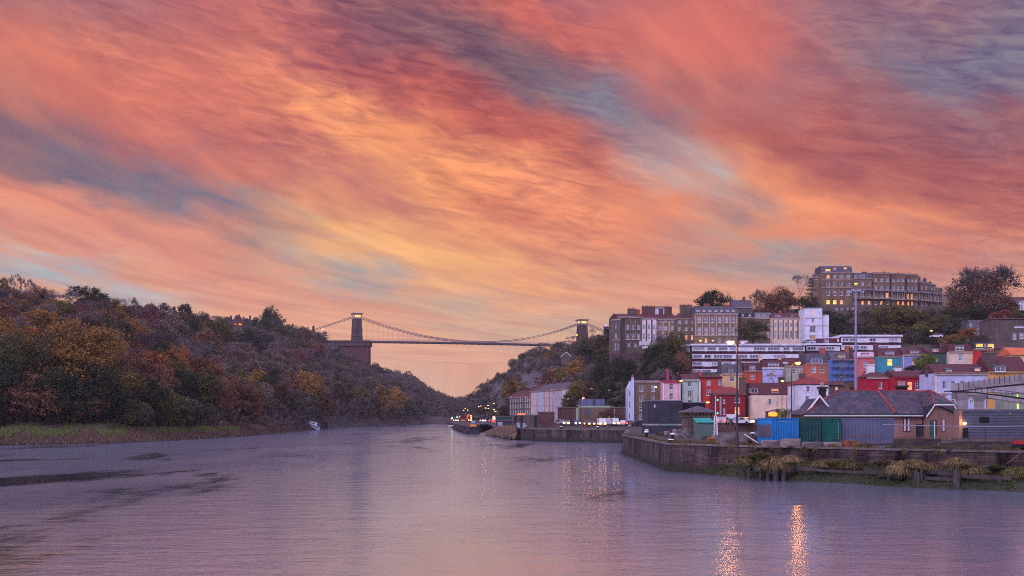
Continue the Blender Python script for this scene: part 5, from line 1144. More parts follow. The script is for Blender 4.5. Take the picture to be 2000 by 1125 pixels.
# mansion and houses on the wooded skylines
r = empty('mansion', 'red brick mansion with chimneys on the left skyline, lit windows among trees', 'house', P(462, 646, 790)); k = 790/FPX; mb = MB()
mb.box(-26*k, 30*k, 0, 14, -5, 19*k); mb.build('wall', m_redbrick, r); mb = MB()
for a, b, h in ((-26, -12, 9), (-8, 6, 12), (8, 30, 6)): mb.prism([(a*k, 19*k), (b*k, 19*k), ((a+b)/2*k, (19+h)*k)], 0, 14)
rf = mb.build('roof', m_clay, r)
for x, h in ((-16, 30), (0, 32), (9, 28), (22, 30)): chimney(rf, x*k, 7, 19*k, h*k, 3*k, 1.2, m_redbrick, 2)
for x in (-12, -1, 8): mb = MB(); mb.box(x*k-1.2, x*k+.8, -.1, -.02, 11*k, 14*k); mb.build('window', GL['l'], r)
r = empty('house_row', 'tiny pale villas on the far skyline at the mouth of the gorge', 'house', P(905, 789, 1640)); k = 1640/FPX
mb = MB(); mb.box(-8*k, 10*k, 0, 10, 0, 5*k); mb.build('wall', m_white, r); mb = MB(); mb.prism([(-9*k, 5*k), (11*k, 5*k), (8*k, 8*k), (-6*k, 8*k)], 0, 10); mb.build('roof', m_slate, r)
r = empty('floodlit_sphere', 'small pale pink round lantern on a post at the left end of the bridge chain', 'lamp', P(631, 668, 985)); k = 985/FPX
MB().tube((0, 0, 0), (0, 0, 21*k), .6, n=8).build('post', m_cornice, r); mb = MB(); mb.lathe([(.3, 0), (1.3, .7), (1.5, 1.5), (1.2, 2.5), (.3, 3)], 10, (0, 0, 21*k)); mb.build('globe', emit('pink_globe', (1, .36, .24), .9), r)

# ------------------------------------------------------------------ woods on the right bank
RG = 'trees massed on the cliff and slopes right of the river'
NRR = len(RIGHT[0][1])-1
R2 = random.Random(23); placed = []
def rt(px, ytop, ybase, d, kind, c, wpx=None, label=None):
    placed.append((px, (ytop*.6+ybase*.4), (wpx or (ybase-ytop)*.8))); return tree_px(px, ytop, ybase, d, kind, c, 'right', wpx, label, RG)
for a in (
 (1397, 563, 640, 500, 'broad', 'dark green', 66, 'dark rounded evergreen tree standing above the slate mansard on the skyline'),
 (1490, 562, 640, 500, 'half', 'russet brown', 48, 'thinning rust tree left of the darker one on the right skyline'), (1523, 558, 640, 498, 'broad', 'russet brown', 60, 'dense rust brown tree on the right skyline left of the leafless one'),
 (1561, 530, 606, 505, 'bare', 'mauve grey', 42, 'tall leafless tree with pale branches left of the crescent corner block'), (1584, 543, 606, 508, 'cedar', 'dark green', 34, 'dark cedar touching the left corner of the crescent'),
 (1575, 575, 618, 500, 'broad', 'dark green', 40, 'low dark tree beneath the cedar by the crescent'),
 (1470.5, 622, 670, 425, 'broad', 'olive green', 54, 'round clipped olive tree glowing yellow on one side before the terrace'),
 (1742, 590, 660, 450, 'broad', 'olive green', 88, 'large domed olive-brown tree below the middle of the crescent'), (1700, 600, 655, 465, 'broad', 'slate green', 50, 'slate green tree between the mast and the large domed tree'),
 (1640, 612, 660, 455, 'broad', 'dark green', 52, 'dark tree right of the white modern block'), (1612, 606, 640, 470, 'broad', 'dark green', 34, None), (1665, 620, 662, 452, 'broad', 'mauve grey', 46, None), (1690, 635, 672, 440, 'broad', 'dark green', 44, None),
 (1790, 606, 650, 450, 'broad', 'olive green', 50, None), (1785, 645, 680, 425, 'half', 'slate green', 40, 'thinning grey-green tree right of the upper white flats'), (1815, 600, 640, 460, 'broad', 'slate green', 44, None), (1835, 612, 655, 445, 'broad', 'olive green', 46, None),
 (1843, 596, 632, 470, 'broad', 'mauve grey', 40, None), (1865, 620, 660, 440, 'broad', 'slate green', 46, None), (1810, 640, 680, 428, 'broad', 'dark green', 40, None), (1800, 625, 662, 436, 'broad', 'yellow-green', 34, None),
 (1914, 524, 645, 470, 'broad', 'mauve grey', 110, 'dense lower crown of mauve leaves inside the huge domed tree'), (1914, 514, 645, 466, 'half', 'russet brown', 122, 'huge domed half-leafless tree on the right skyline'), (1880, 566, 625, 468, 'broad', 'russet brown', 62, 'rust brown tree under the left side of the huge domed tree'), (1930, 572, 630, 465, 'broad', 'mauve grey', 60, None),
 (1965, 575, 628, 466, 'broad', 'russet brown', 50, 'rust brown tree under the right side of the huge domed tree'), (1900, 590, 640, 455, 'broad', 'dark green', 60, None), (1858, 600, 640, 458, 'broad', 'dark green', 44, None),
 (1955, 604, 626, 450, 'bush', 'crimson', 40, 'crimson shrub behind the slate-roofed villa'), (1990, 604, 632, 450, 'broad', 'olive green', 50, None),
 (1889, 640, 668, 415, 'broad', 'orange', 34, 'small bright orange tree left of the slate-roofed villa'), (1866, 650, 676, 410, 'bush', 'golden', 50, 'golden shrub bank between the parked white car and the orange tree'),
 (1880, 655, 690, 392, 'bush', 'dark green', 44, 'dark hedge mound behind the cream house, left one'), (1910, 653, 688, 390, 'bush', 'dark green', 52, 'dark hedge mound behind the scarlet house, right one'), (1840, 668, 692, 395, 'bush', 'dark green', 44, None),
 (1811, 689, 728, 335, 'broad', 'bright green', 44, 'bright fresh green tree in front of the dark green house'), (1783, 712, 726, 333, 'bush', 'dark green', 34, 'low dark green shrub left of the bright green tree'), (1800, 700, 727, 333, 'broad', 'bright green', 26, None),
 (1675, 742, 768, 280, 'broad', 'russet brown', 34, 'brown-leaved tree at the foot of the tall steel mast'), (1690, 748, 768, 278, 'half', 'mauve grey', 24, None), (1510, 728, 752, 345, 'bare', 'mauve grey', 34, 'pale leafless shrub below the periwinkle house'),
 (1534, 795, 818, 255, 'bush', 'bright green', 26, 'bright green shrub beside the lit lean-to porch'), (1566, 790, 815, 250, 'bare', 'mauve grey', 24, None),
 (1322, 640, 735, 408, 'broad', 'olive green', 50, 'tall olive tree rising in front of the brown Georgian house'), (1298, 650, 735, 405, 'half', 'olive green', 46, 'thin-crowned olive tree in front of the beige Georgian house'), (1275, 668, 745, 400, 'broad', 'dark green', 44, None),
 (1300, 690, 745, 395, 'broad', 'dark green', 54, None), (1330, 685, 745, 398, 'broad', 'russet brown', 44, None), (1283, 705, 755, 390, 'broad', 'dark green', 50, None), (1315, 710, 755, 388, 'broad', 'dark green', 46, None),
 (1214, 692, 775, 395, 'broad', 'dark green', 52, 'very dark rounded tree below the purple retaining wall'), (1240, 735, 775, 385, 'broad', 'dark green', 40, None), (1225, 760, 800, 375, 'broad', 'slate green', 50, None), (1200, 775, 806, 372, 'broad', 'slate green', 46, None), (1262, 745, 790, 370, 'broad', 'dark green', 50, None),
 (1186, 735, 795, 385, 'broad', 'dark green', 44, None), (1178, 700, 765, 420, 'broad', 'dark green', 44, None), (1180, 680, 720, 460, 'broad', 'olive green', 40, None),
 (1131, 738, 812, 430, 'broad', 'yellow-green', 54, 'yellow-green tree hiding the near end of the riverside terrace'), (1155, 742, 812, 415, 'broad', 'russet brown', 44, 'russet tree right of the yellow-green one by the gantry'), (1112, 765, 815, 425, 'broad', 'olive green', 34, None),
 (1130, 790, 818, 400, 'bush', 'russet brown', 40, None), (1130, 780, 815, 395, 'bush', 'golden', 12, None), (1186, 797, 822, 340, 'bush', 'russet brown', 34, 'brown shrub growing on the ruined stone building behind the gantry'),
 (1004, 733, 790, 700, 'broad', 'golden', 42, 'golden-brown tree left of the riverside terrace roofs'), (985, 790, 822, 600, 'broad', 'dark green', 26, None), (1120, 700, 745, 560, 'broad', 'golden', 38, None), (1100, 720, 760, 580, 'broad', 'yellow-green', 40, None), (1080, 722, 760, 620, 'broad', 'russet brown', 34, None),
 (1195, 640, 680, 470, 'broad', 'dark green', 26, None), (1170, 652, 690, 520, 'broad', 'olive green', 34, None), (1150, 665, 705, 600, 'broad', 'dark green', 40, None), (1128, 672, 700, 700, 'broad', 'slate green', 34, None),
 (1108, 664, 684, 1000, 'bare', 'mauve grey', 24, None), (1118, 655, 680, 1060, 'bare', 'mauve grey', 26, None), (1060, 668, 690, 980, 'bare', 'mauve grey', 26, None), (1092, 666, 690, 1010, 'broad', 'slate green', 26, None), (1160, 640, 668, 900, 'bare', 'mauve grey', 24, None)):
    rt(*a)
cnt = 0
for it in range(4000):
    if cnt >= 150: break
    px = R2.uniform(905, 1300); f = R2.random()
    lo, hi = (0.12, 0.80) if px < 1180 else (0.10, 0.55)
    
    f = lo+(hi-lo)*f; p = right_at(px, f)
    if 1193 < px < 1300 and p.y > 405: continue
    # keep the bare rock face of the cliff open
    py0 = HOR-(p.z-EYE)/p.y*FPX
    if 930 < px < 1060 and 715 < py0 < 800 and noise.noise((px*.03, py0*.03, 1)) > .02: continue
    if px > 985 and px < 1105 and p.y < 640: continue
    c = R2.choice(('slate green', 'slate green', 'dark green', 'mauve grey', 'olive green', 'russet brown', 'mauve grey', 'golden') if px > 1040 else ('slate green', 'dark green', 'mauve grey', 'mauve grey'))
    kind = R2.choice(('broad', 'broad', 'broad', 'bare', 'half', 'bush', 'poplar' if px < 1000 else 'broad')); h = R2.uniform(8, 14)*(0.8 if px < 1050 else 1); 
    if kind == 'bush': h *= .6
    w = CW[kind]*h/p.y*FPX; py = HOR-(p.z+h*.6-EYE)/p.y*FPX
    if not far_enough(px, py, w*1.05): continue
    placed.append((px, py, w)); tree((p.x, p.y, p.z-.4), h, kind, c, 'right', R2.uniform(.9, 1.3), None, None, RG); cnt += 1
print('right trees', cnt, len(TREES))
pts = []
for _ in range(2600):
    px = R2.uniform(905, 1320); p = right_at(px, R2.uniform(.06, .85)); py0 = HOR-(p.z-EYE)/p.y*FPX
    if 925 < px < 1065 and 712 < py0 < 805 and R2.random() < .8: continue
    if 1190 < px < 1330 and p.y > 400: continue
    pts.append((p, R2.uniform(1.5, 3.2)*(p.y/500)**.5))
for _ in range(1100):
    px = R2.uniform(1590, 2050); p = right_at(px, R2.uniform(.52, .80)); pts.append((p, R2.uniform(1.5, 2.6)))
for _ in range(900):
    px = R2.uniform(2040, 2460); p = right_at(px, R2.uniform(.10, .80)); pts.append((p, R2.uniform(1.8, 3.2)))
scatter_mesh('scrub', 'dull green and brown scrub on the slopes right of the river', foliage('scrub_leaves', [F_(.028,.026,.018), F_(.055,.048,.032), F_(.085,.068,.046)]), pts, .8, n=16, tall=.6)
# cliff face: rock sheets standing just proud of the slope
def cliff():
    V = []; F = []; xs = list(range(908, 1072, 3)); js = 40
    for i, px in enumerate(xs):
        for j in range(js+1):
            p = right_at(px, .08+.74*j/js); n = noise.noise((p.x*.06, p.z*.045, 2))*7+noise.noise((p.x*.2, p.z*.12, 5))*3.0+noise.noise((p.x*.5, p.z*.4, 8))*1.2
            V.append((p.x, p.y-3.5-n, p.z+1.2+n*.35))
    m = js+1
    for i in range(len(xs)-1):
        for j in range(js): F.append((i*m+j, (i+1)*m+j, (i+1)*m+j+1, i*m+j+1))
    me = bpy.data.meshes.new('cliff'); me.from_pydata(V, [], F); me.materials.append(m_rock); me.update(); tag(obj('cliff', me), kind='structure')
cliff()

# ------------------------------------------------------------------ traffic
m_glass = mat('car_glass', (.03, .03, .04), .1, .1, 1, spec=.9); m_tyre = mat('tyre_rubber', (.02, .02, .02), .9, .1, 2)
m_head = emit('headlight_on', (1.0, .32, .05), 24); m_headw = emit('headlight_white', (1.0, .80, .70), 14); m_tail = emit('tail_light_on', (1.0, .03, .02), 9); m_dull = mat('dull_lamp', (.4, .1, .08), .4, .1, 1)
CARM = [mat('car_paint_'+n, c, .3, .05, .5, spec=.6) for n, c in (('silver', (.30, .30, .34)), ('white', (.62, .60, .62)), ('dark_blue', (.03, .05, .10)), ('red', (.25, .03, .03)), ('black', (.02, .02, .025)))]
def car_parts(van=False):
    L_, H = (2.3, 1.0) if not van else (2.6, 1.3)
    b = MB()
    if van: prof = [(-2.6, .35), (2.6, .35), (2.6, 1.0), (2.2, 1.15), (1.7, 1.95), (-2.55, 2.0), (-2.6, 1.2)]
    else: prof = [(-2.2, .32), (2.2, .32), (2.25, .72), (1.35, .92), (.65, 1.42), (-1.1, 1.45), (-1.85, .98), (-2.2, .92)]
    b.prism(prof, -.86, .86); g = MB()
    if van: g.prism([(1.25, 1.2), (2.05, 1.2), (1.72, 1.85), (1.25, 1.85)], -.88, .88)
    else: g.prism([(-1.55, .98), (1.15, .95), (.62, 1.34), (-1.05, 1.36)], -.88, .88); g.hexa([(1.27, -.7, .97), (1.27, .7, .97), (1.2, .7, .97), (1.2, -.7, .97)], [(.74, -.65, 1.40), (.74, .65, 1.40), (.66, .65, 1.40), (.66, -.65, 1.40)])
    w = MB(); w.tube((0, -.12, 0), (0, .12, 0), .33, n=12); l = MB(); l.box(-.05, .05, -.22, .22, -.16, .16)
    return b.mesh('body', CARM[0]), g.mesh('glass', m_glass), w.mesh('wheel', m_tyre), l.mesh('headlight', m_head), L_
CARP = {v: car_parts(v) for v in (False, True)}
def car(label, px, yb, d, rz, paint_i, van=False, front='head', back='dull', group='cars in the evening queue along the river road', k=1.0):
    B, G, W, Lm, L_ = CARP[van]; r = empty('van' if van else 'car', label, 'van' if van else 'car', P(px, yb, d), radians(rz), group); r.scale = (k, k, k)
    def ch(n, me, m, loc=(0, 0, 0), s=None):
        o = obj(n, me, r, loc); o.material_slots[0].link = 'OBJECT'; o.material_slots[0].material = m
        if s: o.scale = s
    ch('body', B, CARM[paint_i]); ch('glass', G, m_glass)
    for x in (-1.4, 1.4):
        for y in (-.76, .76): ch('wheel', W, m_tyre, (x, y, .33))
    fm = {'head': m_head, 'white': m_headw, 'off': m_frame}[front]; bm = {'tail': m_tail, 'dull': m_dull}[back]
    for y in (-.6, .6): ch('headlight', Lm, fm, (L_-.02, y, .66)); ch('tail_light', Lm, bm, (-L_+.08, y, .75), (1, 1, 1.1))
    return r
# rz: -90 faces the viewer, 90 drives away
car('leading small silver car with paired bright orange headlights near the red stone wall', 1106, 831, 300, -92, 0)
car('grey saloon seen behind two glaring lamps, left of the gantry post', 1095, 829.5, 322, -60, 0, front='off', back='tail')
car('car showing one white headlamp just right of the left gantry leg', 1125, 831, 318, -80, 2, front='white')
car('dark car under the sign gantry with two orange headlights', 1146, 832, 296, -90, 4)
car('dark car between two glaring headlights beneath the gantry', 1154, 832.5, 288, -88, 2)
car('white van with the brightest glaring headlights, under the right part of the gantry', 1175, 832.5, 280, -88, 1, True)
car('pale van with amber side lamps behind the brightest headlights', 1197, 831.5, 290, -75, 1, True)
car('white car turning, rightmost with red tail lamps by the blue gable', 1219, 831.5, 300, 80, 1, back='tail', front='off')
car('dark car before the blue gable end with red tail lights', 1228, 832.2, 290, 88, 4, back='tail', front='off')
car('dark blue parked car at the foot of the brown stone house', 1248, 832.5, 285, 10, 2, front='off')
car('car by the dark block showing a single orange light', 1258, 834, 262, -50, 4)
car('silver estate car with lit tail lamp behind the white signal mast', 1412, 829.5, 205, 70, 0, back='tail', front='off')
car('white van parked behind the tall lamp post', 1431, 829.5, 215, 72, 1, True, front='white', back='tail')
car('white car with headlights on at the right of the parked van', 1447, 829.5, 212, -30, 1, front='white')
car('silver-white car parked on the hillside below the crescent', 1829, 660, 405, 160, 1, front='off', group='parked cars')
car('white van parked below the white painted Georgian house', 1262, 677, 428, 20, 1, True, front='off', group='parked cars')
car('white car half hidden between the brick lodge and the grey clad building', 1862, 833, 170, 0, 1, front='off', group='parked cars')
car('grey car parked in front of the white modern block', 1578, 671, 424, 10, 0, front='off', group='parked cars')
car('pale car parked at the foot of the white modern block entrance', 1592, 671, 423, 175, 1, front='off', group='parked cars')
FG = 'distant traffic on the road under the cliff'
for i, (px, yb, d, f, b, rz, lb) in enumerate(((888, 823, 700, 'head', 'dull', -90, 'far car with warm headlights left of the pier end'), (893, 823, 690, 'head', 'dull', -90, 'far car second in the distant queue of warm headlights'), (905, 823.5, 640, 'off', 'tail', 90, 'far car with glowing red tail lamps above the orange panel'),
       (918, 823, 600, 'head', 'dull', -90, 'far car under the tall cluster of signal lights'), (941, 824, 560, 'white', 'dull', -90, 'pale far car with white lights right of the pier'), (946, 824, 540, 'white', 'dull', -90, 'second pale far car right of the pier'),
       (958, 824.8, 500, 'off', 'tail', 90, 'far car braking with red lamps behind the barrier'), (964, 824.8, 480, 'off', 'tail', 90, 'far car braking nearest the dark store building'))):
    car(lb, px, yb, d, rz, i % 4, front=f, back=b, group=FG)
def lamp_post(label, px, ytop, yb, d, c, s, arms=1, r0=.10, hr=.35, name='street_lamp', group='street lamps', lit=(1, 1), m=None, arm=1.2, point=0):
    k = d/FPX; H = (yb-ytop)*k; r = empty(name, label, 'street lamp', P(px, yb, d), 0, group)
    mb = MB(); mb.tube((0, 0, 0), (0, 0, 1.2), r0*1.7, r0*1.5, 10); mb.tube((0, 0, 1.2), (0, 0, H), r0, r0*.6, 8); mm = m or mat('lamp_post_steel', (.035, .032, .036), .5, .2, 1)
    for sgn in ([-1, 1] if arms == 2 else [1]):
        mb.path([(0, 0, H-.5), (sgn*.3*arm, 0, H-.05), (sgn*arm, 0, H)], r0*.5, 6)
    mb.build('post', mm, r)
    for i, sgn in enumerate([-1, 1] if arms == 2 else [1]):
        h = MB(); h.M = Matrix.Translation((sgn*arm, 0, H)); h.hexa([(-.42, -.16, -.03), (.42, -.16, -.03), (.42, .16, -.03), (-.42, .16, -.03)], [(-.34, -.1, .12), (.34, -.1, .12), (.34, .1, .12), (-.34, .1, .12)]); hd = h.build('lamp_head', mat('lamp_head_grey', (.42, .42, .48), .5, .1, 1), r)
        b = MB(); b.lathe([(.02, -.14*hr/.35), (hr*.75, -.10*hr/.35), (hr, .0), (hr*.8, .05)], 10, (sgn*arm, 0, H-.10)); b.build('bulb', emit('lamp_%s_%g' % (c[1], s if lit[i] else 0), c[0], s) if lit[i] else m_frame, hd)
    return r
ORG = ((1.0, .27, .01), 'sodium'); PNK = ((1.0, .30, .09), 'peach'); YEL = ((1.0, .55, .12), 'yellow')
lamp_post('tall black double-headed street lamp on the quay, left head glowing peach orange', 1439.5, 668, 872, 104, PNK, 420, 2, .10, .30, arm=.62, lit=(1, 0))
lamp_post('second tall double-headed street lamp with its right head glowing deep orange', 1546, 708.5, 829, 170, ORG, 620, 2, .10, .38, arm=.95, lit=(0, 1))
lamp_post('slim street lamp with an orange head beside the cream house', 1527.5, 743.5, 820, 290, ORG, 30, 1, .09, .35, arm=.05)
lamp_post('slim lamp post with a bright orange head before the pale pink house', 1326, 743, 822, 320, ORG, 30, 1, .09, .4, arm=.6, lit=(1,))
lamp_post('wall-mounted style lamp glowing orange on the brown stone house front', 1279.5, 755, 822, 330, ORG, 26, 1, .08, .35, arm=.2)
lamp_post('low street lamp glowing orange in front of the brick red house', 1381, 785, 824, 300, ORG, 30, 1, .08, .45, arm=.2)
lamp_post('hillside street lamp glowing orange above the parked silver-white car', 1818, 645.5, 668, 408, ORG, 22, 1, .08, .35, arm=.2)
lamp_post('street lamp glowing orange high in front of the crescent corner', 1671.5, 553.5, 597, 500, ORG, 26, 1, .09, .6, arm=.05)
lamp_post('street lamp glowing red-orange at the corner of the brick lodge', 1864, 805, 846, 150, ORG, 30, 1, .07, .16, arm=.1)
lamp_post('lit lamp at the left end of the golden six-bay stone house', 1367.5, 665, 676, 432, ORG, 22, 1, .07, .4, arm=.1)
lamp_post('lit lamp by the third bay of the golden six-bay stone house', 1391.5, 665, 676, 432, YEL, 14, 1, .07, .3, arm=.1)
for i, (px, y, lit, c) in enumerate(((1134, 777, 1, PNK), (1104.5, 779, 0, PNK), (1150.5, 759.5, 0, PNK), (1185, 762, 0, PNK), (993, 775.5, 0, PNK), (1022, 776, 0, PNK), (1073, 761, 0, PNK))):
    lamp_post('%s unlit or faint tall lamp from the left along the river road' % ordinal(i) if not lit else 'road lamp glowing pale orange at the left end of the sign gantry', px, y, 829, 330+i*12, c, 14, 1, .08, .3, arm=.8, lit=(lit,), group='tall lamps along the river road')
for i, (px, y, d, c) in enumerate(((905, 801, 720, YEL), (908.5, 797, 760, YEL), (913, 800.5, 740, YEL), (934.5, 794, 560, PNK), (948, 796.5, 560, PNK), (953, 791.5, 520, PNK), (953.5, 797, 540, PNK), (964, 799, 470, YEL), (967, 803, 460, ORG), (964, 787.5, 480, PNK), (939, 792.5, 600, PNK))):
    lamp_post('%s from the left among the far lamps below the cliff' % ordinal(i), px, y, 825, d, c, 9 if i != 9 and i != 10 else 4, 1, .08, .40, arm=.1, group='far lamps below the cliff')
for i, (px, y, c) in enumerate(((883, 816, 'green'), (897.5, 814, 'red'), (893, 815, 'green'), (882, 818, 'red'))):
    k = 640/FPX; r = empty('traffic_signal', 'far %s traffic signal, %s in the row above the pier' % (c, ordinal(i)), 'traffic light', P(px, 825, 640), 0, 'far traffic signals'); H = (825-y)*k
    MB().tube((0, 0, 0), (0, 0, H), .08, n=6).build('post', m_darkroof, r); MB().box(-.3, .3, -.1, .3, H-.5, H+.6).build('signal_head', m_darkroof, r); mb = MB(); mb.lathe([(.05, -.3), (.35, -.1), (.35, .2), (.05, .35)], 8, (0, -.3, H)); mb.build('lens', emit('signal_'+c, (.05, 1, .35) if c == 'green' else (1, .04, .03), 10), r)
# illuminated sign structure: red and yellow arrows on a frame
r = empty('illuminated_sign', 'tall frame of glowing red and yellow road lights at the far end of the pier', 'sign', P(917, 825, 600)); k = 600/FPX
MB().box(-.15, .15, 0, .3, 0, 17*k).box(-4*k, 4*k, .1, .25, 14*k, 14.6*k).build('frame', m_darkroof, r)
for x, z, w, h, c in ((-3, 13, 3.2, 2, 'r'), (-1, 15, 3, 1.6, 'r'), (-4, 10.5, 2.4, 1.6, 'r'), (3, 13, 1.5, 3, 'y'), (3.5, 9, 2.4, 3.4, 'y'), (2, 6.5, 2, 1.6, 'y'), (4, 4, 2, 1.8, 'y'), (-5, 7, 1.2, 2, 'r')):
    mb = MB(); mb.box((x-w/2)*k, (x+w/2)*k, -.3, -.02, (z-h/2)*k, (z+h/2)*k); mb.build('lamp_panel', emit('sign_red', (1, .05, .04), 3.0) if c == 'r' else emit('sign_yellow', (1, .5, .15), 3.5), r)
for lb, x0, x1, y0, y1, d, c in (('white and red backlit billboard beside the road below the cliff', 962, 969, 812, 823, 470, (1, .55, .45)), ):
    k = d/FPX; r = empty('billboard', lb, 'billboard', P((x0+x1)/2, 825, d)); W = (x1-x0)*k; MB().box(-.2, .2, 0, .2, 0, 3*k).build('post', m_darkroof, r)
    MB().box(-W/2, W/2, -.2, 0, 5*k, 12*k).build('panel', emit('billboard_panel', c, .9), r); MB().box(-W/2, W/2, -.22, -.2, .8*k, 4*k).build('red_panel', emit('sign_red', (1, .05, .04), 3), r)
# road-sign gantry seen from behind
k = 330/FPX; r = empty('sign_gantry', 'pale green road gantry carrying two blue-grey sign backs across the road', 'gantry', P(1127.5, 830, 330)); m_gg = mat('gantry_pale_green', rgb(150, 168, 142), .6, .15, .6)
mb = MB(); mb.box(-.35, .35, 0, .7, 0, 38*k); mb.box(-.4, 63*k, 0, .7, 34*k, 37.5*k); mb.box(77*k, 78.5*k, 8, 9, 0, 36*k); mb.hexa([(62*k, 0, 34*k), (78.5*k, 8, 34*k), (78.5*k, 9, 34*k), (62*k, .7, 34*k)], [(62*k, 0, 36.5*k), (78.5*k, 8, 36.5*k), (78.5*k, 9, 36.5*k), (62*k, .7, 36.5*k)]); mb.build('gantry_frame', m_gg, r)
for a, b in ((3, 32), (34.5, 54)): mb = MB(); mb.box(a*k, b*k, .1, .3, 38*k, 50.5*k); [mb.box(x*k-.06, x*k+.06, -.05, .1, 37.8*k, 51*k) for x in (a+1, (a+b)/2, b-1)]; mb.build('sign_panel', mat('sign_back', rgb(96, 104, 138), .5, .15, .6), r)
def fence(label, pts, h, step, m, name='railing', rails=2, r=.035, cat='railing', group=None):
    o = empty(name, label, cat, pts[0], 0, group); O = Vector(pts[0]); mb = MB(); ps = MB(); ps.tube((0, 0, 0), (0, 0, h), r, n=6); pme = ps.mesh('post', m)
    for a, b in zip(pts[:-1], pts[1:]):
        a = Vector(a)-O; b = Vector(b)-O; n = max(1, int((b-a).length/step))
        for i in range(n+(b == Vector(pts[-1])-O)): obj('post', pme, o, a.lerp(b, i/n))
        for j in range(rails): z = Vector((0, 0, h*(1-j/max(1, rails)*.9))); mb.tube(a+z, b+z, r*.8, n=6)
    mb.build('rails', m, o); return o
def W3(px, d, z=QZ): return ((px-1000)/FPX*d, d, z)
m_rail = mat('dark_rail', (.05, .045, .05), .6, .2, 1); m_rust = mat('rusty_rail', (.13, .05, .045), .8, .3, 2)
fence('low dark railing along the quay in front of the queueing traffic', [W3(1085, 268), W3(1255, 252)], 1.1, 2.2, m_rail)
fence('grey railing on the pier top left of the dark store building', [W3(914, 372), W3(966, 345)], 1.1, 3, m_lead)
k = 366/FPX; r = empty('pier_beacon_panel', 'orange notice panel fixed to the black end of the pier', 'sign', P(924, 833.5, 366)); MB().box(-6.7*k, 6.7*k, 0, .2, 0, 4.8*k).build('panel', mat('orange_panel', rgb(224, 130, 50), .6, .1, 1), r)
r = empty('pier_timber_end', 'black timber facing at the end of the pier below the orange panel', 'pier', P(925.5, 848, 366.5)); MB().box(-9*k, 9.5*k, 0, .5, -1, 19*k).build('timber_facing', m_darkroof, r)
r = empty('notice_board', 'small pale notice board on the pier railing', 'sign', P(924.5, 829, 372)); MB().box(-3.6*k, 3.6*k, 0, .15, 2.4*k, 7.4*k).build('board', mat('pale_board', (.35, .38, .55), .6, .1, 1), r); MB().box(-.1, .1, .15, .3, 0, 4*k).build('post', m_rail, r)
k = 640/FPX; r = empty('lock_gate', 'pale walkway frame over the water at the left of the pier', 'gate', P(884.5, 842, 520)); k = 520/FPX; MB().box(-9*k, 3.6*k, 0, .4, 10.5*k, 11.6*k).box(3*k, 4.2*k, 0, .4, 0, 11.6*k).box(-9*k, 3*k, 0, .3, 8*k, 8.6*k).build('frame', m_frame, r)
# grounded boat on the left shore
k = 505/FPX; bt = empty('stranded_boat', 'small white motor cruiser stranded at a tilt on the left shore', 'boat', P(610, 835.5, 494)); bt.rotation_euler = (radians(-10), radians(19), radians(-5))
L2 = 14.5*k; mb = MB(); st = [(-L2, .15, 1.55), (-L2*.75, .9, 1.45), (0, 1.15, 1.3), (L2*.92, 1.0, 1.25)]
for (a, wa, za), (b, wb, zb) in zip(st[:-1], st[1:]): mb.hexa([(a, -wa*.5, 0), (b, -wb*.6, 0), (b, wb*.6, 0), (a, wa*.5, 0)], [(a, -wa, za), (b, -wb, zb), (b, wb, zb), (a, wa, za)])
mb.build('hull', m_white, bt)
mb = MB(); mb.hexa([(-L2*.72, -.8, 1.4), (L2*.5, -.95, 1.3), (L2*.5, .95, 1.3), (-L2*.72, .8, 1.4)], [(-L2*.6, -.7, 2.5), (L2*.5, -.85, 2.7), (L2*.5, .85, 2.7), (-L2*.6, .7, 2.5)]); cb = mb.build('cabin', m_white, bt)
for x in (-.5, -.22, -.02, .18): mb = MB(); mb.box(x*L2-.22, x*L2+.22, -.98, -.84, 1.75, 2.25); mb.build('cabin_window', GL['d'], cb)
MB().box(L2*.5, L2*.85, -.9, .9, 1.25, 2.6).build('canopy', mat('blue_canopy', (.03, .07, .18), .7, .2, 2), bt); MB().box(-L2*.9, L2*.92, -1.17, 1.17, .75, .9).build('hull_stripe', mat('blue_canopy', (.03, .07, .18), .7, .2, 2), bt)

# ------------------------------------------------------------------ quayside buildings
def at(px, d, z=QZ): return Vector(((px-1000)/FPX*d, d, z))
m_char = mat('charcoal_render', (.040, .040, .056), .85, .35, .6, bump=.5); m_black = mat('black_cladding', (.014, .014, .018), .9, .2, .5)
k = 185/FPX; r = empty('charcoal_block', 'windowless charcoal block with a pale stripe and green graffiti near its foot', 'building', at(1299, 185))
W = 34*k; MB().box(-W, W, 0, 8, 0, 1.35).box(-W, W, 0, 8, 1.62, 5.35).build('wall', m_char, r)
MB().box(-W-.04, W+4.0, -.04, 7.9, 1.352, 1.618).build('pale_stripe', mat('pale_stripe', (.36, .28, .29), .8, .3, 1), r)
MB().box(-W-.06, W+.06, -.06, 8.06, 5.35, 5.5).build('roof_edge', m_lead, r)
MB().box(W+.004, W+4.0, 1.5, 9, 1.62, 5.05).box(W+.004, W+4.0, 1.5, 9, 0, 1.35).build('rear_section', m_black, r); MB().box(W+.05, W+4.1, 1.4, 9.1, 5.05, 5.25).build('rear_roof_edge', m_lead, r)
g = MB(); RG_ = random.Random(4)
for i in range(15): x = -.8+i*.2; g.tube((x, -.052, 1.38+RG_.uniform(0, .06)), (x+RG_.uniform(.05, .3), -.052, 1.60), .045, n=5)
g.build('graffiti_tag', mat('green_graffiti', (.05, .36, .16), .6, .4, 3), r)
MB().box(-W+1.1, -W+1.25, -.03, -.003, 4.3, 4.8).build('small_notice', m_white, r)
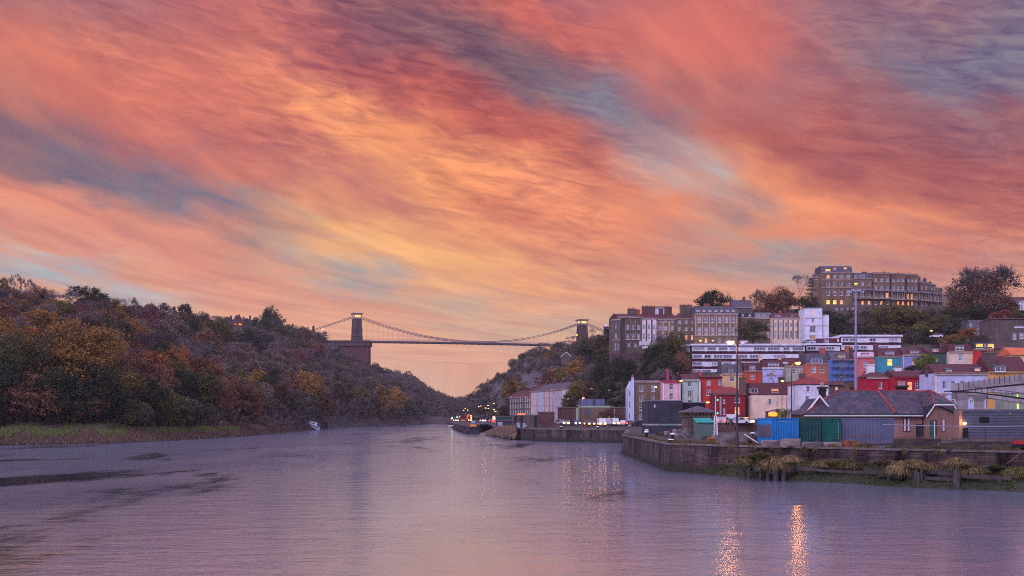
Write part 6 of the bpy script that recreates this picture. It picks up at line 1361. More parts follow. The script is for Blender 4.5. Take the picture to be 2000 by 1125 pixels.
# stone kiosk
m_kiosk = brick('kiosk_stone', (.21, .15, .115, 1), (.15, .105, .085, 1), (.08, .06, .055, 1), .7, .32, grime=.5)
k = 152/FPX; r = empty('stone_kiosk', 'small square stone pavilion with corbelled eaves and low slate pyramid roof', 'pavilion', at(1369, 152), radians(7)); W = 1.72
MB().box(-W, W, 0, 3.4, 0, 2.75).build('wall', m_kiosk, r); mb = MB()
for x in (-W, -W+.55, W-.35): mb.box(x-.02, x+.35, -.10, -.003, 0, 2.6)
mb.box(-W-.06, W+.06, -.14, 3.5, 0, .3); mb.build('pilasters', m_kiosk, r)
mb = MB(); mb.box(-W-.18, W+.18, -.18, 3.58, 2.75, 2.95)
for i in range(7): x = -W+.1+i*(2*W-.35)/6; mb.box(x, x+.16, -.34, -.02, 2.95, 3.25)
for i in range(7): y = .1+i*.5; mb.box(-W-.34, -W-.02, y, y+.16, 2.95, 3.25)
mb.box(-W-.02, W+.02, -.02, 3.42, 2.95, 3.25); mb.box(-W-.45, W+.45, -.45, 3.85, 3.25, 3.42); mb.build('corbelled_cornice', m_kiosk, r)
mb = MB(); mb.hexa([(-W-.5, -.5, 3.42), (W+.5, -.5, 3.42), (W+.5, 3.9, 3.42), (-W-.5, 3.9, 3.42)], [(-.1, 1.6, 4.25), (.1, 1.6, 4.25), (.1, 1.8, 4.25), (-.1, 1.8, 4.25)]); mb.build('roof', m_slate, r)
m_gw = mat('weathered_green_boards', (.055, .165, .135), .85, .5, 2.2, c2=(.16, .145, .135)); m_gr = mat('turquoise_roof', (.02, .30, .25), .6, .2, 1.0)
r = empty('green_shed', 'peeling green timber shed with a turquoise lean-to roof beside the stone pavilion', 'shed', at(1377.5, 140), radians(3)); W = 1.03
mb = MB(); 
for i in range(12): x = -W+i*2*W/12; mb.box(x+.006, x+2*W/12-.006, 0, .06, 0, 2.0)
mb.hexa([(-W, .062, 0), (W, .062, 0), (W, 1.9, 0), (-W, 1.9, 0)], [(-W, .062, 2.0), (W, .062, 2.0), (W, 1.9, 2.55), (-W, 1.9, 2.55)]); mb.build('wall', m_gw, r)
MB().hexa([(-W-.12, -.15, 2.0), (W+.08, -.15, 2.0), (W+.08, 2.0, 2.55), (-W-.12, 2.0, 2.55)], [(-W-.12, -.15, 2.08), (W+.08, -.15, 2.08), (W+.08, 2.0, 2.64), (-W-.12, 2.0, 2.64)]).build('roof', m_gr, r)
# lattice signal mast
r = empty('signal_mast', 'white lattice mast topped by a thin pole with green signal lights', 'mast', at(1397.5, 140)); mb = MB()
for sx in (-1, 1):
    for sy in (-1, 1): mb.tube((sx*.24, sy*.24, 0), (sx*.13, sy*.13, 2.9), .045, n=5)
for i in range(9):
    z = i*.32; w = .24-.11*z/2.9; w2 = .24-.11*(z+.32)/2.9; s = 1 if i % 2 else -1
    mb.tube((-w*s, -w, z), (w2*s, -w2, z+.32), .028, n=4); mb.tube((-w, -w, z), (w, -w, z), .028, n=4); mb.tube((-w, w*s, z), (-w2, -w2*s, z+.32), .028, n=4)
mb.tube((0, 0, 2.9), (0, 0, 5.4), .045, .03, 6); mb.build('lattice', m_white, r)
for z in (4.85, 3.2): h = MB(); h.box(.05, .33, -.1, .16, z-.14, z+.14); hb = h.build('signal_head', m_rail, r); b = MB(); b.lathe([(.02, -.09), (.10, 0), (.02, .09)], 8, (.22, -.12, z)); b.build('green_lens', emit('signal_green', (.05, 1, .35), 6), hb)
MB().box(-.5, .45, -.5, .5, 0, .5).build('pink_plinth', mat('pink_plinth', (.40, .26, .27), .8, .2, 2), r)
# brick lodge with the slate roof
m_lodge = brick('lodge_brick', (.40, .205, .165, 1), (.29, .155, .135, 1), (.24, .17, .155, 1), .23, .08, grime=.35)
m_lslate = tiles('lodge_slate', rgb(70, 68, 86), rgb(104, 82, 88), step=.34); m_ridge = mat('red_ridge_tiles', rgb(150, 66, 60), .8, .3, 2.0); m_barge = m_white; m_gut = mat('green_gutter', (.012, .05, .035), .5, .1, 1)
LD = 135.0; k = LD/FPX; X0 = (1575-1688)*k; X1 = (1802-1688)*k; XE = (1567-1688)*k
lodge = empty('brick_lodge', 'single-storey brick lodge with a big hipped slate roof and red ridge tiles', 'lodge', at(1688, LD))
def holes_px(lst): return [((a-1688)*k, (b-1688)*k, c, d_) for a, b, c, d_ in lst]
mb = facade(2*max(abs(X0), abs(X1)), 3.1, 7, []); 
mb = MB(); mb.box(X0, X1, 0, 7.5, 0, .45); mb.box(X0+.03, X1-.03, .03, 7.47, .45, 3.08); mb.build('wall', m_lodge, lodge)
ridz = 5.95; RX0 = (1636-1000)*(LD+3.75)/FPX-688*LD/FPX; RX1 = X1+.2
mb = MB(); mb.hexa([(XE, -.5, 3.05), (X1+.2, -.5, 3.05), (X1+.2, 8.0, 3.05), (XE, 8.0, 3.05)], [(RX0, 3.7, ridz), (RX1, 3.7, ridz), (RX1, 3.8, ridz), (RX0, 3.8, ridz)]); rf = mb.build('roof', m_lslate, lodge)
rd = MB(); rd.tube((RX0, 3.75, ridz+.03), (RX1, 3.75, ridz+.03), .10, n=6); rd.tube((XE, -.5, 3.1), (RX0, 3.7, ridz+.03), .09, n=6); rd.tube(((1733-1688)*k, 3.6, ridz+.02), ((1748-1688)*k, -.35, 3.2), .16, n=6); rd.build('ridge_tiles', m_ridge, rf)
gt = MB(); gt.box(XE-.02, X1+.0, -.62, -.5, 3.0, 3.14); gt.build('gutter', m_gut, rf); gt = MB(); gt.box(XE+.1, X1, -.56, -.46, 2.82, 2.99); gt.build('fascia', m_barge, rf)
# small gable at the left end
gx = (1601-1000)*(LD+1)/FPX-688*LD/FPX; mb = MB(); mb.prism([(gx-1.6, 2.9), (gx, 5.0), (gx+1.6, 2.9)], 1.2, 7); mb.build('side_gable', m_lslate, lodge)
mb = MB(); mb.prism([(gx-1.85, 2.75), (gx, 5.15), (gx, 5.42), (gx-2.05, 2.8)], .9, 1.17); mb.prism([(gx, 5.15), (gx+1.0, 3.9), (gx+1.15, 4.0), (gx, 5.42)], .9, 1.17); mb.build('side_bargeboard', m_barge, lodge)
# right-hand wing with clipped gable
WX = (1831.5-1688)*k; hw = 31*k; 
mb = MB(); y0 = -1.6
mb.prism([(WX-hw+.22, 0), (WX+hw-.22, 0), (WX+hw-.22, 3.0), (WX+1.05, 4.15), (WX-1.05, 4.15), (WX-hw+.22, 3.0)], y0, 6.5); mb.box(WX-hw+.17, WX+hw-.17, y0-.05, 6.5, 0, .45); mb.build('wing_wall', m_lodge, lodge)
A0 = (WX-hw-.1, y0-.35, 2.95); A1 = (WX-1.15, y0-.35, 4.35); A2 = (WX+1.15, y0-.35, 4.35); A3 = (WX+hw+.1, y0-.35, 2.95); T0 = (WX, y0+3.6, 5.95); T1 = (WX, 7.5, 5.95); B0 = (WX-hw-.1, 7.5, 2.95); B3 = (WX+hw+.1, 7.5, 2.95)
mb = MB(); mb.face([A0, A1, T0, T1, B0]); mb.face([A1, A2, T0]); mb.face([A2, A3, B3, T1, T0]); mb.face([A0, B0, B3, A3, A2, A1]); mb.build('wing_roof', m_lslate, lodge)
rd = MB(); rd.tube(A1, T0, .10, n=6); rd.tube(A2, T0, .07, n=6); rd.tube(T0, T1, .10, n=6); rd.tube((WX-.2, 1.0, 5.7), (RX1-1.2, 3.6, ridz), .06, n=5); rd.build('ridge_tiles', m_ridge, lodge)
def strip(pts, th, y, dy): 
    mb = MB()
    for (a, b), (c, d_) in zip(pts[:-1], pts[1:]): mb.hexa([(a, y, b-th), (c, y, d_-th), (c, y+dy, d_-th), (a, y+dy, b-th)], [(a, y, b), (c, y, d_), (c, y+dy, d_), (a, y+dy, b)])
    return mb
strip([(WX-hw-.18, 2.86), (WX-hw*.75, 3.75), (WX-1.1, 4.3), (WX+1.1, 4.3), (WX+hw*.75, 3.75), (WX+hw+.18, 2.86)], .20, y0-.45, .12).build('bargeboard', m_barge, lodge)
strip([(WX-1.15, 4.42), (WX+1.15, 4.42), (WX+hw+.22, 3.0)], .10, y0-.50, .04).build('gutter', m_gut, lodge)
def lwin(x, z0, z1, w, y): 
    f = MB(); f.box(x-w/2-.09, x+w/2+.09, y-.03, y+.02, z0-.08, z1+.12); o = f.build('window_surround', mat('maroon_surround', (.11, .022, .032), .7, .1, 1), lodge)
    f = MB(); f.box(x-w/2, x+w/2, y-.06, y-.03, z0, z1); f.build('window_blind', mat('white_blind', (.55, .52, .54), .7, .1, 1), o)
for px in (1767.3, 1774.3): lwin((px-1688)*k, 1.05, 2.55, .22, 0)
lwin((1834.3-1688)*k*.988, 1.05, 2.45, .24, y0)
dx = (1814.5-1688)*k*.988; MB().box(dx-.42, dx+.42, y0-.03, y0+.02, 0, 2.35).build('door_surround', mat('maroon_surround', (.11, .022, .032), .7, .1, 1), lodge); MB().box(dx-.34, dx+.06, y0-.07, y0-.03, 0, 2.25).build('door', mat('green_door', (.015, .13, .10), .5, .1, 1), lodge); MB().box(dx+.08, dx+.2, y0-.07, y0-.03, 0, 2.25).build('door_jamb', m_white, lodge)
MB().box((1789-1688)*k, (1799-1688)*k, -.25, -.0, 0.05, 1.9).build('dark_recess_door', m_darkroof, lodge)
def lchim(px, ztop, y, w):
    x = (px-1000)*(LD+y)/FPX-688*LD/FPX; mb = MB(); mb.box(x-w/2, x+w/2, y-.4, y+.4, 4.6, ztop-.45); mb.box(x-w/2-.1, x+w/2+.1, y-.5, y+.5, ztop-.75, ztop-.6); mb.box(x-w/2-.2, x+w/2+.2, y-.6, y+.6, ztop-.45, ztop-.2); c = mb.build('chimney', mat('sooty_brick', (.045, .03, .03), .95, .4, 2), rf)
    p = MB()
    for i in range(2 if w < 1 else 3): p.lathe([(.17, -.2), (.14, 0), (.17, .35)], 8, (x-w/2+.25+i*(w-.5)/(1 if w < 1 else 2), y, ztop)); 
    p.build('chimney_pots', mat('buff_pot', (.42, .33, .26), .8, .2, 2), c)
lchim(1606, 6.7, 5.5, .7); lchim(1761, 6.85, 5.5, 1.1)
# grey clad shed, right
m_clad = mat('slate_blue_cladding', (.080, .082, .115), .6, .2, .4); k = 126/FPX; r = empty('clad_building', 'low windowless building of dark grey horizontal cladding at the right edge', 'building', at(1960, 126)); W = 4.1
mb = MB()
for i in range(18): z = .35+i*.172; mb.hexa([(-W-.5, -.05, z), (W+4, -.05, z), (W+4, 2.2, z), (-W-.5, 2.2, z)], [(-W-.5, -.0, z+.166), (W+4, -.0, z+.166), (W+4, 2.2, z+.166), (-W-.5, 2.2, z+.166)])
mb.build('cladding', m_clad, r); MB().box(-W-.45, W+4, .02, 2.1, 0, .35).build('plinth', m_black, r); MB().box(-W-.52, W+4.1, -.1, 2.3, 3.45, 3.62).build('roof_edge', m_lead, r)
MB().box(-2.7, -1.65, -.09, -.055, 2.1, 2.75).build('louvre', m_black, r); MB().box(.6, .78, -.09, -.055, 3.0, 3.22).build('red_notice', mat('pink_notice', (.45, .18, .2), .6, .1, 1), r)
MB().box(-W-.85, -W-.505, 0, 1.6, 0, 3.45).build('brick_return', m_lodge, r)
lm = MB(); lm.lathe([(.03, -.12), (.16, -.05), (.16, .05), (.03, .1)], 10, (-W-.35, -.28, 2.02)); lm.build('wall_lamp', emit('wall_lamp', (1, .62, .22), 30), r)
lt = bpy.data.lights.new('wall_lamp_light', 'POINT'); lt.energy = 26; lt.color = (1, .55, .12); lt.shadow_soft_size = .12; lo = bpy.data.objects.new('wall_lamp_light', lt); COL.objects.link(lo); lo.parent = r; lo.location = (-W-.75, -.45, 2.15)
MB().box(-W-.45, -W-.05, -.4, -.06, 0.0, 1.5).build('meter_cabinet', m_black, r)
# walls, ledges
stone_block('long dark boundary wall behind the parked vans and shipping containers', 1395, 1572, 817.5, 843, 212, m_redbrick, .6, name='boundary_wall', cat='wall')
r = empty('strip_light', 'long glowing amber strip light along the top of the boundary wall', 'lamp', P(1453, 816.5, 211.5)); MB().box(-.8, .8, -.2, .0, 0, .09).build('light_tube', emit('amber_strip', (1, .42, .05), 4), r)
stone_block('pale concrete ledge in front of the grey clad building', 1866, 2030, 857, 861, 118, m_coping, .5, name='ledge', cat='wall')
r = empty('notice_board', 'pale notice board mounted behind the tall double-headed lamp post', 'sign', at(1438.5, 160)); MB().box(-.42, .42, 0, .05, 2.1, 2.75).build('board', mat('pale_board', (.35, .38, .55), .6, .1, 1), r); MB().tube((0, .08, 0), (0, .08, 2.7), .05).build('post', m_rail, r)
# floodlight mast
r = empty('floodlight_mast', 'very tall pale steel mast carrying four unlit floodlights, behind the lodge', 'mast', at(1671.5, 200)); m_mast = mat('galvanised_mast', rgb(140, 136, 164), .5, .12, .5)
mb = MB(); mb.tube((0, 0, 0), (0, 0, 25.2), .30, .17, 12); mb.tube((-1.0, 0, 25.0), (1.0, 0, 25.0), .07, n=6); mb.tube((-.7, 0, 25.4), (.7, 0, 25.4), .06, n=6); mb.build('post', m_mast, r)
for sx in (-1.1, -.45, .45, 1.1): mb = MB(); mb.M = Matrix.Translation((sx, -.1, 25.15 if abs(sx) < 1 else 24.95))@Matrix.Rotation(radians(-15*(1 if sx > 0 else -1)), 4, 'Y'); mb.box(-.34, .34, -.25, .25, -.1, .12); mb.build('floodlight', mat('lamp_head_grey', (.42, .42, .48), .5, .1, 1), r)
# concrete footbridge ramps
m_conc = mat('pale_concrete', (.52, .46, .50), .85, .2, .35, c2=(.34, .30, .33)); m_conc2 = mat('concrete_parapet', (.34, .30, .31), .85, .25, .5)
fb = empty('footbridge', 'pale concrete footbridge ramps forking on stout piers at the right edge', 'footbridge', (0, 0, 0))
def ramp(name, pts, dy0, dy1, m):
    mb = MB()
    for (xa, ta, ba, da), (xb, tb, bb, db) in zip(pts[:-1], pts[1:]):
        a0, a1, b0, b1 = P(xa, ba, da), P(xa, ta, da), P(xb, bb, db), P(xb, tb, db); o = Vector((0, dy0, 0)); e = Vector((0, dy1, 0))
        mb.hexa([a0+o, b0+o, b0+e, a0+e], [a1+o, b1+o, b1+e, a1+e])
    return mb.build(name, m, fb)
ramp('upper_parapet', [(1858, 748.5, 762.5, 182), (1885, 747, 762, 180), (1940, 739.5, 754.5, 172), (2030, 727.5, 746, 160)], 0, .18, m_conc2)
ramp('upper_slab', [(1858, 762.7, 764.5, 182), (1885, 762.2, 764, 180), (1940, 754.7, 757, 172), (2030, 746.2, 749, 160)], -.1, 3, m_black)
ramp('upper_soffit', [(1886, 764.3, 768, 179.5), (1940, 757.3, 766, 172), (2030, 749.4, 770, 160)], .4, 2.6, m_conc)
ramp('lower_slab', [(1864, 763.5, 765, 181), (1900, 765.5, 767.8, 176), (1950, 771.5, 774, 168), (2030, 782, 785.5, 156)], -.9, 2, m_black)
ramp('lower_fascia', [(1868, 765.3, 767.5, 181), (1900, 768, 773, 176), (1950, 774.3, 780, 168), (2030, 785.8, 793, 156)], -.8, 1.8, m_conc)
for px, d, yt, w in ((1879, 178, 770, .68), (1913, 172, 771.5, .5)):
    k = d/FPX; x = (px-1000)*k; zt = zof(yt, d); mb = MB(); mb.box(x-w, x+w, d-.6, d+.8, QZ-.5, zt); mb.hexa([(x-w, d-.6, zt-1.0), (x+w, d-.6, zt-1.0), (x+w, d+.8, zt-1.0), (x-w, d+.8, zt-1.0)], [(x-w*1.7, d-.9, zt+.1), (x+w*1.7, d-.9, zt+.1), (x+w*1.7, d+1.1, zt+.1), (x-w*1.7, d+1.1, zt+.1)]); mb.build('pier', m_conc2, fb)
mb = MB()
for i in range(16):
    px = 1862+i*10; d = 182-i*1.4; t = 748-(i*1.35 if i > 2 else 0); a = P(px, t+14, d-.15); b = P(px, t-.5, d-.15); mb.tube(a, b, .05, n=5)
for i in range(9): px = 1905+i*12; d = 175-i*1.9; y = 766+(px-1900)*.128; mb.tube(P(px, y, d-1), P(px, y-11, d-1), .045, n=5)
mb.path([P(1900, 755.5, 174), P(2010, 769.5, 158)], .05, 5); mb.build('railing', m_rail, fb)
k = 190/FPX; r = empty('glazed_tower', 'pale green building edge with a yellow-green lit strip behind the footbridge', 'building', P(1990, 822, 195)); MB().box(-1.6, 3, 0, 6, -.5, 5.4).build('wall', mat('pale_green_wall', (.30, .33, .27), .7, .2, .4), r); MB().box(-.35, 0, -.05, -.01, .3, 5.2).build('lit_strip', emit('lime_strip', (.55, .9, .1), .9), r)

# ------------------------------------------------------------------ shipping containers
def container(label, corner_px, d, L_, rot, m, m_end=None, rib=.28, Hh=2.59, Wd=2.44, extra=None, z=QZ+.04):
    """corrugated box; local origin at its near-left bottom corner, +x along the long side"""
    r = empty('shipping_container', label, 'shipping container', at(corner_px, d, z), radians(rot), 'shipping containers in a row on the quay')
    c = MB(); t = .10
    for x in (0, L_-t):
        for y in (0, Wd-t): c.box(x, x+t, y, y+t, 0, Hh)
    for zz in (0, Hh-t):
        for y in (0, Wd-t): c.box(t, L_-t, y, y+t, zz, zz+t)
        for x in (0, L_-t): c.box(x, x+t, t, Wd-t, zz, zz+t)
    c.build('frame', m_end or m, r)
    def corr(x0, x1, axis, off, inward):
        mb = MB(); n = int((x1-x0)/rib); w = (x1-x0)/n; prev = None; pts = []
        for i in range(n):
            a = x0+i*w; pts += [(a, 0), (a+w*.32, 0), (a+w*.5, 1), (a+w*.82, 1)]
        pts.append((x1, 0))
        for (a, s), (b, s2) in zip(pts[:-1], pts[1:]):
            p = lambda u, q: (u, off+inward*.06*q) if axis == 'x' else (off+inward*.06*q, u)
            A, B = p(a, s), p(b, s2); mb.face([(A[0], A[1], t), (B[0], B[1], t), (B[0], B[1], Hh-t), (A[0], A[1], Hh-t)])
        return mb
    corr(t, L_-t, 'x', .02, 1).build('side_panel', m, r); corr(t, L_-t, 'x', Wd-.02, -1).build('side_panel', m, r)
    corr(t, Wd-t, 'y', .02, 1).build('end_panel', m_end or m, r); corr(t, Wd-t, 'y', L_-.02, -1).build('end_panel', m, r)
    MB().box(t, L_-t, t, Wd-t, Hh-.07, Hh-.02).build('roof', m, r); MB().box(t, L_-t, t, Wd-t, .02, .08).build('floor', m_darkroof, r)
    if extra: extra(r)
    return r
m_cblue = mat('container_blue', (.012, .20, .52), .5, .18, .9, c2=(.01, .13, .36)); m_cgr = mat('container_dark_green', (.008, .085, .045), .55, .5, 1.6, c2=(.012, .035, .06)); m_cteal = mat('container_teal_green', (.006, .105, .085), .5, .25, 1.2); m_cgrey = mat('container_grey_blue', (.135, .145, .225), .55, .25, .8, c2=(.09, .095, .16))
m_wt = mat('white_lettering', (.55, .6, .62), .6, .1, 3)
def marks(r, n, x, y, z, dx, dz, s=.07, seed=1):
    R = random.Random(seed); mb = MB()
    for i in range(n): a = x+dx*i; b = z+dz*i; q = R.uniform(.5, 1); mb.box(a, a+s*.35, y-.012, y, b, b+s*1.4*q); mb.box(a+s*.35, a+s*.9, y-.012, y, b+s*.6*q, b+s*.9*q)
    mb.build('white_markings', m_wt, r)
def bl(r):
    mb = MB(); xs = [0.12+i*.2 for i in range(12)]; RR = random.Random(3); t = [1.95+RR.uniform(-.05, .07) for _ in xs]; b = [.72+RR.uniform(-.05, .06) for _ in xs]
    for i in range(11): mb.face([(-.004, xs[i], b[i]), (-.004, xs[i+1], b[i+1]), (-.004, xs[i+1], t[i+1]), (-.004, xs[i], t[i])])
    mb.build('painted_out_patch', mat('grey_overpaint', (.085, .075, .10), .8, .2, 1), r); marks(r, 9, .8, .0, 2.22, .17, 0, .06)
container('bright blue container with a grey painted-over patch on its end', 1508, 109, 3.1, 22, m_cblue, extra=bl)
container('dark green weathered container in the middle of the row', 1561.5, 110.5, 2.16, 3, m_cgr, Wd=2.4, extra=lambda r: MB().box(.95, 1.0, -.02, .0, .4, 1.3).box(.62, .66, -.02, 0, 1.4, 2.2).build('paint_runs', mat('blue_streak', (.03, .10, .25), .6, .2, 2), r))
container('teal green container with white characters down its right edge', 1605, 111, 1.94, 0, m_cteal, rib=.2, Wd=2.4, extra=lambda r: marks(r, 12, 1.60, -.0, .5, 0, .15, .07, 2))
container('long grey-blue container at the right end of the row', 1645, 111.5, 5.12, -2, m_cgrey, rib=.26, extra=lambda r: MB().box(.1, 5.0, -.18, -.12, .1, .16).build('lower_rail', m_lead, r))
# ------------------------------------------------------------------ quay clutter
def rough_block(name, label, cat, px, d, w, dep, h, m, rot=0, seed=1, jit=.06, z=QZ, group=None, sub=3):
    """weathered block: subdivided box with broken faces and edges"""
    bm = bmesh.new(); bmesh.ops.create_cube(bm, size=1); bmesh.ops.scale(bm, vec=(w, dep, h), verts=bm.verts); bmesh.ops.subdivide_edges(bm, edges=bm.edges, cuts=sub, use_grid_fill=True)
    for v in bm.verts:
        n = noise.noise_vector(v.co*1.7+Vector((seed*3.1, 0, 0)))*jit*2+noise.noise_vector(v.co*5+Vector((seed, 1, 0)))*jit; v.co += n
        v.co.z += h/2-.02
    me = bpy.data.meshes.new(name); bm.to_mesh(me); bm.free(); me.materials.append(m); o = obj(name, me, None, at(px, d, z)); o.rotation_euler = (0, 0, radians(rot)); tag(o, label, cat, group); return o
m_blk = mat('pinkish_concrete', (.30, .215, .20), .9, .4, 1.2, c2=(.14, .10, .095)); m_blk2 = mat('grey_concrete', (.19, .165, .18), .9, .4, 1.2, c2=(.08, .07, .075)); m_rusty = mat('rust', (.19, .055, .03), .85, .5, 1.5, c2=(.30, .13, .05)); m_timber = mat('old_timber', (.095, .068, .062), .95, .45, 1.6, c2=(.040, .030, .030), bump=.6)
GB = 'concrete blocks lying along the quay edge'
rough_block('concrete_block', 'pink-tinged concrete block in front of the blue container, left', 'block', 1503, 104.6, 1.35, .7, .55, m_blk, 4, 1, group=GB)
rough_block('concrete_block', 'large pale concrete block in front of the blue and dark green containers', 'block', 1543, 103, 1.75, .8, .72, m_blk, -3, 2, group=GB)
rough_block('concrete_block', 'low dark concrete slab before the dark green container', 'block', 1587, 102, 1.75, .7, .48, m_blk2, 2, 3, group=GB)
rough_block('concrete_block', 'pale low block before the teal green container', 'block', 1626, 101.3, 1.45, .7, .45, m_blk, 0, 4, group=GB)
rough_block('rusty_tank', 'rust-red steel tank beside the quay railing', 'tank', 1661, 101, 1.25, .8, .62, m_rusty, 3, 5, .02)
rough_block('concrete_barrier', 'long streaked grey concrete barrier left of the tall lamp post', 'block', 1418, 113.5, 2.15, .7, .95, m_blk2, 3, 6)
rough_block('concrete_barrier', 'streaked grey concrete barrier just right of the tall lamp post', 'block', 1450, 113.2, .9, .7, .9, m_blk2, 0, 16)
for i, (px, d, w, h, m, lb) in enumerate(((1290, 160, 1.5, .5, m_timber, 'dark timber pile against the charcoal block'), (1303, 158, .5, .65, m_blk, 'upright pale slab by the charcoal block'), (1322, 150, 1.1, 1.0, m_blk, 'leaning pale triangular slab left of the stone pavilion'), (1332, 149, 1.2, 1.0, m_blk2, 'rough stone heap left of the stone pavilion'),
        (1343, 147, .9, .5, m_blk2, 'low rubble in front of the stone pavilion'), (1383, 132, 1.2, .4, m_timber, 'low timber pile before the green shed'), (1392, 122, .9, .45, m_rusty, 'small rust-brown crate left of the concrete barrier'), (1467, 114, 1.1, .85, m_timber, 'tangled dark driftwood heap under the gangway'), (1478, 112, .8, .5, m_timber, 'second low driftwood heap by the gangway foot'))):
    rough_block('rubble', lb, 'rubble', px, d, w, .8, h, m, i*13 % 17-8, 20+i, .13)
gw = empty('gangway', 'white slatted gangway leaning down towards the blue container', 'gangway', at(1470, 110)); mb = MB(); a = Vector((-.72, 0, 1.02)); b = Vector((.72, -.5, .02))
for y in (0, .6): o = Vector((0, y, 0)); mb.hexa([a+o+Vector((0, 0, -.06)), b+o+Vector((0, 0, -.06)), b+o+Vector((0, .06, -.06)), a+o+Vector((0, .06, -.06))], [a+o+Vector((0, 0, .05)), b+o+Vector((0, 0, .05)), b+o+Vector((0, .06, .05)), a+o+Vector((0, .06, .05))])
mb.build('side_rails', m_wt, gw); mb = MB()
for i in range(11): p = a.lerp(b, (i+.5)/11); mb.box(p.x-.05, p.x+.05, p.y+.06, p.y+.6, p.z-.02, p.z+.02)
mb.build('treads', m_wt, gw)
for i, (px, d, h, lb) in enumerate(((1314, 134, .85, 'black mooring bollard with a white cap in front of the charcoal block'), (1310.5, 118.5, .42, 'low white-capped bollard at the very corner of the quay'), (1262.5, 150, .9, 'white-capped bollard at the left end of the charcoal block'), (1263, 178, .8, 'farther white-capped bollard left of the charcoal block'), (1470, 150, .7, 'white-capped bollard left of the blue container'), (1027, 272, .7, 'distant white-capped bollard on the far quay, leftmost'), (1096, 256, .7, 'distant white-capped bollard left of the red post'), (1167.5, 250, .7, 'distant white-capped bollard right of the red post'))):
    r = empty('bollard', lb, 'bollard', at(px, d), 0, 'mooring bollards on the quay'); mb = MB(); mb.lathe([(.26, 0), (.2, .1), (.2, h*.7)], 12); mb.build('post', m_black, r); mb = MB(); mb.lathe([(.2, h*.7), (.33, h*.78), (.30, h*.92), (.12, h)], 12); mb.build('cap', m_white, r)
r = empty('marker_post', 'thin bright red post on the far quay edge', 'post', at(1143.5, 252)); MB().tube((0, 0, 0), (0, 0, 1.9), .10, n=8).build('post', mat('red_post', (.45, .02, .02), .5, .1, 1), r)
for px, y0, y1, d, lb in ((1351.5, 762, 848, 145, 'thin bare pole rising in front of the stone pavilion'), (1310.3, 741, 822, 320, 'thin grey pole in front of the pale pink house'), (1536.5, 770, 812, 262, 'thin grey telegraph pole beside the lit porch'), (1551, 751, 815, 262, 'dark upright pole left of the white hipped-roof house')):
    k = d/FPX; r = empty('pole', lb, 'pole', P(px, y1, d)); MB().tube((0, 0, -.3), (0, 0, (y1-y0)*k), .06, .04, 6).build('shaft', m_rail, r)
fence('rusty red pipe railing in front of the grey-blue container', [W3(1642, 101.5), W3(1660, 100.4), W3(1745, 97)], 1.0, 1.2, m_rust)
fence('dark pipe railing above the timber jetty at the right edge', [W3(1752, 95.5), W3(1850, 93), W3(2030, 88.5)], 1.0, 2.6, m_rust, rails=1)
r = empty('cable', 'long pale sagging pipe strung past the lodge and the clad building', 'pipe', at(1724, 104, 4.75)); O = at(1724, 104, 4.75); mb = MB(); mb.path([at(1724+i*30, 104-i*1.2, 4.83-.10*sin(i/10*pi)-i*.004)-O for i in range(12)], .035, 6); mb.build('pipe', m_mast, r); mb = MB()
for px in (1800, 1925): q = at(px, 104-(px-1724)/30*1.2, QZ)-O; mb.tube(q, q+Vector((0, 0, 1.92)), .05, n=6)
mb.build('supports', m_rail, r)
# timber baulks stacked on the quay edge
GS = 'old timber baulks stacked on the quay edge'
for i, (x0, x1, y, h, d, lb) in enumerate(((1747, 1837, 856.5, .30, 100, 'topmost long timber baulk before the lodge wing'), (1745, 1830, 862, .28, 98.5, 'second timber baulk of the stack before the lodge'), (1742, 1822, 868.5, .34, 96, 'lowest left timber baulk at the stack by the container'),
        (1824, 1912, 869.5, .34, 94.5, 'middle low timber baulk right of the stack'), (1838, 1985, 864.5, .22, 99, 'thin long plank lying behind the low baulks'), (1915, 2010, 873.5, .36, 91.5, 'rightmost low timber baulk on the quay edge'), (1850, 1935, 875.5, .26, 92.5, 'front thin baulk beneath the middle one'))):
    k = d/FPX; mb = MB(); z = max(QZ+.0, zof(y, d)-h) ; L_ = (x1-x0)*k
    rough_block('timber_baulk', lb, 'timber', (x0+x1)/2, d, L_, .4, h, m_timber, 1.5 if i % 2 else -1.5, 40+i, .025, z=z, group=GS, sub=9)
mb = MB(); r = empty('red_launch', 'red-painted steel beam end poking in at the right edge of the quay', 'beam', at(1992, 90, QZ+.55)); MB().box(-.45, 1.6, 0, .5, 0, .26).build('red_beam', mat('red_post', (.45, .02, .02), .5, .1, 1), r); MB().box(-.45, 1.6, -.004, .5, -.3, -.003).build('dark_underside', m_black, r); MB().box(.2, .4, .1, .4, -.55, -.3).build('foot', m_black, r)
r = empty('stay_rod', 'rusty diagonal steel rod leaning against the quay wall at the right edge', 'rod', at(1966, 86.5, 1.9)); MB().tube((0, 0, 0), (1.5, .6, .95), .045).build('rod', m_rust, r)
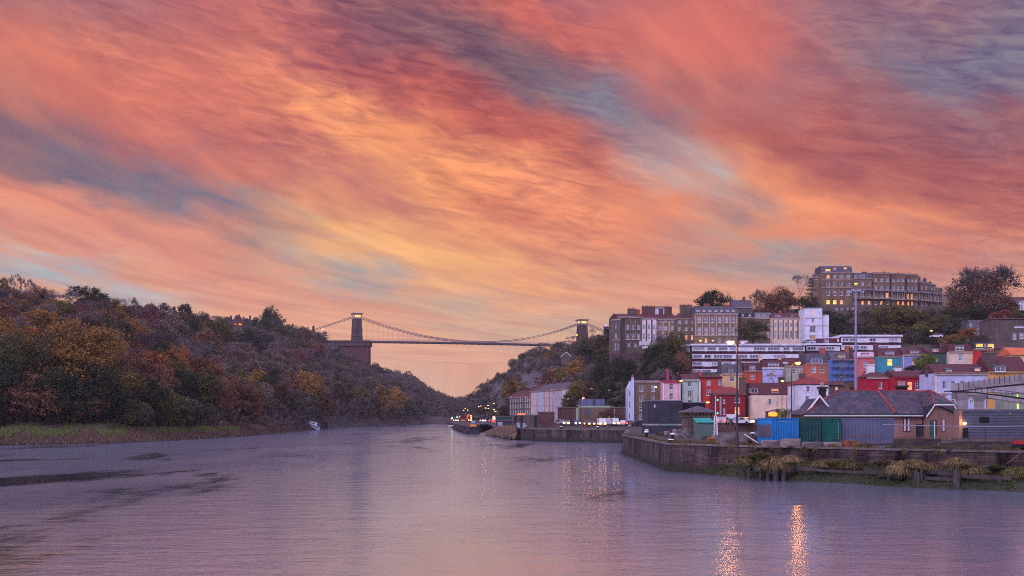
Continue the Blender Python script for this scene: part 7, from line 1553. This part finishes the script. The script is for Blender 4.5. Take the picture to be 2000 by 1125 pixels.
# person walking on the quay, dark jacket and pale legs
def person(label, loc, h, rz):
    r = empty('person', label, 'person', loc, rz)
    V = [(0, 0, .95), (0, 0, 1.18), (0, .01, 1.42), (0, -.01, 1.53), (0, -.03, 1.66), (0, -.03, 1.76), (-.17, 0, 1.42), (-.24, .05, 1.17), (-.23, -.10, .95), (.17, 0, 1.42), (.24, -.06, 1.17), (.22, -.22, .98), (-.09, 0, .90), (-.11, -.14, .50), (-.11, -.04, .08), (-.11, -.2, .03), (.09, 0, .90), (.10, .10, .50), (.10, .28, .12), (.10, .16, .03)]
    E = [(0, 1), (1, 2), (2, 3), (3, 4), (4, 5), (2, 6), (6, 7), (7, 8), (2, 9), (9, 10), (10, 11), (0, 12), (12, 13), (13, 14), (14, 15), (0, 16), (16, 17), (17, 18), (18, 19)]
    Rr = [.15, .14, .16, .06, .10, .07, .07, .055, .04, .07, .055, .04, .10, .07, .05, .04, .10, .07, .05, .04]
    me = bpy.data.meshes.new('body'); me.from_pydata([tuple(c*h/1.76 for c in v) for v in V], E, []); o = obj('body', me, r)
    o.modifiers.new('skin', 'SKIN'); 
    for i, q in enumerate(Rr): me.skin_vertices[0].data[i].radius = (q, q*.85)
    me.skin_vertices[0].data[0].use_root = True; o.modifiers.new('sub', 'SUBSURF').levels = 1; o.modifiers['sub'].render_levels = 1
    m = bpy.data.materials.new('person_clothes'); m.use_nodes = True; N = m.node_tree.nodes; L = m.node_tree.links; tc = N.new('ShaderNodeTexCoord'); sp = N.new('ShaderNodeSeparateXYZ'); L.new(tc.outputs['Object'], sp.inputs[0]); rp = N.new('ShaderNodeValToRGB'); rp.color_ramp.interpolation = 'CONSTANT'
    mr = N.new('ShaderNodeMath'); mr.operation = 'DIVIDE'; mr.inputs[1].default_value = h; L.new(sp.outputs[2], mr.inputs[0]); L.new(mr.outputs[0], rp.inputs[0]); e = rp.color_ramp.elements; e[0].color = (.02, .02, .02, 1); e[1].position = .06; e[1].color = (.28, .17, .13, 1)
    for p_, c in ((.30, (.02, .022, .03, 1)), (.52, (.015, .03, .05, 1)), (.88, (.30, .18, .14, 1)), (.96, (.03, .02, .015, 1))): q = e.new(p_); q.color = c
    L.new(rp.outputs[0], N['Principled BSDF'].inputs['Base Color']); me.materials.append(m)
    mb = MB(); mb.lathe([(.085, 0), (.11, .05), (.10, .12), (.03, .155)], 10, (0, .0, 1.66*h/1.76)); mb.build('hair', mat('dark_hair', (.02, .015, .012), .8, .2, 4), r); return r
person('walker in dark jacket and shorts on the quay just left of the tall lamp post', at(1435, 178), 1.72, radians(25))

# ------------------------------------------------------------------ mud bank, jetty and tussocks
m_mud = mat('mud_bank', (.045, .036, .030), .8, .4, .35, c2=(.030, .034, .016), bump=.6)
BK = []
for px, dw, db in ((1385, 107.6, 109), (1430, 103.5, 106.6), (1500, 99.5, 103.2), (1600, 95, 100.6), (1700, 91, 97), (1800, 87, 93.4), (1900, 84.6, 91), (2000, 82.3, 88.6), (2150, 79, 84.2), (2450, 72, 76.6)):
    s = min(1, (px-1385)/80); BK.append((px, [(dw-.8, -.5), (dw, 0.0), (dw+(db-dw)*.4, .10+.55*s), (db-.4, .3+1.0*s), (db+.3, .3+1.0*s)]))
_z = 3
def bank_surface(cols, name, m):
    xs = list(range(1385, 2450, 6)); V = []; n = 0
    for x in xs:
        for i in range(len(cols)-1):
            if cols[i][0] <= x <= cols[i+1][0]: break
        t = (x-cols[i][0])/(cols[i+1][0]-cols[i][0]); pr = [(a[0]*(1-t)+b[0]*t, a[1]*(1-t)+b[1]*t) for a, b in zip(cols[i][1], cols[i+1][1])]; L_ = []
        for a, b in zip(pr[:-1], pr[1:]):
            for q in range(4): f = q/4; L_.append((a[0]*(1-f)+b[0]*f, a[1]*(1-f)+b[1]*f))
        L_.append(pr[-1]); n = len(L_)
        for d, z in L_: X = (x-1000)/FPX*d; V.append((X, d, z+(noise.noise((X*.5, d*.5, 0))*.25+noise.noise((X*1.7, d*1.7, 3))*.12)*(1 if z > -.3 else 0)))
    F = [(i*n+j, (i+1)*n+j, (i+1)*n+j+1, i*n+j+1) for i in range(len(xs)-1) for j in range(n-1)]
    me = bpy.data.meshes.new(name); me.from_pydata(V, [], F); me.materials.append(m); me.update(); tag(obj(name, me), kind='structure'); return V
bv = bank_surface(BK, 'mud_bank', m_mud)
R3 = random.Random(8); V = []; F = []
land = [v for v in bv if v[2] > .06]
for _ in range(17000):
    b = Vector(R3.choice(land)); p = b+Vector((R3.uniform(-.3, .3), R3.uniform(-.3, .3), 0)); 
    if noise.noise((p.x*.35, p.y*.35, 4)) < -.25: continue
    h = R3.uniform(.08, .32); w = R3.uniform(.02, .05); a = R3.uniform(0, 3.14); s = Vector((cos(a)*w, sin(a)*w, 0)); n = len(V)
    V.extend([(p-s)[:], (p+s)[:], (p+Vector((R3.uniform(-.15, .15), R3.uniform(-.2, .05), h)))[:]]); F.append((n, n+1, n+2))
me = bpy.data.meshes.new('bank_plants'); me.from_pydata(V, [], F); me.materials.append(foliage('bank_plant_leaves', [F_(.020,.030,.012), F_(.038,.062,.018), F_(.075,.105,.025)])); me.update(); tag(obj('bank_plants', me), 'low green plants covering the mud below the quay wall', 'plants', kind='stuff')
# weeds along the quay edge and paving
V = []; F = []
def wall_d(px): return np.interp(px, [1216, 1303, 1424, 1600, 1760, 2000, 2500], [170, 116, 107.5, 101, 95, 89, 76])
for _ in range(15000):
    px = R3.uniform(1216, 2060); e = R3.random()**2.2; d0 = float(wall_d(px)); d = d0+.3+e*(13 if px < 1500 else 6)
    if noise.noise((px*.03, d*.3, 1)) < .0: continue
    p = at(px, d, QZ+.0 if d > d0+.9 else QZ+.06); h = R3.uniform(.06, .26)*(1 if R3.random() < .9 else 1.8); w = .03+d*.00015; s = Vector((w, 0, 0)); n = len(V); V.extend([(p-s)[:], (p+s)[:], (p+Vector((R3.uniform(-.1, .1), R3.uniform(-.1, .1), h)))[:]]); F.append((n, n+1, n+2))
for _ in range(5000):      # hanging from the wall top
    px = R3.uniform(1218, 2050); d0 = float(wall_d(px))
    if noise.noise((px*.05, 0, 9)) < .15: continue
    p = at(px, d0-.12, QZ+.04); n = len(V); s = Vector((.04, 0, 0)); V.extend([(p-s)[:], (p+s)[:], (p+Vector((R3.uniform(-.15, .15), -R3.uniform(.1, .3), -R3.uniform(.1, .6))))[:]]); F.append((n, n+1, n+2))
me = bpy.data.meshes.new('weeds'); me.from_pydata(V, [], F); me.materials.append(foliage('weed_blades', [F_(.035,.032,.016), F_(.07,.058,.026), F_(.12,.085,.04)])); me.update(); tag(obj('weeds', me), 'straggling weeds along the quay edge and hanging from the wall top', 'weeds', kind='stuff')
V = []; F = []
for _ in range(9000):      # rough grass at the sloping end of the far quay
    t = R3.random(); px = 948+t*60; d = float(np.interp(px, [948, 962, 990, 1051], [352, 330, 290, 258]))+R3.uniform(-9, 4); z = float(np.interp(px, [948, 960, 975, 1008], [.2, 1.2, 2.4, 2.9])); p = at(px, d, z*R3.random()**.4); w = .22; n = len(V)
    V.extend([(p-Vector((w, 0, 0)))[:], (p+Vector((w, 0, 0)))[:], (p+Vector((R3.uniform(-.5, .5), -.1, R3.uniform(.4, 1.0))))[:]]); F.append((n, n+1, n+2))
me = bpy.data.meshes.new('rough_grass'); me.from_pydata(V, [], F); me.materials.append(MATS['reed_blades']); me.update(); tag(obj('rough_grass', me), 'rough straw-coloured grass on the sloping end of the far quay', 'grass', kind='stuff')
def tussock_mesh(seed, n=1500, droop=1.0):
    R = random.Random(seed); V = []; F = []
    for _ in range(n):
        a = R.uniform(0, 2*pi); sp = R.uniform(.15, 1.0)**.7; L_ = R.uniform(.7, 1.1); p = Vector((R.gauss(0, .08), R.gauss(0, .08), 0)); dr = Vector((cos(a), sin(a), 0)); w = dr.cross(Vector((0, 0, 1)))*R.uniform(.012, .026); pts = []
        for i in range(5): t = i/4; pts.append(p+dr*(sp*.85*t*L_)+Vector((0, 0, L_*(1.05*t-(.55+sp*.75*droop)*t*t)*(1.15-.2*sp))))
        for i in range(4):
            k0 = 1-i/4.5; k1 = 1-(i+1)/4.5; q = len(V); V.extend([(pts[i]-w*k0)[:], (pts[i]+w*k0)[:], (pts[i+1]+w*k1)[:], (pts[i+1]-w*k1)[:]]); F.append((q, q+1, q+2, q+3))
    me = bpy.data.meshes.new('blades'); me.from_pydata(V, [], F); me.update(); return me
TM = [tussock_mesh(i, 1100+130*i, (1.0, .35, .8, .6, 1.2, .2)[i]) for i in range(6)]; m_straw = foliage('straw_blades', [F_(.05,.038,.020), F_(.12,.088,.042), F_(.25,.18,.09)]); m_strawg = foliage('green_straw_blades', [F_(.035,.036,.014), F_(.075,.075,.026), F_(.15,.13,.05)])
for i, (px, d, z, s, sz, g, lb) in enumerate(((1457, 101.2, 1.55, 1.05, 1.0, 1, 'leftmost grass tussock, greener, on the ruined jetty'), (1485, 100.2, 1.65, 1.0, 1.1, 1, 'second grass tussock from the left, green-topped'), (1513, 98.6, 1.55, 1.35, 1.15, 0, 'big straw-coloured tussock drooping below the blue container'), (1543, 98.2, 1.6, 1.0, 1.0, 0, 'tussock at the right end of the left jetty clump'),
        (1603, 97.5, 1.35, .85, .9, 0, 'small brownish tussock below the dark green container'), (1628, 97, 1.4, .9, .8, 1, 'dull green tussock below the teal container'), (1660, 96.4, 1.4, 1.2, .9, 1, 'wide grey-green tussock below the grey-blue container'), (1725, 92, 1.45, .9, .9, 0, 'short straw tussock left of the big right-hand clump'),
        (1757, 90.6, 1.5, 1.1, 1.05, 0, 'straw tussock forming the left of the right-hand clump'), (1785, 90, 1.5, 1.15, 1.05, 0, 'straw tussock overhanging the jetty posts'), (1812, 89.8, 1.45, 1.0, .85, 0, 'flat straw tussock between the two jetty posts'), (1868, 87.6, 1.45, 1.05, 1.35, 0, 'tall upright straw tussock on top of the round jetty post'),
        (1895, 87.4, 1.35, .95, .95, 0, 'tussock drooping to the right of the round jetty post'), (1946, 87.6, 1.3, .95, .75, 1, 'low dull tussock near the right edge'), (1980, 86.6, 1.35, 1.0, .85, 1, 'greenish tussock by the diagonal rod at the right edge'))):
    r = empty('grass_tussock', lb, 'grass tussock', at(px, d, z-.1), i*1.3, 'grass tussocks on the ruined timber jetty'); r.scale = (s*1.75, s*1.5, sz*1.55)
    o = obj('blades', TM[(i*5) % 6], r); 
    if not o.data.materials: o.data.materials.append(m_straw)
    o.material_slots[0].link = 'OBJECT'; o.material_slots[0].material = m_strawg if g else m_straw
    b = MB(); b.lathe([(.32, -.5), (.30, -.1), (.2, .08), (.02, .16)], 9); b.build('root_mound', m_mud, r)
jt = empty('timber_jetty', 'ruined timber jetty rails and posts sticking out of the mud under the tussocks', 'jetty', (0, 0, 0))
for (xa, da, xb, db, z, w) in ((1560, 97.6, 1600, 96.6, 1.05, .13), (1690, 93.2, 1735, 91.6, 1.0, .16), (1808, 89.2, 1862, 87.2, 1.15, .10), (1805, 88.6, 1862, 86.8, .72, .13), (1880, 86.8, 1975, 84.6, .95, .14), (1470, 100.5, 1560, 97.8, 1.1, .13), (1600, 96.6, 1690, 93.4, .95, .11), (1735, 91.6, 1808, 89.0, 1.0, .12)):
    a, b = at(xa, da, z), at(xb, db, z-.04); MB().hexa([a+Vector((0, 0, -w)), b+Vector((0, 0, -w)), b+Vector((0, .3, -w)), a+Vector((0, .3, -w))], [a+Vector((0, 0, w)), b+Vector((0, 0, w)), b+Vector((0, .3, w)), a+Vector((0, .3, w))]).build('beam', m_timber, jt)
for (px, d, z, r_) in ((1452, 101, 1.2, .14), (1462, 100.6, 1.1, .12), (1735, 91.2, 1.1, .16), (1788, 88.8, 1.35, .16), (1799, 88.6, 1.3, .15), (1793, 88.2, 1.2, .12), (1868, 86.0, 1.5, .28), (1952, 85, 1.0, .15), (1485, 99.8, 1.2, .12), (1500, 98.8, 1.2, .2), (1515, 98.0, 1.3, .24), (1530, 97.8, 1.2, .2)):
    p = at(px, d, -.3); MB().tube(p, p+Vector((.05, 0, z+.3)), r_, r_*.9, 8).build('post', m_timber, jt)

# ------------------------------------------------------------------ labels for the woodland trees
def name_trees():
    form = {'bare': 'leafless', 'half': 'thinning', 'broad': 'leafy', 'poplar': 'slender', 'conifer': 'conical', 'cedar': 'flat-topped', 'bush': 'bushy'}
    groups = {}
    for t in TREES:
        if t['label']: continue
        if t['area'] == 'left':
            top = np.interp(t['px'], [0, 300, 640, 820], [590, 625, 680, 800]); bot = np.interp(t['px'], [0, 600, 820], [860, 840, 830]); f = (bot-t['py'])/(bot-top)
            band = 'waterside foot' if f < .22 else 'lower slope' if f < .5 else 'upper slope' if f < .85 else 'skyline'
            where = band+' of left hillside'
        else:
            if t['px'] > 1560: where = 'slope below the hilltop crescent' if t['px'] < 1850 else 'slope below the huge domed tree'
            elif t['px'] > 1190: where = 'bank between retaining wall and flats'
            elif t['px'] > 1050: where = 'wooded slope above the sign gantry' if t['py'] > 730 else 'wooded slope by the right bridge tower'
            else: where = 'cliff side beyond the riverside terrace'
        t['where'] = where; groups.setdefault((form[t['kind']], t['colour'] if t['kind'] != 'bare' else 'mauve grey', where), []).append(t)
    for (fm, c, where), L_ in groups.items():
        L_.sort(key=lambda q: q['px']); n = len(L_)
        for i, t in enumerate(L_):
            noun = 'shrub' if fm == 'bushy' else 'tree'; desc = '%s %s %s' % (fm, c, noun)
            if n == 1: t['o']['label'] = 'only %s, %s' % (desc, where)
            elif i == n-1: t['o']['label'] = 'rightmost %s, %s' % (desc, where)
            else: t['o']['label'] = '%s %s from left, %s' % (ordinal(i), desc, where)
name_trees()

# ------------------------------------------------------------------ evening haze in the gorge
HAZE = 0.00010
hz = MB(); hz.box(-1000, 1150, -60, 2150, -1.0, 140)
hm = bpy.data.materials.new('evening_haze'); hm.use_nodes = True; N = hm.node_tree.nodes; N.clear()
vo = N.new('ShaderNodeVolumePrincipled'); vo.inputs['Density'].default_value = HAZE; vo.inputs['Color'].default_value = (.94, .80, .86, 1); vo.inputs['Anisotropy'].default_value = 0.2
ou = N.new('ShaderNodeOutputMaterial'); hm.node_tree.links.new(vo.outputs[0], ou.inputs['Volume'])
tag(hz.build('haze', hm), kind='stuff')
